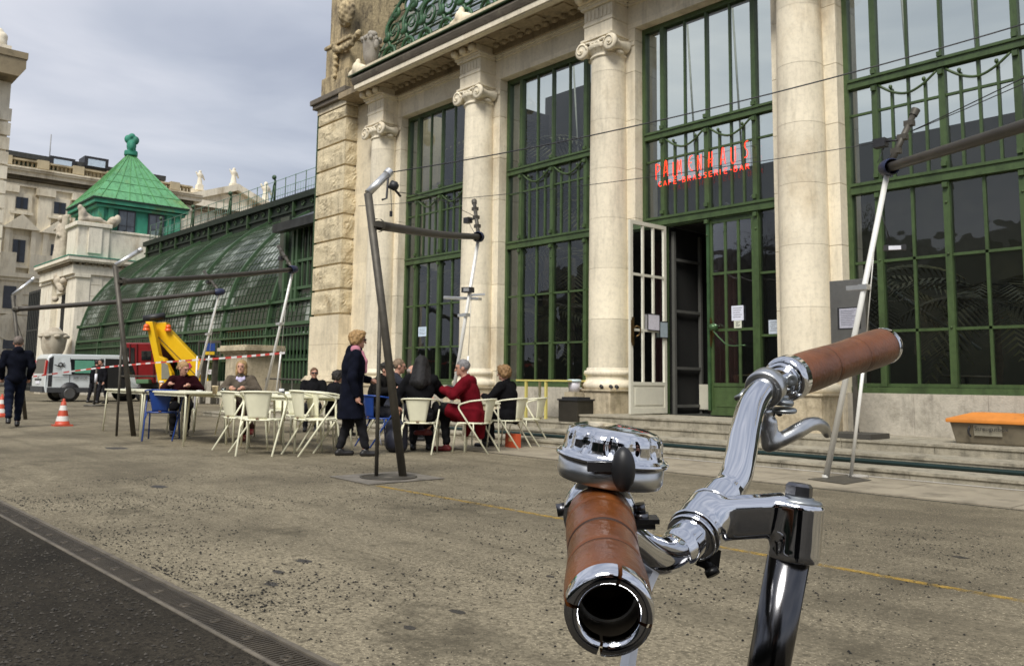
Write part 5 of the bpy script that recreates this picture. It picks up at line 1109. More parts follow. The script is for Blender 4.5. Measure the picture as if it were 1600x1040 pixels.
def chair_w(x, y, rz, lab, proto=ch_c, flag=uc, sc=1., grp=GC): return put(proto, flag, x, y, 0, lab, grp, sc, rel=rz)
chair_px(251, 687, -10, 'dark blue tubular armchair with its back to the camera at the left tables', ch_b, ub, 1.06, 'blue tubular armchairs')
chair_px(592, 697, -58, 'dark blue armchair right of the standing woman, behind the leaning pole', ch_b, ub, 1.02, 'blue tubular armchairs')
chair_px(376, 703, -60, sc=1.08, lab= 'empty cream armchair at the left of the empty cluster, turned to the left')
chair_px(406, 710, -14, sc=1.10, lab= 'empty cream armchair seen squarely from behind, in the middle of the cluster')
chair_px(487, 710, -62, sc=1.12, lab= 'empty cream armchair in profile, nearer of the nested pair')
chair_px(508, 705, -60, sc=1.10, lab= 'empty cream armchair in profile, farther of the nested pair beside the standing woman')
chair_px(466, 690, 200, 'cream armchair half hidden behind the nested pair')
chair_px(438, 676, 185, 'cream armchair across the tables behind the middle empty armchair')
chair_w(ony(378,600,6.75).x, 6.75, 172, 'cream armchair in which the blonde woman in the grey jacket sits')
chair_w(ony(287,600,6.45).x, 6.45, 176, 'cream armchair in which the woman in the wine sweater sits')
chair_w(-15.4, 6.9, 200, 'empty cream armchair standing between the two seated women')
chair_w(ony(657,600,7.5).x, 7.5, -8, 'cream armchair of the woman with long black hair, seen from behind')
chair_w(ony(745,600,8.25).x, 8.25, 66, 'cream armchair of the person in the red coat')
chair_w(ony(796,600,9.25).x, 9.25, 62, 'cream armchair of the blonde person in black at the right of the group')
chair_w(-10.55, 9.85, 66, 'last cream armchair at the right, next to the orange bag')
chair_w(ony(597,600,7.85).x-.6, 8.3, -125, 'cream armchair under the man with the flat cap')
# table ware
def lathe_thing(name, lab, cat, p, prof, mat, part, seg=18): T = thing(name, lab, cat, p); m = MB(); m.lathe(prof, p, seg=seg); obj(part, m, mat, T); return T
z8 = .80
p = ony(336, 606, 5.6); lathe_thing('paper_cup', 'tan paper cup with pale lid on the table before the blonde woman', 'cup', (p.x, p.y, z8), [(0, 0), (.035, 0), (.047, .11), (.052, .112), (.05, .13), (0, .13)], M('tan paper cup', (.62, .50, .32), .7), 'cup_body')
p = ony(350, 606, 5.6); lathe_thing('glass', 'small clear drinking glass beside the paper cup', 'glass', (p.x, p.y, z8), [(0, 0), (.03, 0), (.037, .10), (.035, .10), (.028, .01), (0, .01)], glass_clear, 'glass_body')
p = ony(252, 605, 5.9); T = lathe_thing('beer_glass', 'tall beer glass with white foam in front of the woman in wine sweater', 'glass', (p.x, p.y, z8), [(0, 0), (.035, 0), (.042, .15), (0, .15)], M('amber beer', (.45, .20, .03), .15, coat=.5), 'glass_body'); m = MB(); m.lathe([(0, .15), (.043, .15), (.043, .18), (0, .185)], (p.x, p.y, z8), seg=16); obj('foam', m, paper, T)
p = ony(268, 607, 5.7); lathe_thing('saucer', 'white saucer on the table before the woman in wine sweater', 'plate', (p.x, p.y, z8), [(0, .003), (.06, .003), (.08, .015), (.08, .018), (0, .008)], paper, 'dish')
p = ony(702, 612, 8.3); T = thing('tote_bag', 'black bag with an orange face print lying on the group table', 'bag', (p.x, p.y, z8)); obj('bag_body', blob('bag', [('e', (p.x, p.y, z8+.09), (.15, .08, .10)), ('e', (p.x+.1, p.y, z8+.05), (.1, .08, .06))], .015, .03), blackmat, T); m = MB(); m.ball((p.x+.02, p.y-.08, z8+.09), (.07, .02, .075), 10, 8); obj('print', m, M('orange print', (.72, .30, .14), .7), T)
for (px, c, lb) in ((688, (.3, .4, .6), 'pale blue cup on the group table'), (712, (.75, .75, .7), 'white cup next to the black bag on the group table')):
    p = ony(px, 617, 8.2); lathe_thing('cup', lb, 'cup', (p.x, p.y, z8), [(0, 0), (.03, 0), (.042, .08), (.038, .08), (0, .02)], M('cup'+str(px), c, .3), 'cup_body')
p = ony(690, 610, 8.4); lathe_thing('wine_glass', 'small glass of red wine on the group table', 'glass', (p.x, p.y, z8), [(0, 0), (.03, 0), (.004, .01), (.004, .07), (.03, .10), (.034, .15), (0, .13)], M('red wine', (.16, .01, .015), .1, coat=1), 'glass_body')
p = onz(619, 706); T = thing('backpack', 'dark navy backpack standing on the ground under the group table', 'backpack', p); obj('bag_body', blob('bag', [('b', (p.x, p.y, .24), (.17, .13, .24), None, .1), ('e', (p.x+.05, p.y-.12, .17), (.12, .07, .14))], .018, .04), M('navy nylon', (.014, .016, .03), .6, var=.3, scale=12, bump=.2, bscale=40), T); m = MB(); m.tube(spline([(p.x-.12, p.y-.15, .42), (p.x-.17, p.y-.19, .28), (p.x-.14, p.y-.17, .1)], 4), .008, 6); obj('piping', m, paper, T)
a = onz(789, 699); b = onz(806, 701); T = thing('paper_bag', 'upright orange red paper carrier bag with a small tan label', 'bag', (a+b)/2); m = MB(); d_ = (b-a); nrm = Vector((-d_.y, d_.x, 0)).normalized()*.10
m.prism([a, b, b+nrm, a+nrm], (0, 0, .23)); obj('bag_body', m, M('orange red card', (.55, .09, .03), .6, var=.08), T, bevel=.004); m = MB(); c = a+d_*.5-nrm*.02+Vector((0, 0, .14)); m.obox(c, d_*.17, nrm*.01, (0, 0, .03)); obj('label_patch', m, M('tan label', (.70, .42, .18), .7), T)

for (px, Yk, lb) in ((200, 5.7, 'white ashtray on the empty leftmost table'), (312, 5.95, 'white ashtray on the table before the blonde woman'), (425, 6.3, 'white ashtray on the empty table behind the cream armchairs')):
    p = ony(px, 607, Yk); lathe_thing('ashtray', lb, 'ashtray', (p.x, Yk, ony(px, 606.5+.0395*(px-150), Yk-.2).z), [(0, .004), (.05, .004), (.055, .03), (.048, .03), (.04, .01), (0, .008)], M('white ceramic', (.7, .7, .68), .25), 'bowl')
p = ony(300, 607, 5.9); T = thing('menu_card', 'folded red and white menu card lying by the crane side of the table', 'menu', (p.x, p.y, ony(300, 612, 5.75).z)); zt = ony(300, 612, 5.75).z; m = MB(); m.box(p.x-.16, p.x+.16, p.y-.09, p.y+.09, zt+.001, zt+.008); obj('card', m, M('red menu card', (.5, .08, .05), .6), T); m = MB(); m.box(p.x-.10, p.x+.12, p.y-.06, p.y+.05, zt+.009, zt+.013); obj('sheet', m, paper, T)
p = ony(440, 607, 6.3); T = thing('napkin_holder', 'small dark napkin holder on the table behind the cream armchairs', 'napkin holder', (p.x, p.y, ony(440, 618, 6.1).z)); zt = ony(440, 618, 6.1).z; m = MB(); m.box(p.x-.06, p.x+.06, p.y-.03, p.y+.03, zt, zt+.06); obj('holder', m, blackmat, T, bevel=.004); m = MB(); m.box(p.x-.05, p.x+.05, p.y-.018, p.y+.018, zt+.03, zt+.10); obj('napkins', m, paper, T)
# ================================================================ THINGS ON THE STEPS
# serving table on the landing
fa, fb = onz(822, 650, .36), onz(853, 652, .36)
yt = 11.45; xa, xb = ony(806, 592, yt).x, ony(886, 592, yt).x; zt = ony(845, 593, yt).z
yel = M('pale yellow enamel', (.62, .54, .16), .45, var=.06)
T = thing('serving_table', 'narrow table with pale yellow legs on the landing under the second window', 'table', ((xa+xb)/2, yt+.3, .36)); m = MB(); m.box(xa, xb, yt, yt+.6, zt-.03, zt); obj('tabletop', m, yel, T, bevel=.004)
m = MB(); m.box(xa+.5, xb-.25, yt+.08, yt+.4, zt, zt+.012); obj('tray', m, blackmat, T)
for (px, mt) in ((822, yel), (853, yel), (815, cream)):
    x_ = ony(px, 620, yt+.03).x; m = MB(); m.box(x_-.025, x_+.025, yt+.01, yt+.05, .36, zt-.03) if px != 815 else m.box(x_-.02, x_+.02, yt+.5, yt+.54, .36, zt-.03); obj('leg', m, mt, T)
# bin and tub
xa, xb = ony(875, 640, 11.12).x, ony(907, 640, 11.12).x
T = thing('planter_bin', 'dark square metal litter bin on the top step left of the door', 'bin', ((xa+xb)/2, 11.3, .36)); zt = ony(890, 623, 11.1).z
m = MB(); m.box(xa+.02, xb-.02, 11.06, 11.06+.42, .36, zt-.03); obj('bin_body', m, M('dark brushed bin', (.075, .068, .055), .4, metal=.7, var=.2), T, bevel=.006); m = MB(); m.box(xa, xb, 11.04, 11.5, zt-.03, zt); m.box(xa+.06, xb-.06, 11.1, 11.44, zt, zt+.035); obj('lid', m, blackmat, T, bevel=.006)
p = ony(897, 610, 11.7); zb_ = ony(897, 612, 11.7).z; T = thing('plastic_tub', 'white plastic bucket with pale blue rim beside the column base left of the door', 'bucket', (p.x, p.y, zb_)); m = MB(); m.lathe([(0, 0), (.10, 0), (.12, .20), (0, .20)], (p.x, p.y, zb_), seg=20); obj('bucket_body', m, M('milky plastic', (.60, .58, .62), .4, var=.06), T); m = MB(); m.lathe([(.122, .185), (.137, .19), (.137, .225), (.1, .235), (0, .235)], (p.x, p.y, zb_), seg=20); obj('rim', m, M('pale blue rim', (.52, .62, .62), .4), T)
m = MB(); m.box(p.x-.13, p.x+.13, p.y-.13, p.y+.13, zb_-.35, zb_); T2 = thing('stand_box', 'low pale stool that carries the white bucket', 'stool', (p.x, p.y, zb_-.35)); obj('seat', m, stone_base, T2)
for k, (px, lb) in enumerate(((937, 'left small black floodlight on the plinth beside the door'), (952, 'middle small black floodlight on the plinth beside the door'), (961, 'right small black floodlight on the plinth beside the door'))):
    p = ony(px, 603, 11.85); T = thing('floodlight', lb, 'floodlight', (p.x, 11.9, .935)); m = MB(); m.lathe([(0, -.035), (.028, -.035), (.034, .03), (0, .03)], (p.x, 11.9, .985), (.3, -1, .3), seg=12); obj('lamp_body', m, blackmat, T); m = MB(); m.box(p.x-.012, p.x+.012, 11.89, 11.92, .935, .965); obj('foot', m, steel_l if k else blackmat, T)
# menu stand
ys_ = 11.35
xa, xb = ony(1297, 480, ys_).x, ony(1352, 480, ys_).x; z0_, z1_ = ony(1300, 545, ys_).z, ony(1325, 437, ys_).z
T = thing('menu_stand', 'tall brushed steel menu display panel on a post beside the third column', 'menu stand', ((xa+xb)/2, ys_, .36))
m = MB(); m.box(xa, xb, ys_, ys_+.10, z0_, z1_); obj('panel', m, steel_sign, T, bevel=.004)
wa, wb = ony(1309, 500, ys_).x, ony(1345, 500, ys_).x; wz0, wz1 = ony(1325, 514, ys_).z, ony(1325, 480, ys_).z
m = MB(); m.box(wa, wb, ys_-.006, ys_-.002, wz0, wz1); f_ = obj('display_recess', m, blackmat, T); m = MB(); m.box(wa+.03, wb-.02, ys_-.009, ys_-.0065, wz0+.015, wz1-.015); obj('menu_sheet', m, M('grey menu sheet', (.40, .40, .46), .5, var=.12, scale=25), T)
m = MB()
for k in range(9): z = wz1-.05-(wz1-wz0-.08)*k/9; m.box(wa+.05, wb-.06-(k % 3)*.03, ys_-.0105, ys_-.0092, z, z+.006)
obj('printed_lines', m, M('grey ink', (.12, .12, .15), .8), T)
xm = (xa+xb)/2+.05; m = MB(); m.box(xm-.03, xm+.03, ys_+.03, ys_+.07, .42, z0_); obj('post', m, steel_d, T)
m = MB(); bx0, bx1 = ony(1300, 678, ys_-.1).x, ony(1392, 676, ys_+.1).x; m.box(bx0, xm+.35, ys_-.28, ys_+.28, .362, .43); obj('base', m, M('dark steel foot', (.09, .085, .075), .55, metal=.5), T, bevel=.004)
# grit box with orange lid
xa, xb = ony(1484, 680, 11.45).x, ony(1612, 680, 11.45).x; yb_ = 11.45; zl = ony(1490, 658, yb_).z; zt = ony(1540, 644, yb_+.3).z
T = thing('grit_box', 'grey brown grit storage box with a pitched orange lid on the top step', 'grit box', ((xa+xb)/2, yb_+.3, .36))
m = MB(); xc_ = (xa+xb)/2; hw = (xb-xa)/2
def ring(z, hx, y0, y1): return [(xc_-hx, y0, z), (xc_+hx, y0, z), (xc_+hx, y1, z), (xc_-hx, y1, z)]
vs = ring(.362, hw*.90, yb_+.06, yb_+.62)+ring(zl, hw, yb_, yb_+.68); m.add(vs, [(0, 3, 2, 1), (0, 1, 5, 4), (1, 2, 6, 5), (2, 3, 7, 6), (3, 0, 4, 7), (4, 5, 6, 7)]); obj('box_body', m, M('weathered grey plastic', (.17, .145, .10), .55, var=.12, scale=5, stain=((.08, .07, .05), 6, .52, .6)), T, bevel=.02)
m = MB(); vs = ring(zl-.01, hw*1.07, yb_-.04, yb_+.72)+ring(zl+.035, hw*1.07, yb_-.04, yb_+.72)+ring(zt, hw*.55, yb_+.2, yb_+.48)
m.add(vs, [(0, 3, 2, 1)]+[(a, (a+1) % 4, 4+(a+1) % 4, 4+a) for a in range(4)]+[(4+a, 4+(a+1) % 4, 8+(a+1) % 4, 8+a) for a in range(4)]+[(8, 9, 10, 11)]); obj('lid', m, M('orange plastic lid', (.62, .22, .035), .5, var=.10, scale=6, stain=((.25, .12, .05), 9, .62, .5)), T, bevel=.012)
m = MB(); l0 = ony(1521, 665, yb_).x; l1 = ony(1565, 665, yb_).x; zz1, zz0 = ony(1540, 663, yb_).z, ony(1540, 681, yb_).z; m.add([(l0, yb_+.012, zz0), (l1, yb_+.012, zz0), (l1, yb_-.004, zz1), (l0, yb_-.004, zz1)], [(0, 1, 2, 3)]); obj('sticker', m, M('faded sticker', (.27, .25, .19), .6), T)
m = MB(); m.tube(spline([(ony(1515, 665, yb_).x, yb_-.01, zl-.05), (ony(1514, 672, yb_).x, yb_-.02, zl-.12), (ony(1517, 680, yb_).x, yb_+.0, zl-.18)], 4), .012, 6); obj('latch', m, blackmat, T)
def text_mesh(name, body, size, mat, parent, loc, rot, ext=.001, world=True, align='LEFT', space=1.0):
    cu = bpy.data.curves.new(name, 'FONT'); cu.body = body; cu.size = size; cu.extrude = ext; cu.align_x = align; cu.space_character = space
    to_ = bpy.data.objects.new('tmp', cu); COL.objects.link(to_); bpy.context.view_layer.update(); me = bpy.data.meshes.new_from_object(to_.evaluated_get(bpy.context.evaluated_depsgraph_get())); bpy.data.objects.remove(to_)
    me.transform(Matrix.Translation(loc) @ rot.to_4x4()); o = obj(name, me, mat, parent, world=world); return o
RF = Matrix.Rotation(math.radians(90), 3, 'X')
text_mesh('lettering', 'Streugutbox', .078, M('black print', (.02, .02, .02), .6), T, Vector((l0+.01, yb_-.012, zz1-.075)), RF)
# hose, cable and coil
hz = M('dark green hose', (.006, .022, .020), .4, var=.1); T = thing('garden_hose', 'long dark green hose lying along the second step', 'hose', (-5, 10.40, .13)); m = MB(); m.tube([(-16+.5*k, 10.395+.012*math.sin(k*1.7), .146) for k in range(48)], .028, 8); obj('tube', m, hz, T)
T = thing('white_cable', 'thin white cable along the foot of the steps ending in a small coil', 'cable', (-4.5, 9.8, .02)); m = MB(); m.tube([(-10.4+.4*k, 9.815+.008*math.sin(k*2.1), .024) for k in range(46)], .0055, 8)
c = onz(1340, 745, .02); m.tube([(c.x+.11*math.cos(a)*(1+.1*math.sin(3*a)), c.y+.09*math.sin(a), .026+.001*a) for a in [q*.35 for q in range(56)]], .006, 6); obj('strand', m, M('grey white cable', (.42, .40, .36), .6), T)
a = onz(1330, 754, .014); T = thing('socket_cover', 'small dark metal cover plate in the pavement under the right awning poles', 'cover plate', a); m = MB(); m.prism([onz(1262, 748, .018), onz(1320, 756, .018), onz(1362, 750, .018), onz(1322, 742, .018)], (0, 0, .004)); obj('plate', m, steel_d, T)

# ================================================================ CONES, BARRIER TAPE
cone_w = M('white reflective band', (.72, .70, .66), .6, var=.08); cone_o = M('orange red cone', (.50, .07, .03), .5, var=.12, scale=8)
def cone(x, y, lab, sc=1.):
    T = thing('traffic_cone', lab, 'traffic cone', (x, y, 0), group='red and white traffic cones'); R = lambda z: .155*(1-z/.72)+.022
    m = MB(); m.box(x-.20*sc, x+.20*sc, y-.20*sc, y+.20*sc, .0, .035*sc); m.lathe([(R(z)*sc, z*sc) for z in (.035, .12)]+[(R(.12)*sc, .12*sc)], (x, y, 0), seg=20); m.lathe([(R(z)*sc, z*sc) for z in (.24, .38)], (x, y, 0), seg=20); m.lathe([(R(z)*sc, z*sc) for z in (.50, .60)]+[(.028*sc, .60*sc), (.032*sc, .66*sc), (0, .67*sc)], (x, y, 0), seg=20); obj('cone_body', m, cone_o, T)
    for (a, b) in ((.12, .24), (.38, .50)): m = MB(); m.lathe([(R(a)*sc+.001, a*sc), (R(b)*sc+.001, b*sc)], (x, y, 0), seg=20); obj('white_band', m, cone_w, T)
p = onz(97, 665); cone(p.x, p.y, 'red and white traffic cone standing in front of the van', .86)
p = onz(1, 651); cone(p.x, p.y, 'red and white traffic cone cut by the left edge behind the walking man', .86)
# tape
tape_r = M('red barrier tape', (.60, .05, .04), .5, var=.05); tape_w = M('white barrier tape', (.75, .72, .70), .5, var=.05)
TP = [(20, 592, 30.), (52, 588, 30.), (150, 575, 31.), (235, 567, 28.), (352, 559, 22.), (445, 551, 19.)]
W3 = [atd(*q) for q in TP]; SPL = spline(W3, 12)
T = thing('barrier_tape', 'red and white barrier tape stretched in front of the van, truck and pedestal', 'barrier tape', W3[2]); mr = MB(); sides = []
for i, (a, b) in enumerate(zip(SPL[:-1], SPL[1:])):
    sag = Vector((0, 0, 0)); L_ = (b-a).length; n_ = max(1, int(L_/.6+.5))
    for k in range(n_):
        p0, p1 = a+(b-a)*k/n_, a+(b-a)*(k+1)/n_; mr.add([p0-Vector((0, 0, .024)), p1-Vector((0, 0, .024)), p1+Vector((0, 0, .024)), p0+Vector((0, 0, .024))], [(0, 1, 2, 3)]); sides.append((len(sides)) % 2)
tob = obj('tape', mr, tape_r, T); tob.data.materials.append(tape_w); tob.data.polygons.foreach_set('material_index', sides); md = tob.modifiers.new('t', 'SOLIDIFY'); md.thickness = .002
p = onz(147, 634); T = thing('barrier_post', 'thin dark barrier post on a flat foot in front of the van door', 'barrier post', p); q = ony(150, 575, p.y); m = MB(); m.tube([p, (p.x, p.y, q.z)], .035, 8); obj('pole', m, steel_d, T); m = MB(); m.lathe([(0, 0), (.35, 0), (.33, .05), (0, .06)], p, seg=18); obj('foot', m, steel_d, T); m = MB(); m.tube([(p.x, p.y, q.z-.5), (p.x, p.y, q.z-.2)], .045, 8); obj('white_sleeve', m, paper, T)
p = atd(306, 598, 24); p.z = 0; q = atd(306, 556, 24); T = thing('barrier_post', 'thin white barrier post before the yellow crane arm', 'barrier post', p); m = MB(); m.tube([p, (p.x, p.y, q.z)], .022, 8); obj('pole', m, paper, T)

# ================================================================ VAN
vanw = M('white van paint', (.62, .66, .66), .25, var=.03, coat=.6, stain=((.35, .34, .30), 2.5, .58, .4)); tyre = M('tyre rubber', (.02, .02, .02), .8, var=.2); vglass = M('van glass', (.015, .017, .018), .05, spec=1.0, var=.2)
LV, WV, HV = 4.85, 1.90, 1.95
def van():
    T = thing('van', 'white panel van with green side window shade and open sliding door parked beyond the cones', 'van')
    # local space: x = forward 0..LV (rear at 0), y = 0..-WV to the right side seen, z up
    prof = [(0.05, .38), (0, .60), (.0, 1.05), (.10, 1.80), (.22, 1.93), (3.0, 1.96), (3.35, 1.90), (4.15, 1.22), (4.75, 1.02), (4.85, .75), (4.82, .38)]
    bm = MB(); n_ = len(prof); lay = []
    for (yy, ins) in ((0, .04), (-.04, 0), (-WV+.04, 0), (-WV, .04)):
        lay.append([(x, yy, z) for (x, z) in prof])
    vs = [];
    for li, lyr in enumerate(lay):
        for (x, y, z) in lyr:
            t = max(0, (z-1.05))/.9; yy = y+(.14*t if y < -WV/2 else -.14*t); s_ = .985 if li in (0, 3) else 1; vs.append((2.4+(x-2.4)*s_, yy, .38+(z-.38)*s_))
    fs = [tuple(range(n_)), tuple(range(3*n_, 4*n_))[::-1]]
    for i in range(3):
        for k in range(n_): fs.append((i*n_+k, (i+1)*n_+k, (i+1)*n_+(k+1) % n_, i*n_+(k+1) % n_))
    bm.add(vs, fs, False); obj('body', bm, vanw, T, world=False)
    def side(pts, off=.012): return [(x, -WV-off+.14*max(0, (z-1.05))/.9, z) for (x, z) in pts]
    def sheet(name, pts, mat, off, th=.02): m = MB(); P = side(pts, off); m.prism(P, (0, th, 0)); return obj(name, m, mat, T, world=False)
    sheet('rear_side_window', [(.62, 1.12), (.62, 1.74), (1.0, 1.78), (1.0, 1.12)], vanw, .004)
    w1 = sheet('side_window', [(.98, 1.12), (.93, 1.74), (2.12, 1.76), (2.18, 1.12)], vglass, .012)
    m = MB(); m.prism(side([(1.10, 1.18), (1.10, 1.70), (1.85, 1.70), (1.9, 1.18)], .022), (0, .008, 0)); obj('green_shade', m, M('green shade', (.10, .30, .20), .5), w1, world=False)
    sheet('door_opening', [(2.30, .55), (2.30, 1.80), (3.05, 1.80), (3.15, .55)], dark, .014)
    sheet('front_window', [(3.25, 1.15), (3.2, 1.72), (3.42, 1.72), (3.95, 1.18)], vglass, .013)
    m = MB()
    for x in (.93, 2.22): m.prism(side([(x-.008, .5), (x-.008, 1.80), (x+.008, 1.80), (x+.008, .5)], .016), (0, .01, 0))
    m.prism(side([(.3, .98), (.3, 1.0), (2.2, 1.0), (2.2, .98)], .014), (0, .01, 0)); obj('door_gap', m, blackmat, T, world=False)
    m = MB(); m.box(2.05, 2.20, -WV-.04, -WV, .98, 1.03); obj('door_handle', m, blackmat, T, world=False)
    m = MB(); m.prism(side([(.1, .38), (.1, .58), (4.7, .58), (4.7, .38)], .02), (0, .04, 0)); m.box(-.06, .12, -WV+.05, -.05, .38, .62); obj('bumper', m, M('grey bumper', (.05, .052, .055), .6), T, world=False)
    # rear face: window, number plate, lamps
    m = MB(); m.prism([(-.012, -.22, 1.16), (-.012, -WV+.22, 1.16), (.075, -WV+.30, 1.74), (.075, -.30, 1.74)], (.01, 0, 0)); obj('rear_window', m, vglass, T, world=False)
    m = MB(); m.box(-.03, -.005, -WV/2-.26, -WV/2+.26, .72, .84); obj('number_plate', m, paper, T, world=False); m = MB(); m.box(-.02, 0, -WV/2-.45, -WV/2+.45, .86, .93); m.box(-.04, 0, -WV/2-.1, -WV/2+.1, 1.0, 1.04); obj('tailgate_trim', m, blackmat, T, world=False)
    for yy in (-.06, -WV+.06): m = MB(); m.obox((.02, yy+(.02 if yy < -1 else -.02), 1.38), (.035, 0, 0), (0, .07, 0), (.02, 0, .30)); obj('tail_light', m, M('tail light red', (.5, .02, .02), .2, coat=1), T, world=False)
    sheet('rear_pillar', [(.12, .62), (.14, 1.75), (.30, 1.85), (.26, .62)], M('dark pillar', (.025, .026, .028), .4), .010)
    for x in (.95, 3.95):
        for yy in (-WV-.03, -.22):
            m = MB(); m.lathe([(0, .0), (.24, .0), (.32, .02), (.34, .06), (.34, .18), (.30, .22), (0, .22)], (x, yy, .34), (0, 1, 0), seg=28); w_ = obj('wheel', m, tyre, T, world=False); m = MB(); m.lathe([(0, -.01), (.06, -.015), (.19, .0), (.22, -.01), (.22, .01)], (x, yy, .34), (0, 1, 0), seg=24); obj('rim', m, M('grey rim', (.18, .18, .18), .4, metal=.7), w_, world=False)
        m = MB(); m.lathe([(0, 0), (.40, 0), (.40, .03)], (x, -WV-.006, .40), (0, 1, 0), seg=28); obj('wheel_arch', m, blackmat, T, world=False)
    m = MB(); m.tube([(.32, -WV-.0, 1.5), (.5, -WV+.02, 1.42)], .02, 5); m.lathe([(.05, 0), (.10, 0), (.10, .006), (.05, .006)], (.56, -WV+.035, 1.5), (0, 1, -.15), seg=14); m.tube([(.70, -WV+.03, 1.58), (.62, -WV+.04, 1.5), (.72, -WV+.04, 1.42)], .02, 5); obj('logo', m, M('black logo', (.02, .02, .02), .5), T, world=False)
    return T
V_ = van(); V_.rotation_euler = (0, 0, math.radians(91)); 
r0 = onz(78, 626); V_.location = (-38.6-1.90+.0, 9.0, 0)
# local right side (-y) must face +X : forward +Y
V_.location = (-40.35, 9.2, 0)
text_mesh('lettering', 'SERVICE', .15, blackmat, V_, Vector((1.05, -WV-.012, .92)), Matrix.Rotation(math.radians(90), 3, 'X'), world=False)

# ================================================================ CRANE TRUCK
TR = thing('crane_truck', 'red cab truck carrying a folded yellow crane boom, parked behind the tables', 'truck'); tred = M('red truck paint', (.20, .010, .012), .35, var=.15, scale=2, coat=.3); tyel = M('yellow crane paint', (.86, .52, .01), .4, var=.05, scale=2, coat=.3)
TD = 37.0
def tp(x, y, d_=TD): return atd(x, y, d_)
rt, fw = Vector(RC[0]), Vector(RC[2]); fwh = Vector((fw.x, fw.y, 0)).normalized(); rth = Vector((rt.x, rt.y, 0)).normalized()
TR.location = (tp(215, 620).x, tp(215, 620).y, 0); WO[TR.name] = TR.location.copy()
def slab_px(name, pts, d0, depth, mat, parent=TR, bevel=.03): m = MB(); m.prism([tp(x, y, d0) for (x, y) in pts], fwh*depth); return obj(name, m, mat, parent, bevel=bevel)
cab = slab_px('cab', [(176, 598), (180, 572), (189, 540), (193, 535), (243, 535), (244, 598)], TD, 2.2, tred, bevel=.06)
slab_px('windscreen', [(180, 572), (189, 543), (191, 543), (184, 574)], TD-.03, 2.0, vglass, cab, 0)
slab_px('side_window', [(188, 568), (194, 543), (210, 543), (210, 568)], TD-.03, .04, vglass, cab, 0)
slab_px('rear_window', [(221, 562), (221, 548), (236, 548), (236, 562)], TD-.03, .04, vglass, cab, 0)
m = MB()
for x in (203, 214, 240): m.bar(tp(x, 597, TD-.03), tp(x, 537, TD-.03), .05, .04)
obj('cab_trim', m, M('darker red trim', (.10, .006, .008), .5), cab)
slab_px('chassis', [(172, 606), (172, 598), (345, 594), (345, 604)], TD+.1, 1.9, blackmat)
slab_px('flatbed', [(244, 597), (244, 591), (345, 588), (345, 595)], TD-.1, 2.3, M('grey flatbed', (.09, .088, .08), .6, var=.3, scale=3))
m = MB()
for px in (190, 262, 300, 330):
    c_ = tp(px, 609, TD+.1); c_.z = .47; m = MB(); m.lathe([(0, -.02), (.28, 0), (.46, .02), (.48, .07), (.48, .25), (.44, .3), (0, .3)], c_, fwh, seg=26); w_ = obj('wheel', m, tyre, TR); m = MB(); m.lathe([(0, -.04), (.12, -.05), (.16, -.01), (.28, -.03), (.28, .02)], c_, fwh, seg=22); obj('rim', m, M('dull rim', (.16, .15, .14), .6), w_)
slab_px('side_bar', [(172, 589), (172, 586), (250, 586), (250, 589)], TD-.4, .05, steel_d)
slab_px('side_box', [(212, 599), (212, 592), (232, 592), (232, 599)], TD-.35, .4, M('green plate', (.10, .2, .10), .6))
slab_px('control_box', [(244, 597), (244, 578), (258, 578), (258, 597)], TD-.5, .6, M('grey crane column', (.22, .22, .20), .6, var=.2))
b1 = slab_px('boom', [(231, 503), (259, 503), (262, 513), (324, 578), (327, 605), (312, 606), (240, 525)], TD-.75, .45, tyel, bevel=.04)
slab_px('outer_boom', [(227, 502), (238, 502), (249, 556), (257, 560), (268, 582), (270, 598), (247, 598), (240, 560)], TD-1.3, .35, tyel, bevel=.03)
slab_px('boom_recess', [(252, 562), (262, 570), (266, 592), (252, 592)], TD-1.32, .03, M('grey recess', (.25, .24, .18), .6))
m = MB(); m.tube([tp(224, 498, TD-.9), tp(258, 493, TD-.7)], .14, 14); obj('winch', m, blackmat, TR)
for q_ in (tp(229, 510, TD-1.35), tp(263, 511, TD-.8)): m = MB(); m.ball(q_, .12, 10, 8); m.lathe([(.14, -.16), (.14, -.08), (.1, -.06)], q_, (0, 0, 1), seg=10); obj('beacon', m, M('orange beacon', (.75, .12, .02), .3), TR)
slab_px('logo', [(287, 570), (296, 566), (300, 572), (292, 580)], TD-.78, .02, M('magenta logo', (.5, .04, .12), .5), b1, 0)
m = MB()
for (a, b) in (((241, 520), (308, 588)), ((236, 515), (247, 585))): m.bar(tp(*a, TD-1.0), tp(*b, TD-1.0), .03, .03)
obj('hydraulic_pipe', m, blackmat, TR)
m = MB(); A_ = [tp(312, 540, 34), tp(346, 540, 34)]
for (x, y, x2, y2) in ((311, 533, 345, 533), (311, 556, 345, 556), (311, 533, 311, 556), (345, 533, 345, 556), (328, 533, 328, 556)): m.bar(tp(x, y, 34.6), tp(x2, y2, 34.6), .06, .06); m.bar(tp(x, y, 34.6)+fwh*.9, tp(x2, y2, 34.6)+fwh*.9, .06, .06)
T = thing('lift_basket', 'grey lift basket with blue and yellow board beside the stone pedestal', 'lift basket', (tp(328, 556, 34.6).x, tp(328, 556, 34.6).y, 1.7)); obj('basket_frame', m, steel_d, T)
for (pts, mt, nm) in (([(320, 536), (336, 536), (336, 548), (320, 548)], M('blue board', (.02, .06, .25), .5), 'blue_board'), ([(319, 549), (335, 549), (335, 554), (319, 554)], M('yellow board', (.7, .45, .02), .5), 'yellow_board')): slab_px(nm, pts, 34.5, .04, mt, T, 0)
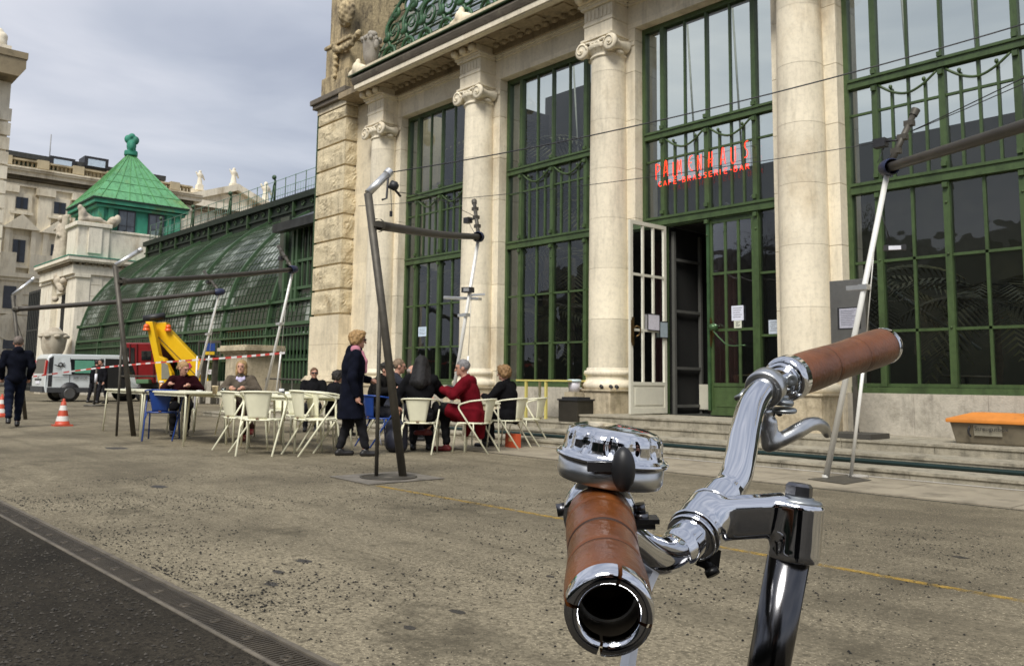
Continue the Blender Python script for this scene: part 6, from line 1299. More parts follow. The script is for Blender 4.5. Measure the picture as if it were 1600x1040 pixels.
m = MB(); m.bar(tp(320, 556, 34.8), (tp(320, 556, 34.8).x, tp(320, 556, 34.8).y, 0), .18, .18); m.bar(tp(337, 556, 34.8), (tp(337, 556, 34.8).x, tp(337, 556, 34.8).y, 0), .18, .18); obj('support', m, steel_d, T)
slab_px('warning_stripe', [(308, 585), (308, 578), (345, 576), (345, 584)], TD-.9, .1, M('red white warning stripe', (.45, .12, .10), .6, var=.9, scale=3, col2=(.6, .5, .5)), TR, 0)
# ================================================================ PEOPLE
skin = M('skin', (.50, .27, .19), .55, var=.07, scale=9, spec=.4)
def V3(*a): return Vector(a)
def RotX(d): return Matrix.Rotation(math.radians(d), 3, 'X')
def RotZ(d): return Matrix.Rotation(math.radians(d), 3, 'Z')
eye_m = M('dark eye', (.03, .02, .015), .15, coat=1); shoe_k = M('black shoe leather', (.015, .014, .014), .4, var=.2)
def rayang(x, y): return math.degrees(math.atan2(-x, y))
def person(lab, x, y, rel, pose='sit', H=1.70, lean=6, hy=0, hp=0, arms=None, top=(.02, .02, .025), trou=(.03, .03, .035), hair='short', hairc=(.12, .07, .035), coat=None, extras=(), shoes=None, legs=None, female=False, res=.015, z=0., collar=None, sk=None, topname='jacket', legyaw=0):
    ang = rayang(x, y)+rel; T = thing('person', lab, 'person', (x, y, z), math.radians(ang)); s = H/1.70; rnd = random.Random(int(x*97+y*13))
    sw = .165 if female else .185
    if pose == 'sit': hip = V3(0, 0, .53); L_t = .46
    else: hip = V3(0, 0, .90)
    RL = RotX(-lean); chest = hip+RL@V3(0, 0, .30); nb = hip+RL@V3(0, .0, .50); hc = nb+RL@V3(0, .025, .075)+V3(0, .01, .095)
    HR = RotZ(hy)@RotX(hp)
    J = {}
    for sd_, k in ((-1, 'l'), (1, 'r')):
        J['hip'+k] = hip+V3(sd_*.09, 0, -.02)
        if pose == 'sit': J['kn'+k] = hip+RotZ(legyaw)@V3(sd_*.11, .44, -.02); J['an'+k] = hip+RotZ(legyaw)@V3(sd_*.11, .40, -.445)
        elif pose == 'walk': J['kn'+k] = V3(sd_*.09, .16 if sd_ > 0 else -.02, .48); J['an'+k] = V3(sd_*.09, .20 if sd_ > 0 else -.30, .09 if sd_ > 0 else .16)
        else: J['kn'+k] = V3(sd_*.09, .02+sd_*.07, .48); J['an'+k] = V3(sd_*.08, sd_*.13, .085)
        J['sh'+k] = hip+RL@V3(sd_*sw, 0, .455)
        if pose == 'sit': J['el'+k] = J['sh'+k]+V3(sd_*.06, .10, -.26); J['wr'+k] = J['el'+k]+V3(-sd_*.10, .22, .02)
        else: J['el'+k] = J['sh'+k]+V3(sd_*.05, -.03 if pose != 'walk' else -.06*sd_, -.29); J['wr'+k] = J['el'+k]+V3(sd_*.0, .06, -.24)
    if legs: J.update({k: hip+V3(*v) for k, v in legs.items()})
    if arms:
        for k, v in arms.items(): J[k] = V3(*v)
    def sc(v): return tuple(c*s for c in v)
    def cap(a, b, ra, rb, k=.03): return ('c', sc(J[a] if isinstance(a, str) else a), sc(J[b] if isinstance(b, str) else b), ra*s, rb*s, k*s)
    def he(c, r, k=.012): return ('e', sc(hc+HR@V3(*c)), tuple(q*s for q in r), np.array(HR), k*s)
    def hcp(a, b, ra, rb, k=.01): return ('c', sc(hc+HR@V3(*a)), sc(hc+HR@V3(*b)), ra*s, rb*s, k*s)
    B = [('e', sc(hip+V3(0, 0, .03)), (.15*s, .10*s, .12*s)), ('e', sc(chest), (.145*s, .095*s, .19*s), np.array(RL)), ('c', sc(hip), sc(chest), .10*s, .11*s), cap(nb-V3(0, 0, .05), hc+V3(0, -.015, -.05), .055, .048)]
    B += [he((0, -.008, .022), (.074, .094, .092)), he((0, .022, -.045), (.054, .062, .062), .03), he((0, .068, -.088), (.022, .02, .018), .02), hcp((0, .084, .012), (0, .108, -.028), .009, .014), he((0, .082, .03), (.045, .018, .012), .015), he((-.078, -.005, -.01), (.01, .022, .032)), he((.078, -.005, -.01), (.01, .022, .032)), he((0, .082, -.060), (.024, .012, .010), .006)]
    for sd_ in (-1, 1): B.append(('-e', sc(hc+HR@V3(sd_*.032, .095, .008)), (.015*s, .012*s, .011*s), None, .008))
    for k in 'lr':
        B += [cap('hip'+k, 'kn'+k, .075, .052), cap('kn'+k, 'an'+k, .05, .036), cap('sh'+k, 'el'+k, .045, .038), cap('el'+k, 'wr'+k, .037, .024), cap(J['sh'+k], nb, .05, .05)]
        d_ = (J['wr'+k]-J['el'+k]).normalized(); hc2 = J['wr'+k]+d_*.045; B.append(('e', sc(hc2), (.03*s, .03*s, .03*s), None, .02)); B.append(cap(J['wr'+k], hc2+d_*.01, .022, .028))
    me = blob('body', B, res, .02*s); me.materials.append(skin)
    # fingers and thumbs grown out of each palm
    bm = bmesh.new(); bm.from_mesh(me); fb = MB()
    for sd_, k in ((-1, 'l'), (1, 'r')):
        d_ = (J['wr'+k]-J['el'+k]).normalized(); up = V3(0, 0, 1) if abs(d_.z) < .8 else V3(0, 1, 0); sdv = d_.cross(up).normalized(); dn = sdv.cross(d_).normalized(); dn = -dn if dn.z > 0 and abs(d_.z) < .8 else dn
        for q, (off, ln) in enumerate(((-.026, .058), (-.009, .072), (.009, .078), (.026, .070))):
            p0 = J['wr'+k]+d_*.06+sdv*off; p1 = p0+d_*ln*.5+dn*ln*.18; p2 = p1+d_*ln*.28+dn*ln*.36; fb.tube([p0*s, p1*s, p2*s], [.0095*s, .0085*s, .0065*s], 6)
        p0 = J['wr'+k]+d_*.02-sdv*.022*sd_; fb.tube([p0*s, (p0-sdv*.03*sd_+d_*.025)*s, (p0-sdv*.035*sd_+d_*.055+dn*.01)*s], [.011*s, .0095*s, .0075*s], 6)
    fm = fb.mesh('f'); bm.from_mesh(fm); bm.to_mesh(me); bm.free(); bpy.data.meshes.remove(fm)
    body = obj('body', me, sk or skin, T, world=False)
    for sd_ in (-1, 1): m = MB(); m.ball((hc+HR@V3(sd_*.032, .082, .008))*s, .0115*s, 8, 6); obj('eye', m, eye_m, T, world=False)
    # garments
    tm = M('cloth%.3f%.3f%.3f' % top, tuple(c_*(.55 if max(top) < .04 else 1) for c_ in top), .95, var=.22, scale=9, bump=.25, bscale=55, spec=.08); pm = M('trousers%.3f%.3f%.3f' % trou, tuple(c_*(.6 if max(trou) < .06 else 1) for c_ in trou), .95, var=.22, scale=9, bump=.2, bscale=60, spec=.08)
    hem = coat if coat else .0
    G = [('e', sc(chest+V3(0, 0, .02)), (.192*s, .145*s, .215*s), np.array(RL)), ('c', sc(hip+V3(0, 0, .02)), sc(chest), .150*s, .140*s), ('e', sc(hip+V3(0, 0, .0)), (.178*s, .135*s, .11*s))]
    for k in 'lr': G += [cap(J['sh'+k]+V3(0, 0, .0), nb-V3(0, 0, .02), .068, .06), cap('sh'+k, 'el'+k, .080, .066), cap('el'+k, J['wr'+k]-(J['wr'+k]-J['el'+k])*.10, .065, .050)]
    G.append(('c', sc(nb-V3(0, 0, .04)), sc(nb+V3(0, 0, .025)), .075*s, .068*s))
    if coat and pose != 'sit':
        G += [('c', sc((-.05, 0, .86)), sc((-.06, 0, coat)), .15*s, .185*s), ('c', sc((.05, 0, .86)), sc((.06, 0, coat)), .15*s, .185*s), ('e', sc(chest), (.20*s, .16*s, .24*s))]
    if coat and pose == 'sit': 
        for k in 'lr': G.append(cap(J['hip'+k], J['hip'+k]+(J['kn'+k]-J['hip'+k])*.65, .12, .10))
        G += [('c', sc((0, -.08, .48)), sc((0, -.10, coat+.04)), .11*s, .06*s), ('c', sc((.12, .05, .48)), sc((.14, .12, coat+.04)), .07*s, .04*s)]
    if collar: G.append(('c', sc(nb+V3(0, -.04, .02)), sc(nb+V3(0, .03, .035)), .085*s, .07*s))
    fr = rnd.uniform(0, 6); cut = (coat-.16) if (coat and pose != 'sit') else -9
    wr = lambda Q: .0055*np.sin(Q[:, 2]*38+fr+5*np.sin(Q[:, 0]*9))*np.sin(Q[:, 0]*23+Q[:, 1]*17)
    if coat and pose != 'sit': G.append(('-b', (0, 0, (coat-.2)*s), (.6*s, .6*s, .2*s), None, 0, .004))
    G.append(('-c', sc(nb+V3(0, .02, .06)), sc(nb+V3(0, .03, .14)), .050*s, .06*s, .01))
    obj(topname, blob('garment', G, res+.002, .03*s, disp=wr), tm, T, world=False)
    Q_ = []
    for k in 'lr': Q_ += [cap('hip'+k, 'kn'+k, .098, .076), cap('kn'+k, J['an'+k]+V3(0, 0, .05), .074, .055)]
    Q_.append(('e', sc(hip), (.165*s, .125*s, .11*s)))
    obj('trousers', blob('trousers', Q_, res+.002, .025*s, disp=lambda Q: .005*np.sin(Q[:, 2]*45+Q[:, 1]*30+fr)), pm, T, world=False)
    fd = RotZ(legyaw)@V3(0, 1, 0); sm = shoes or shoe_k
    for k in 'lr':
        a = J['an'+k]; z0_ = max(.032, a.z-.05); f_ = V3(a.x, a.y, z0_)-fd*.035
        obj('shoe', blob('shoe', [('c', sc(f_), sc(f_+fd*.19), .042*s, .036*s), ('c', sc(a+V3(0, 0, -.01)), sc(f_+fd*.06), .045*s, .04*s), ('-b', (0, 0, (z0_-.132)*s), (2, 2, .1*s), None, 0, .004)], res, .02), sm, T, world=False)
    # hair
    hm = M('hair%.3f%.3f%.3f' % hairc, hairc, .6, var=.35, scale=30, bump=.6, bscale=70, spec=.35); Hh = []
    if hair == 'short': Hh = [he((0, -.016, .034), (.083, .098, .094)), ('-b', sc(hc+HR@V3(0, .115, -.035)), (.09*s, .075*s, .085*s), np.array(HR), .02, .01), ('-b', sc(hc+HR@V3(0, 0, -.12)), (.2*s, .2*s, .065*s), np.array(HR), .0, .01)]
    if hair == 'balding': Hh = [he((0, -.024, .004), (.082, .088, .062)), ('-b', sc(hc+HR@V3(0, .105, .0)), (.09*s, .075*s, .12*s), np.array(HR), .02, .01), ('-b', sc(hc+HR@V3(0, 0, -.12)), (.2*s, .2*s, .065*s), np.array(HR), .0, .01)]
    if hair == 'curly': Hh = [he((0, -.02, .035), (.105, .118, .105)), he((.06, -.05, -.02), (.05, .06, .06)), he((-.06, -.05, -.02), (.05, .06, .06)), he((0, .05, .10), (.07, .05, .035)), ('-b', sc(hc+HR@V3(0, .125, -.045)), (.075*s, .075*s, .095*s), np.array(HR), .02, .01)]
    if hair == 'bob': Hh = [he((0, -.02, .03), (.092, .104, .10)), he((.065, -.02, -.06), (.032, .055, .085), .02), he((-.065, -.02, -.06), (.032, .055, .085), .02), he((0, -.06, -.05), (.07, .05, .09), .03), ('-b', sc(hc+HR@V3(0, .135, -.05)), (.062*s, .085*s, .11*s), np.array(HR), .02, .01)]
    if hair == 'bun': Hh = [he((0, -.018, .032), (.083, .10, .094)), he((0, -.115, .03), (.04, .035, .04), .01), he((0, -.13, -.02), (.03, .025, .06), .01), ('-b', sc(hc+HR@V3(0, .115, -.04)), (.09*s, .075*s, .09*s), np.array(HR), .02, .01), ('-b', sc(hc+HR@V3(0, 0.04, -.12)), (.2*s, .1*s, .065*s), np.array(HR), .0, .01)]
    if hair == 'long': Hh = [he((0, -.02, .03), (.095, .107, .10)), ('c', sc(hc+HR@V3(0, -.05, -.02)), sc(chest+V3(0, -.12, .12)), .085*s, .10*s, .05), cap(hc+V3(-.08, -.01, -.05), chest+V3(-.10, -.06, .12), .045, .055, .05), cap(hc+V3(.08, -.01, -.05), chest+V3(.10, -.06, .12), .045, .055, .05), ('-b', sc(hc+HR@V3(0, .135, -.06)), (.055*s, .085*s, .12*s), np.array(HR), .02, .01)]
    if Hh:
        amp = .011 if hair == 'curly' else .005; fq = 85 if hair == 'curly' else 60
        obj('hair', blob('hair', Hh, min(res, .012), .02*s, disp=lambda Q: amp*np.sin(Q[:, 0]*fq)*np.sin(Q[:, 2]*fq*.8+2)*np.sin(Q[:, 1]*fq+1)), hm, T, world=False)
    def hw(c): return (hc+HR@V3(*c))*s
    for ex in extras:
        if ex == 'sunglasses' or ex == 'glasses':
            m = MB()
            for sd_ in (-1, 1): c = hw((sd_*.033, .104, .010)); m.obox(c, HR@V3(.026, 0, 0)*s, HR@V3(0, .003, 0)*s, HR@V3(0, 0, .017)*s) if ex == 'sunglasses' else m.tube([hw((sd_*.033+.024*math.cos(a), .104, .010+.017*math.sin(a))) for a in [q*.524 for q in range(12)]], .003*s, 5, closed=True); m.tube([hw((sd_*.058, .102, .014)), hw((sd_*.082, .01, .008))], .003*s, 5)
            m.tube([hw((-.01, .106, .012)), hw((.01, .106, .012))], .003*s, 5); obj('sunglasses' if ex == 'sunglasses' else 'glasses', m, blackmat, T, world=False)
        if ex == 'cap': obj('flat_cap', blob('cap', [he((0, -.005, .062), (.098, .115, .055)), he((0, .085, .045), (.068, .06, .014), .01), ('-b', sc(hc+HR@V3(0, -.05, .005)), (.2*s, .1*s, .035*s), np.array(HR), 0, .01)], .010, .02), M('dark flat cap', (.022, .021, .018), .9, var=.3, scale=30), T, world=False)
        if ex == 'scarf':
            pk = M('pink scarf', (.50, .20, .26), .85, var=.15, scale=20, bump=.3, bscale=60); obj('scarf', blob('scarf', [('c', sc(nb+V3(-.05, .0, .03)), sc(nb+V3(.05, .0, .03)), .072*s, .072*s), cap(nb+V3(.02, .09, .0), chest+V3(.04, .15, .08), .032, .030), cap(chest+V3(.04, .15, .08), chest+V3(.05, .155, -.06), .03, .026)], .012, .02), pk, T, world=False)
            m = MB(); m.tube([sc(nb+V3(-.10, .03, .0)), sc(chest+V3(-.02, .155, .02)), sc(hip+V3(.14, .13, .06))], .008, 6); obj('bag_strap', m, blackmat, T, world=False)
        if ex == 'blouse': bl = M('lilac blouse', (.52, .48, .68), .7, var=.06); obj('blouse', blob('blouse', [('c', sc(nb+V3(0, .045, -.01)), sc(chest+V3(0, .09, .0)), .052*s, .058*s), cap(nb+V3(-.045, .05, .025), nb+V3(-.06, .085, -.03), .02, .018), cap(nb+V3(.045, .05, .025), nb+V3(.06, .085, -.03), .02, .018)], .012, .015), bl, T, world=False)
        if ex == 'hood': obj('hood', blob('hood', [('c', sc(nb+V3(-.07, -.07, -.01)), sc(nb+V3(.07, -.07, -.01)), .07*s, .07*s), ('e', sc(nb+V3(0, -.10, -.06)), (.11*s, .06*s, .10*s))], .016, .03), tm, T, world=False)
        if ex == 'turtleneck': obj('turtleneck', blob('neck', [('c', sc(nb+V3(0, .0, .0)), sc(nb+V3(0, .012, .06)), .066*s, .060*s)], .012, .02), tm, T, world=False)
        if ex == 'stubble': pass
    return T
W_ = lambda px, Y, py=600: ony(px, py, Y)
p = onz(19, 667); person('man in dark navy jacket and jeans walking away at the left edge', p.x, p.y, 4, 'walk', 1.86, lean=2, hy=-12, hair='short', hairc=(.16, .13, .11), top=(.010, .012, .022), trou=(.016, .022, .045), topname='jacket', collar=1,
                         arms={'wrl': (-.22, .12, .90), 'wrr': (.22, .12, .90), 'ell': (-.25, -.03, 1.13), 'elr': (.25, -.03, 1.13)})
p = W_(287, 6.2); person('blonde woman with tied hair in wine red sweater eating at the left tables', p.x, p.y, 176, 'sit', 1.78, lean=18, hy=48, hp=-22, hair='bun', hairc=(.36, .22, .10), top=(.035, .006, .010), trou=(.012, .012, .014), extras=('turtleneck',), topname='sweater', female=True,
                         arms={'ell': (-.30, .22, .80), 'wrl': (-.13, .42, .86), 'elr': (.30, .22, .80), 'wrr': (.20, .44, .88)})
p = W_(378, 6.6); person('blonde woman in grey brown jacket over a lilac blouse looking at the camera', p.x, p.y, 172, 'sit', 1.78, lean=12, hy=-4, hp=4, hair='bob', hairc=(.33, .22, .10), top=(.10, .082, .062), trou=(.07, .035, .028), extras=('blouse',), collar=1, female=True, shoes=M('red shoe', (.30, .03, .03), .4),
                         arms={'ell': (-.28, .20, .80), 'wrl': (-.10, .40, .84), 'elr': (.28, .20, .80), 'wrr': (.12, .42, .84)}, legs={'knr': (.05, .46, .06), 'anr': (-.26, .60, -.34), 'knl': (-.14, .44, -.02), 'anl': (-.12, .42, -.445)})
p = W_(490, 8.9); person('man in sunglasses and black jacket sitting back behind the small table', p.x, p.y, 176, 'sit', 1.66, lean=-8, hy=8, hair='short', hairc=(.13, .07, .035), top=(.016, .016, .018), extras=('sunglasses',), collar=1, res=.018)
p = W_(519, 8.3); person('dark haired person in black mostly hidden behind the standing woman', p.x, p.y, -60, 'sit', 1.58, lean=10, hair='curly', hairc=(.02, .017, .015), top=(.014, .014, .018), res=.02)
p = onz(546, 712); person('standing woman with curly blonde hair, long navy coat and pink scarf', p.x, p.y, -84, 'stand', 1.74, lean=3, hy=0, hp=-4, hair='curly', hairc=(.34, .21, .09), top=(.010, .012, .024), trou=(.028, .028, .032), coat=.50, extras=('scarf', 'glasses'), female=True, topname='coat', collar=1,
                         arms={'elr': (.27, -.03, 1.05), 'wrr': (.25, .05, .80), 'ell': (-.26, .06, 1.08), 'wrl': (-.20, .28, 1.02)}, legs={'anr': (.09, .20, -.815), 'anl': (-.08, -.12, -.815), 'knr': (.09, .12, -.42), 'knl': (-.09, -.02, -.42)})
p = W_(583, 7.75); person('man with dark flat cap leaning forward over the group table', p.x, p.y, -125, 'sit', 1.80, lean=22, hy=0, hp=-6, hair='short', hairc=(.05, .04, .03), top=(.018, .017, .016), extras=('cap',), collar=1,
                         arms={'elr': (.28, .30, .80), 'wrr': (.10, .48, .86), 'ell': (-.28, .30, .80), 'wrl': (-.10, .48, .86)})
p = W_(608, 8.5); person('light brown haired person in profile holding a cup to the right', p.x, p.y, -88, 'sit', 1.86, lean=12, hp=-4, hair='short', hairc=(.20, .14, .09), top=(.03, .032, .042), res=.017,
                         arms={'elr': (.26, .26, .86), 'wrr': (.08, .40, 1.06), 'ell': (-.26, .26, .84), 'wrl': (-.08, .44, .90)})
p = W_(627, 9.0); person('older balding man with grey hair looking down at the far side of the group', p.x, p.y, -110, 'sit', 1.76, lean=18, hp=-14, hair='balding', hairc=(.32, .28, .25), top=(.02, .022, .03), res=.018)
p = W_(657, 7.55); person('woman with long black hair seen from behind in a cream armchair', p.x, p.y, -4, 'sit', 1.84, lean=8, hair='long', hairc=(.010, .009, .009), top=(.014, .014, .016), female=True,
                         arms={'ell': (-.30, .08, .78), 'wrl': (-.30, .02, .62), 'elr': (.28, .22, .80), 'wrr': (.14, .42, .86)})
p = W_(741, 8.25); person('grey haired person in dark red hooded coat sitting with one leg crossed', p.x, p.y, 82, 'sit', 1.80, lean=14, hp=-6, hy=10, hair='short', hairc=(.22, .21, .21), top=(.13, .006, .012), trou=(.018, .018, .02), coat=.20, extras=('hood',), topname='coat', shoes=M('dark red boots', (.12, .012, .012), .45), legs={'knl': (-.08, .50, .10), 'anl': (-.02, .66, -.22)},
                         arms={'ell': (-.26, .26, .80), 'wrl': (-.08, .46, .88), 'elr': (.26, .24, .80), 'wrr': (.12, .44, .88)})
p = W_(798, 9.25); person('person with short golden brown hair and black coat at the right end of the group', p.x, p.y, 62, 'sit', 1.70, lean=10, hp=-4, hair='curly', hairc=(.24, .14, .06), top=(.013, .013, .015), coat=.40, topname='coat', res=.017,
                         arms={'ell': (-.26, .24, .78), 'wrl': (-.10, .44, .82), 'elr': (.26, .20, .78), 'wrr': (.12, .40, .82)})
p = atd(161, 600, 33.5); person('worker in black standing at the open sliding door of the white van', p.x, p.y, 120, 'stand', 1.75, lean=10, hair='short', hairc=(.02, .02, .02), top=(.02, .02, .025), res=.026)
p = atd(146, 600, 34.5); person('second worker in dark clothes further left in the van doorway', p.x, p.y, -60, 'stand', 1.72, lean=8, hair='short', hairc=(.03, .02, .02), top=(.016, .016, .02), res=.026)
# ================================================================ BICYCLE HANDLEBAR (foreground)
chrome = bpy.data.materials.new('polished chrome'); chrome.use_nodes = True; b = chrome.node_tree.nodes['Principled BSDF']; b.inputs['Metallic'].default_value = 1; b.inputs['Base Color'].default_value = (.74, .755, .79, 1)
t = chrome.node_tree; no = t.nodes.new('ShaderNodeTexNoise'); no.inputs['Scale'].default_value = 90; no.inputs['Detail'].default_value = 6; co = t.nodes.new('ShaderNodeTexCoord'); mr_ = t.nodes.new('ShaderNodeMapRange'); mr_.inputs['To Min'].default_value = .03; mr_.inputs['To Max'].default_value = .12; mr_.inputs['From Min'].default_value = .45; mr_.inputs['From Max'].default_value = .7
t.links.new(co.outputs['Object'], no.inputs['Vector']); t.links.new(no.outputs['Fac'], mr_.inputs['Value']); t.links.new(mr_.outputs['Result'], b.inputs['Roughness'])
alu = M('satin aluminium', (.62, .63, .63), .30, metal=1., var=.08, scale=60); alud = M('dull aluminium', (.40, .42, .42), .38, metal=1., var=.15, scale=80)
leather = M('brown leather grip', (.130, .042, .011), .31, var=.35, scale=28, bump=.10, bscale=260, spec=.5, stain=((.06, .018, .008), 18, .55, .6)); thread = M('dark seam', (.03, .012, .007), .7)
bolt_m = M('blackened bolt steel', (.16, .16, .17), .3, metal=1., var=.3, scale=90)
BK = thing('bicycle', 'bicycle in the foreground with chrome swept handlebar, brown leather grips and chrome bell', 'bicycle', (-.35, .55, 0))
D = atd
def axis_frame(a, b): return a, (b-a).normalized(), (b-a).length
def sleeve(a, b, ra, rb, seams, mat_l, near_ring=True, name='grip', seg=56):
    u = (b-a).normalized(); L_ = (b-a).length; m = MB(); pr_ = []; n_ = 60
    for i in range(n_+1):
        t_ = i/n_; r = ra+(rb-ra)*t_; r += .0006*math.sin(t_*9)
        for s_ in seams: r -= .0013*math.exp(-((t_-s_)*L_/.0013)**2)
        e_ = min(t_, 1-t_)*L_; r -= .0012*max(0, 1-e_/.003)**2; pr_.append((r, t_*L_))
    pr_ = [(pr_[0][0]-.004, .0)]+pr_+[(pr_[-1][0]-.004, L_)]; m.lathe(pr_, a, u, seg=seg); g = obj(name, m, mat_l, BK)
    m = MB()
    for s_ in seams: r = ra+(rb-ra)*s_; m.lathe([(r-.0013, s_*L_-.0005), (r-.0004, s_*L_), (r-.0013, s_*L_+.0005)], a, u, seg=seg)
    obj('seam', m, thread, g); return g, u, L_
# left grip: far end a, near end b (points at the camera)
a, b = D(937, 806, .452), D(951, 948, .352)
gl, ul, Ll = sleeve(a, b, .0170, .0180, (.20, .45, .70), leather)
m = MB()
for k in range(4):      # four chrome claws of the end ring with slots between
    a0 = math.pi/2*k+.62; m.lathe([(.0125, .0), (.0125, .0065), (.0150, .0075), (.0178, .0065), (.0184, .003), (.0184, -.001)], b, ul, seg=16, a0=a0+.05, a1=a0+math.pi/2-.05)
obj('end_ring', m, chrome, gl)
m = MB(); m.lathe([(.0126, .004), (.0126, -.03), (.0122, -.034), (.0108, -.034), (.0108, -.075), (0, -.075)], b, ul, seg=40); obj('bore', m, M('dark bore metal', (.10, .085, .065), .35, metal=.9, var=.3, scale=60), gl)
m = MB(); m.lathe([(.0115, -.012), (.0126, -.012)], b, ul, seg=40); obj('bar_end', m, alud, gl)
m = MB(); m.lathe([(.0165, -.012), (.0190, -.011), (.0196, -.006), (.0190, .0005), (.0172, .002)], a, ul, seg=56); m.lathe([(.0150, -.017), (.0178, -.016), (.0178, -.012)], a, ul, seg=48); obj('lock_ring', m, chrome, gl)
# right grip
c, d = D(1236, 589, .752), D(1379, 541, .868)
gr, ur, Lr = sleeve(c, d, .0178, .0182, (.17, .36, .62, .80) if 0 else (.33, .66), leather)
m = MB()
for k in range(3): a0 = 2.094*k+2.0; m.lathe([(.0185, -.002), (.0185, .004), (.0178, .0065), (.0145, .0070)], d, ur, seg=18, a0=a0+.05, a1=a0+2.0)
obj('end_ring', m, chrome, gr)
m = MB(); m.lathe([(.0150, -.014), (.0186, -.0135), (.0198, -.010), (.0198, .001), (.0182, .0015)], c, ur, seg=56); m.lathe([(.0120, -.018), (.0152, -.018), (.0152, -.014)], c, ur, seg=40); obj('lock_ring', m, chrome, gr)
# bar
BP = [D(935, 800, .460), D(948, 822, .466), D(976, 838, .478), D(1010, 862, .494), D(1046, 866, .518), D(1080, 838, .545), D(1118, 788, .578), D(1146, 752, .600), D(1157, 715, .620), D(1164, 675, .645), D(1176, 632, .680), D(1198, 604, .712), D(1222, 593, .738), D(1240, 588, .756)]
sp = spline(BP, 16); n_ = len(sp); R_ = []
ic = min(range(n_), key=lambda i: (sp[i]-D(1092, 820, .56)).length)
for i, q in enumerate(sp):
    dd = (q-sp[ic]).length; r = .0111+.0017*max(0, min(1, (.045-dd)/.008)); R_.append(r)
m = MB(); m.tube(sp, R_, 96); obj('handlebar', m, chrome, BK)
# stem: head + arm + clamp, one smooth casting
top, bot = np.array(D(1247, 783, .560)), np.array(D(1239, 872, .556)); hd = (bot-top)/np.linalg.norm(bot-top)
cl = np.array(sp[ic]); tg = np.array((sp[ic+4]-sp[ic-4]).normalized()); arm0 = top+hd*.010
a1_ = np.array(D(1232, 803, .560)); a0_ = np.array(D(1116, 810, .560)); ax_ = (a1_-a0_)/np.linalg.norm(a1_-a0_); nz_ = np.array(RC[2]); nz_ = nz_-ax_*(nz_@ax_); nz_ /= np.linalg.norm(nz_); ny_ = np.cross(ax_, nz_)
pr_ = [('y', top, bot, .0166, .003), ('b', (a0_+a1_)/2, (np.linalg.norm(a1_-a0_)/2+.004, .0132, .0105), np.stack([ax_, ny_, nz_], 1), .0062, .005), ('c', a0_, cl, .0120, .0125, .006), ('y', cl-tg*.0155, cl+tg*.0155, .0163, .003, .005), ('y', bot-hd*.006, bot+hd*.0008, .0160, .001, .001)]
st = obj('stem', blob('stem', pr_, .0013, .008, project=2), chrome, BK)
# collars on the clamp
m = MB()
for o_, r in ((-.0185, .0158), (-.0135, .0168), (.0175, .0155)):
    m.lathe([(.0118, -.0016), (r, -.0014), (r+.0006, 0), (r, .0014), (.0118, .0016)], cl+tg*o_, tg, seg=48)
obj('clamp_rib', m, chrome, st)
m = MB(); bc = Vector(D(1100, 868, .552)); m.lathe([(0, 0), (.0045, 0), (.0036, .003), (.0036, .010), (0, .010)], bc, (D(1108, 884, .548)-bc), seg=6); m.lathe([(0, .009), (.0046, .009), (.0046, .013), (0, .013)], bc, (D(1108, 884, .548)-bc), seg=12); m.obox(bc, (.007, .002, -.002), (.001, .004, 0), (.001, 0, .006)); obj('clamp_bolt', m, M('oily bolt', (.03, .03, .03), .4, metal=.8, var=.4, scale=80), st)
hdV = Vector(hd); tV = Vector(top)
m = MB(); m.lathe([(.0150, -.001), (.0152, .0002), (.0146, .0016), (.0100, .0022), (.0098, .0034), (.0085, .0036), (0, .0036)], tV, -hdV, seg=40); obj('washer', m, alud, st)
m = MB(); m.lathe([(0, .0035), (.0086, .0035), (.0088, .0045), (.0088, .0100), (.0070, .0118), (.0066, .0119), (0, .0112)], tV, -hdV, seg=6, smooth=False); obj('hex_bolt', m, bolt_m, st)
# quill and headset
q0, q1 = D(1234, 862, .556), D(1201, 1040, .560); dq = (q1-q0).normalized()
m = MB(); m.tube([q0, q0+dq*.17], .0133, 40); obj('quill', m, M('dark reflection chrome', (.10, .10, .105), .16, metal=1., var=.15, scale=30), st)  # chrome darkened in colour to stand in for dark reflections
hs = q0+dq*.105; m = MB(); m.lathe([(.013, -.004), (.017, -.004), (.0185, .0), (.0185, .008), (.021, .010), (.021, .020), (.018, .024), (.018, .16), (0, .16)], q0+dq*.115, dq, seg=36); obj('head_tube', m, M('black frame enamel', (.012, .012, .014), .2, coat=1), BK)
# fork, front wheel, top and down tube (below the picture)
fk = q0+dq*.29; fwdv = Vector((-.62, .10, 0)).normalized(); side_ = fwdv.cross(Vector((0, 0, 1))).normalized(); hub = Vector((fk.x, fk.y, 0))+fwdv*.10+Vector((0, 0, .335))
for s_ in (-1, 1): m = MB(); m.tube([fk+side_*s_*.03, fk+side_*s_*.05-Vector((0, 0, .08)), hub+side_*s_*.055], [.013, .012, .008], 12); obj('fork_blade', m, MATS['black rubber'], BK)
m = MB(); m.tube([hub+(fwdv*math.cos(q_*.13)+Vector((0, 0, 1))*math.sin(q_*.13))*.315 for q_ in range(48)], .019, 10, closed=True); wh = obj('wheel', m, tyre, BK)
m = MB()
for k in range(28): a_ = k*.2244; m.tube([hub, hub+(fwdv*math.cos(a_)+Vector((0, 0, 1))*math.sin(a_))*.30], .001, 4)
m.tube([hub+(fwdv*math.cos(q_*.13)+Vector((0, 0, 1))*math.sin(q_*.13))*.298 for q_ in range(48)], .008, 8, closed=True); obj('rim', m, alu, wh)
m = MB(); m.tube([q0+dq*.19, q0+dq*.19-fwdv*.35-Vector((0, 0, .10))], .014, 14); m.tube([q0+dq*.25, q0+dq*.25-fwdv*.45-Vector((0, 0, .40))], .016, 14); obj('frame_tube', m, MATS['black rubber'], BK)

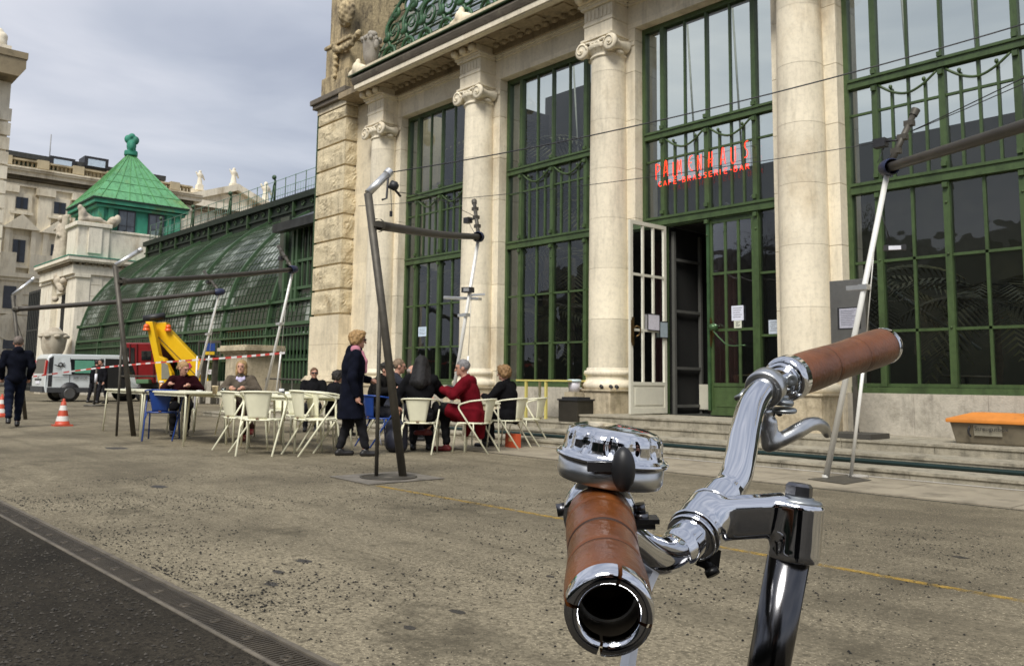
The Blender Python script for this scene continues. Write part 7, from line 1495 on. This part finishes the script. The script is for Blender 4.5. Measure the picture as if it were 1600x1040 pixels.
# bell: chrome dome with a ring of oval dents, flange, aluminium base, black thumb lever
bc_ = Vector(D(955, 722, .462)); bx = Vector(D(1040, 741, .462))-Vector(D(870, 727, .462)); bu = Vector((0.06, -.05, 1)).normalized()
bu = (Vector(-RC[1])*.985+Vector(RC[0])*(.13)+Vector(RC[2])*.035).normalized()
R0 = .0292
seg = 192; prof = [(.0, .0205), (.010, .0200), (.018, .0190), (.0228, .0176), (.0250, .0160), (.0259, .0142), (.0263, .0125), (.0265, .0105), (.0267, .0082), (.0270, .0066), (.0275, .0054), (.0286, .0046), (.0299, .0040), (.0304, .0030), (.0300, .0018), (.0280, .0014)]
pr2 = []
for (r0, h0), (r1, h1) in zip(prof[:-1], prof[1:]):
    for k in range(4): pr2.append((r0+(r1-r0)*k/4, h0+(h1-h0)*k/4))
pr2.append(prof[-1]); u_ = bu.orthogonal().normalized(); v_ = bu.cross(u_); vs = []; fs = []
for (r, h) in pr2:
    for k in range(seg):
        a_ = 2*math.pi*k/seg; x_ = ((a_/(2*math.pi)*13) % 1-.5); dz_ = (h-.0120)/.0048; e_ = math.exp(-((x_/.19)**2+dz_**2)**2); rr_ = r-.0013*e_*(r > .02); vs.append(bc_+bu*h+(u_*math.cos(a_)+v_*math.sin(a_))*rr_)
for i in range(len(pr2)-1):
    for k in range(seg): fs.append((i*seg+k, i*seg+(k+1) % seg, (i+1)*seg+(k+1) % seg, (i+1)*seg+k))
BL = MB(); BL.add(vs, fs, True); bell = obj('bell', BL, chrome, BK)
m = MB(); m.lathe([(.0262, .0016), (.0283, .0010), (.0284, -.0070), (.0272, -.0096), (.0230, -.0106), (.0080, -.0112), (0, -.0112)], bc_, bu, seg=64); obj('bell_base', m, alu, bell)
lp = D(974, 733, .428); le = D(935, 722, .436)
m = MB(); m.obox(D(944, 728, .4325), Vector(RC[0])*.0085, Vector(RC[2])*.002, Vector(RC[1])*.0024); obj('lever_bar', m, black, bell)
me = blob('thumb_lever', [('e', np.array(lp), (.0060, .0060, .0112), np.array(Matrix((RC[0], RC[2], RC[1])).transposed())), ('c', np.array(lp), np.array(D(962, 742, .438)), .0035, .003)], .0008, .002); obj('thumb_lever', me, black, bell)
m = MB(); m.tube([D(962, 752, .458), D(952, 778, .458)], .0075, 16); m.obox(D(955, 756, .456), Vector(RC[0])*.013, Vector(RC[2])*.008, Vector(RC[1])*.0018); obj('bell_bracket', m, alud, bell)
m = MB(); m.tube([D(999, 786, .452), D(1001, 800, .452)], .0028, 10); m.tube([D(1001, 800, .452), D(1001, 812, .452)], .0042, 12); m.obox(D(1006, 811, .452), Vector(RC[0])*.0075, Vector(RC[2])*.005, Vector(RC[1])*.0012); m.obox(D(1004, 819, .454), Vector(RC[0])*.006, Vector(RC[2])*.005, Vector(RC[1])*.0012); obj('bracket_screw', m, bolt_m, bell); m = MB(); m.tube([D(870, 797, .458), D(886, 794, .458)], .0034, 8); obj('bracket_screw', m, bolt_m, bell)
# left brake lever, seen as pale strip behind and below the grip
LVs = spline([D(1040, 868, .520), D(1024, 886, .500), D(1004, 930, .470), D(990, 985, .440), D(979, 1050, .405)], 6)
m = MB()
for p0, p1 in zip(LVs[:-1], LVs[1:]): m.bar(p0, p1+(p1-p0)*.08, .0052, .0052, up=tuple(RC[2]))
obj('brake_lever', m, M('pale lever enamel', (.74, .75, .76), .3, coat=.4), BK)
# right brake: clamp band, bracket, lever blade
m = MB(); cb = sp[min(range(n_), key=lambda i: (sp[i]-D(1196, 606, .71)).length)]; ib = min(range(n_), key=lambda i: (sp[i]-cb).length); tb = (sp[ib+1]-sp[ib-1]).normalized()
m.lathe([(.0112, -.0075), (.0150, -.0075), (.0158, -.006), (.0158, .006), (.0150, .0075), (.0112, .0075)], cb, tb, seg=48); br = obj('brake_bracket', m, alu, BK)
m = MB(); ear = D(1222, 628, .715); up_ = -Vector(RC[1])
m.lathe([(0, -.0025), (.0085, -.0025), (.0095, -.001), (.0095, .001), (.0085, .0025), (0, .0025)], ear, up_+Vector(RC[0])*.1, seg=32); m.lathe([(0, -.0085), (.0100, -.0085), (.0110, -.0075), (.0110, -.0060), (.0100, -.005), (0, -.005)], ear+Vector(RC[0])*.001, up_, seg=32); m.lathe([(0, .0025), (.0055, .0025), (.0055, .0050), (.0045, .0058), (0, .0055)], ear, up_, seg=20); obj('pivot', m, alud, br)
LV_ = [(1196, 644, .714, .0030), (1196, 672, .714, .0046), (1200, 696, .714, .0050), (1222, 686, .715, .0060), (1246, 673, .719, .0064), (1264, 663, .727, .0060), (1278, 662, .737, .0055), (1288, 668, .746, .0048), (1292, 678, .752, .0034)]
_n = len(LV_); _P = [D(*q[:3]) for q in LV_]; _S = spline(_P[2:], 6); _r = np.interp(np.linspace(2, _n-1, len(_S)), range(_n), [q[3] for q in LV_])
cc_ = [('c', np.array(_S[q]), np.array(_S[q+1]), _r[q], _r[q+1], .0003) for q in range(len(_S)-1)]
cc_ += [('c', np.array(D(x0, y0, d0)), np.array(D(x1, y1, d1)), r0, r1, .0004) for (x0, y0, d0, r0), (x1, y1, d1, r1) in zip(LV_[:2], LV_[1:3])]
cc_ += [('c', np.array(D(1196, 644, .714)), np.array(D(1220, 641, .714)), .0030, .0026), ('c', np.array(D(1206, 660, .714)), np.array(D(1206, 690, .714)), .0045, .0060)]
lv = obj('brake_lever', blob('lever', cc_, .0011, .005, project=2), alu, BK)
m = MB()
for (x, y) in ((1200, 690), (1218, 645), (1206, 646)): m.lathe([(0, -.0008), (.0028, -.0008), (.0028, .0002), (0, .0002)], D(x, y, .7115), -Vector(RC[2]), seg=14)
obj('lever_hole', m, black, lv)
m = MB(); m.lathe([(0, .0), (.0050, 0), (.0050, .0022), (.0040, .0026), (0, .0016)], D(1233, 592, .729)-Vector(RC[2])*.006, -Vector(RC[2]), seg=18); obj('ring_screw', m, alud, gr); m = MB(); m.tube([D(1150, 622, .70), D(1158, 618, .695), D(1164, 610, .70)], .0022, 8); obj('clamp_screw', m, alud, br)

pp = -Vector((RC[2][0], RC[2][1], 0)).normalized()*.50+Vector((.10, .0, 0))  # unseen figure put in for the chrome to mirror
person('photographer in black coat standing just behind the camera', pp.x, pp.y, rayang(-.745, .667)-rayang(pp.x, pp.y), 'stand', 1.74, lean=8, hp=-12, hair='short', hairc=(.03, .02, .015), top=(.016, .016, .018), trou=(.02, .02, .025), coat=.62, topname='coat', res=.022, arms={'ell': (-.27, .12, 1.06), 'wrl': (-.10, .34, 1.02), 'elr': (.27, .12, 1.06), 'wrr': (.12, .34, 1.02)})
# ================================================================ TREES AND HEDGE ON THE PARK SIDE (unseen behind the photographer; put in for glass and chrome to mirror)
barkm = M('bare tree bark', (.055, .045, .035), .9, var=.3, scale=6)
TL = ['bare park tree nearest the drain channel, left of the photographer', 'bare park tree behind the photographer, tallest of the row', 'bare park tree with low forked trunk right of the tallest', 'bare park tree at the right end of the row', 'bare park tree at the far left end of the row', 'small bare park tree between the two right ones']
for k, (x, y, h) in enumerate(((-17, -8, 9), (-6, -12, 11), (1, -9, 8.5), (8, -12, 10), (-28, -11, 10), (4.5, -7, 6.5))):
    T = thing('park_tree', TL[k], 'tree', (x, y, 0), group='bare park trees behind the path'); rg2 = random.Random(k+40); tr = MB(); cw = MB()
    tr.tube([(x, y, -.05), (x+.1, y, h*.18), (x, y+.1, h*.34)], [h*.032, h*.025, h*.02], 10); obj('trunk', tr, barkm, T)
    def grow(p, d_, L_, r, lv):
        q = p+d_*L_; md_ = (p+q)/2+Vector((rg2.uniform(-1, 1), rg2.uniform(-1, 1), rg2.uniform(-.5, 1)))*L_*.08; cw.tube([p, md_, q], [r, r*.8, r*.6], 5 if lv < 3 else 4, caps=False)
        if lv < 6:
            for _ in range(3 if lv < 5 else 2):
                nd = (d_+Vector((rg2.uniform(-1, 1), rg2.uniform(-1, 1), rg2.uniform(-.4, .8)))*.75).normalized(); grow(q, nd, L_*rg2.uniform(.62, .82), r*.6, lv+1)
    for _ in range(4): grow(Vector((x, y+.1, h*.33)), Vector((rg2.uniform(-1, 1), rg2.uniform(-1, 1), rg2.uniform(.6, 1.5))).normalized(), h*.20, h*.014, 1)
    obj('crown', cw, barkm, T)
T = thing('hedge', 'long dark clipped evergreen hedge added unseen behind the photographer for dark reflections', 'hedge', (-8, -14, 0)); m = MB(); rg3 = random.Random(9); m.box(-60, 40, -16, -14.2, 0, 3.0)  # out of view, added so the lower panes mirror something dark
for _ in range(5000):
    x, y, z = rg3.uniform(-60, 40), rg3.uniform(-16, -13.9), rg3.uniform(0, 3.35); a = Vector((rg3.uniform(-1, 1), rg3.uniform(-1, 1), rg3.uniform(-1, 1)))*.35; b2 = Vector((rg3.uniform(-1, 1), rg3.uniform(-1, 1), rg3.uniform(-1, 1)))*.35; p = Vector((x, -14.1 if rg3.random() < .7 else y, z)); m.add([p, p+a, p+b2], [(0, 1, 2)])
obj('foliage', m, M('dark evergreen', (.018, .028, .014), .8, var=.5, scale=2), T)
T = thing('reflection_building', 'dark low building added unseen beyond the hedge for dark reflections', 'building', (-8, -40, 0)); m = MB(); m.box(-70, 50, -52, -42, 0, 11); obj('wall', m, M('grey brown facade', (.10, .09, .075), .9, var=.3, scale=.4), T)  # out of view, added as a dark mass for the reflections
m = MB()
for k in range(24): m.box(-66+k*4.8, -64+k*4.8, -42.0, -41.9, 2, 5); m.box(-66+k*4.8, -64+k*4.8, -42.0, -41.9, 6.5, 9)
obj('windows', m, glass_dark, T)['kind'] = 'stuff'
m = MB(); m.prism([(-71, -41, 11), (-71, -53, 11), (-71, -47, 14)], (122, 0, 0)); obj('roof', m, M('dark roof', (.05, .045, .04), .8), T)
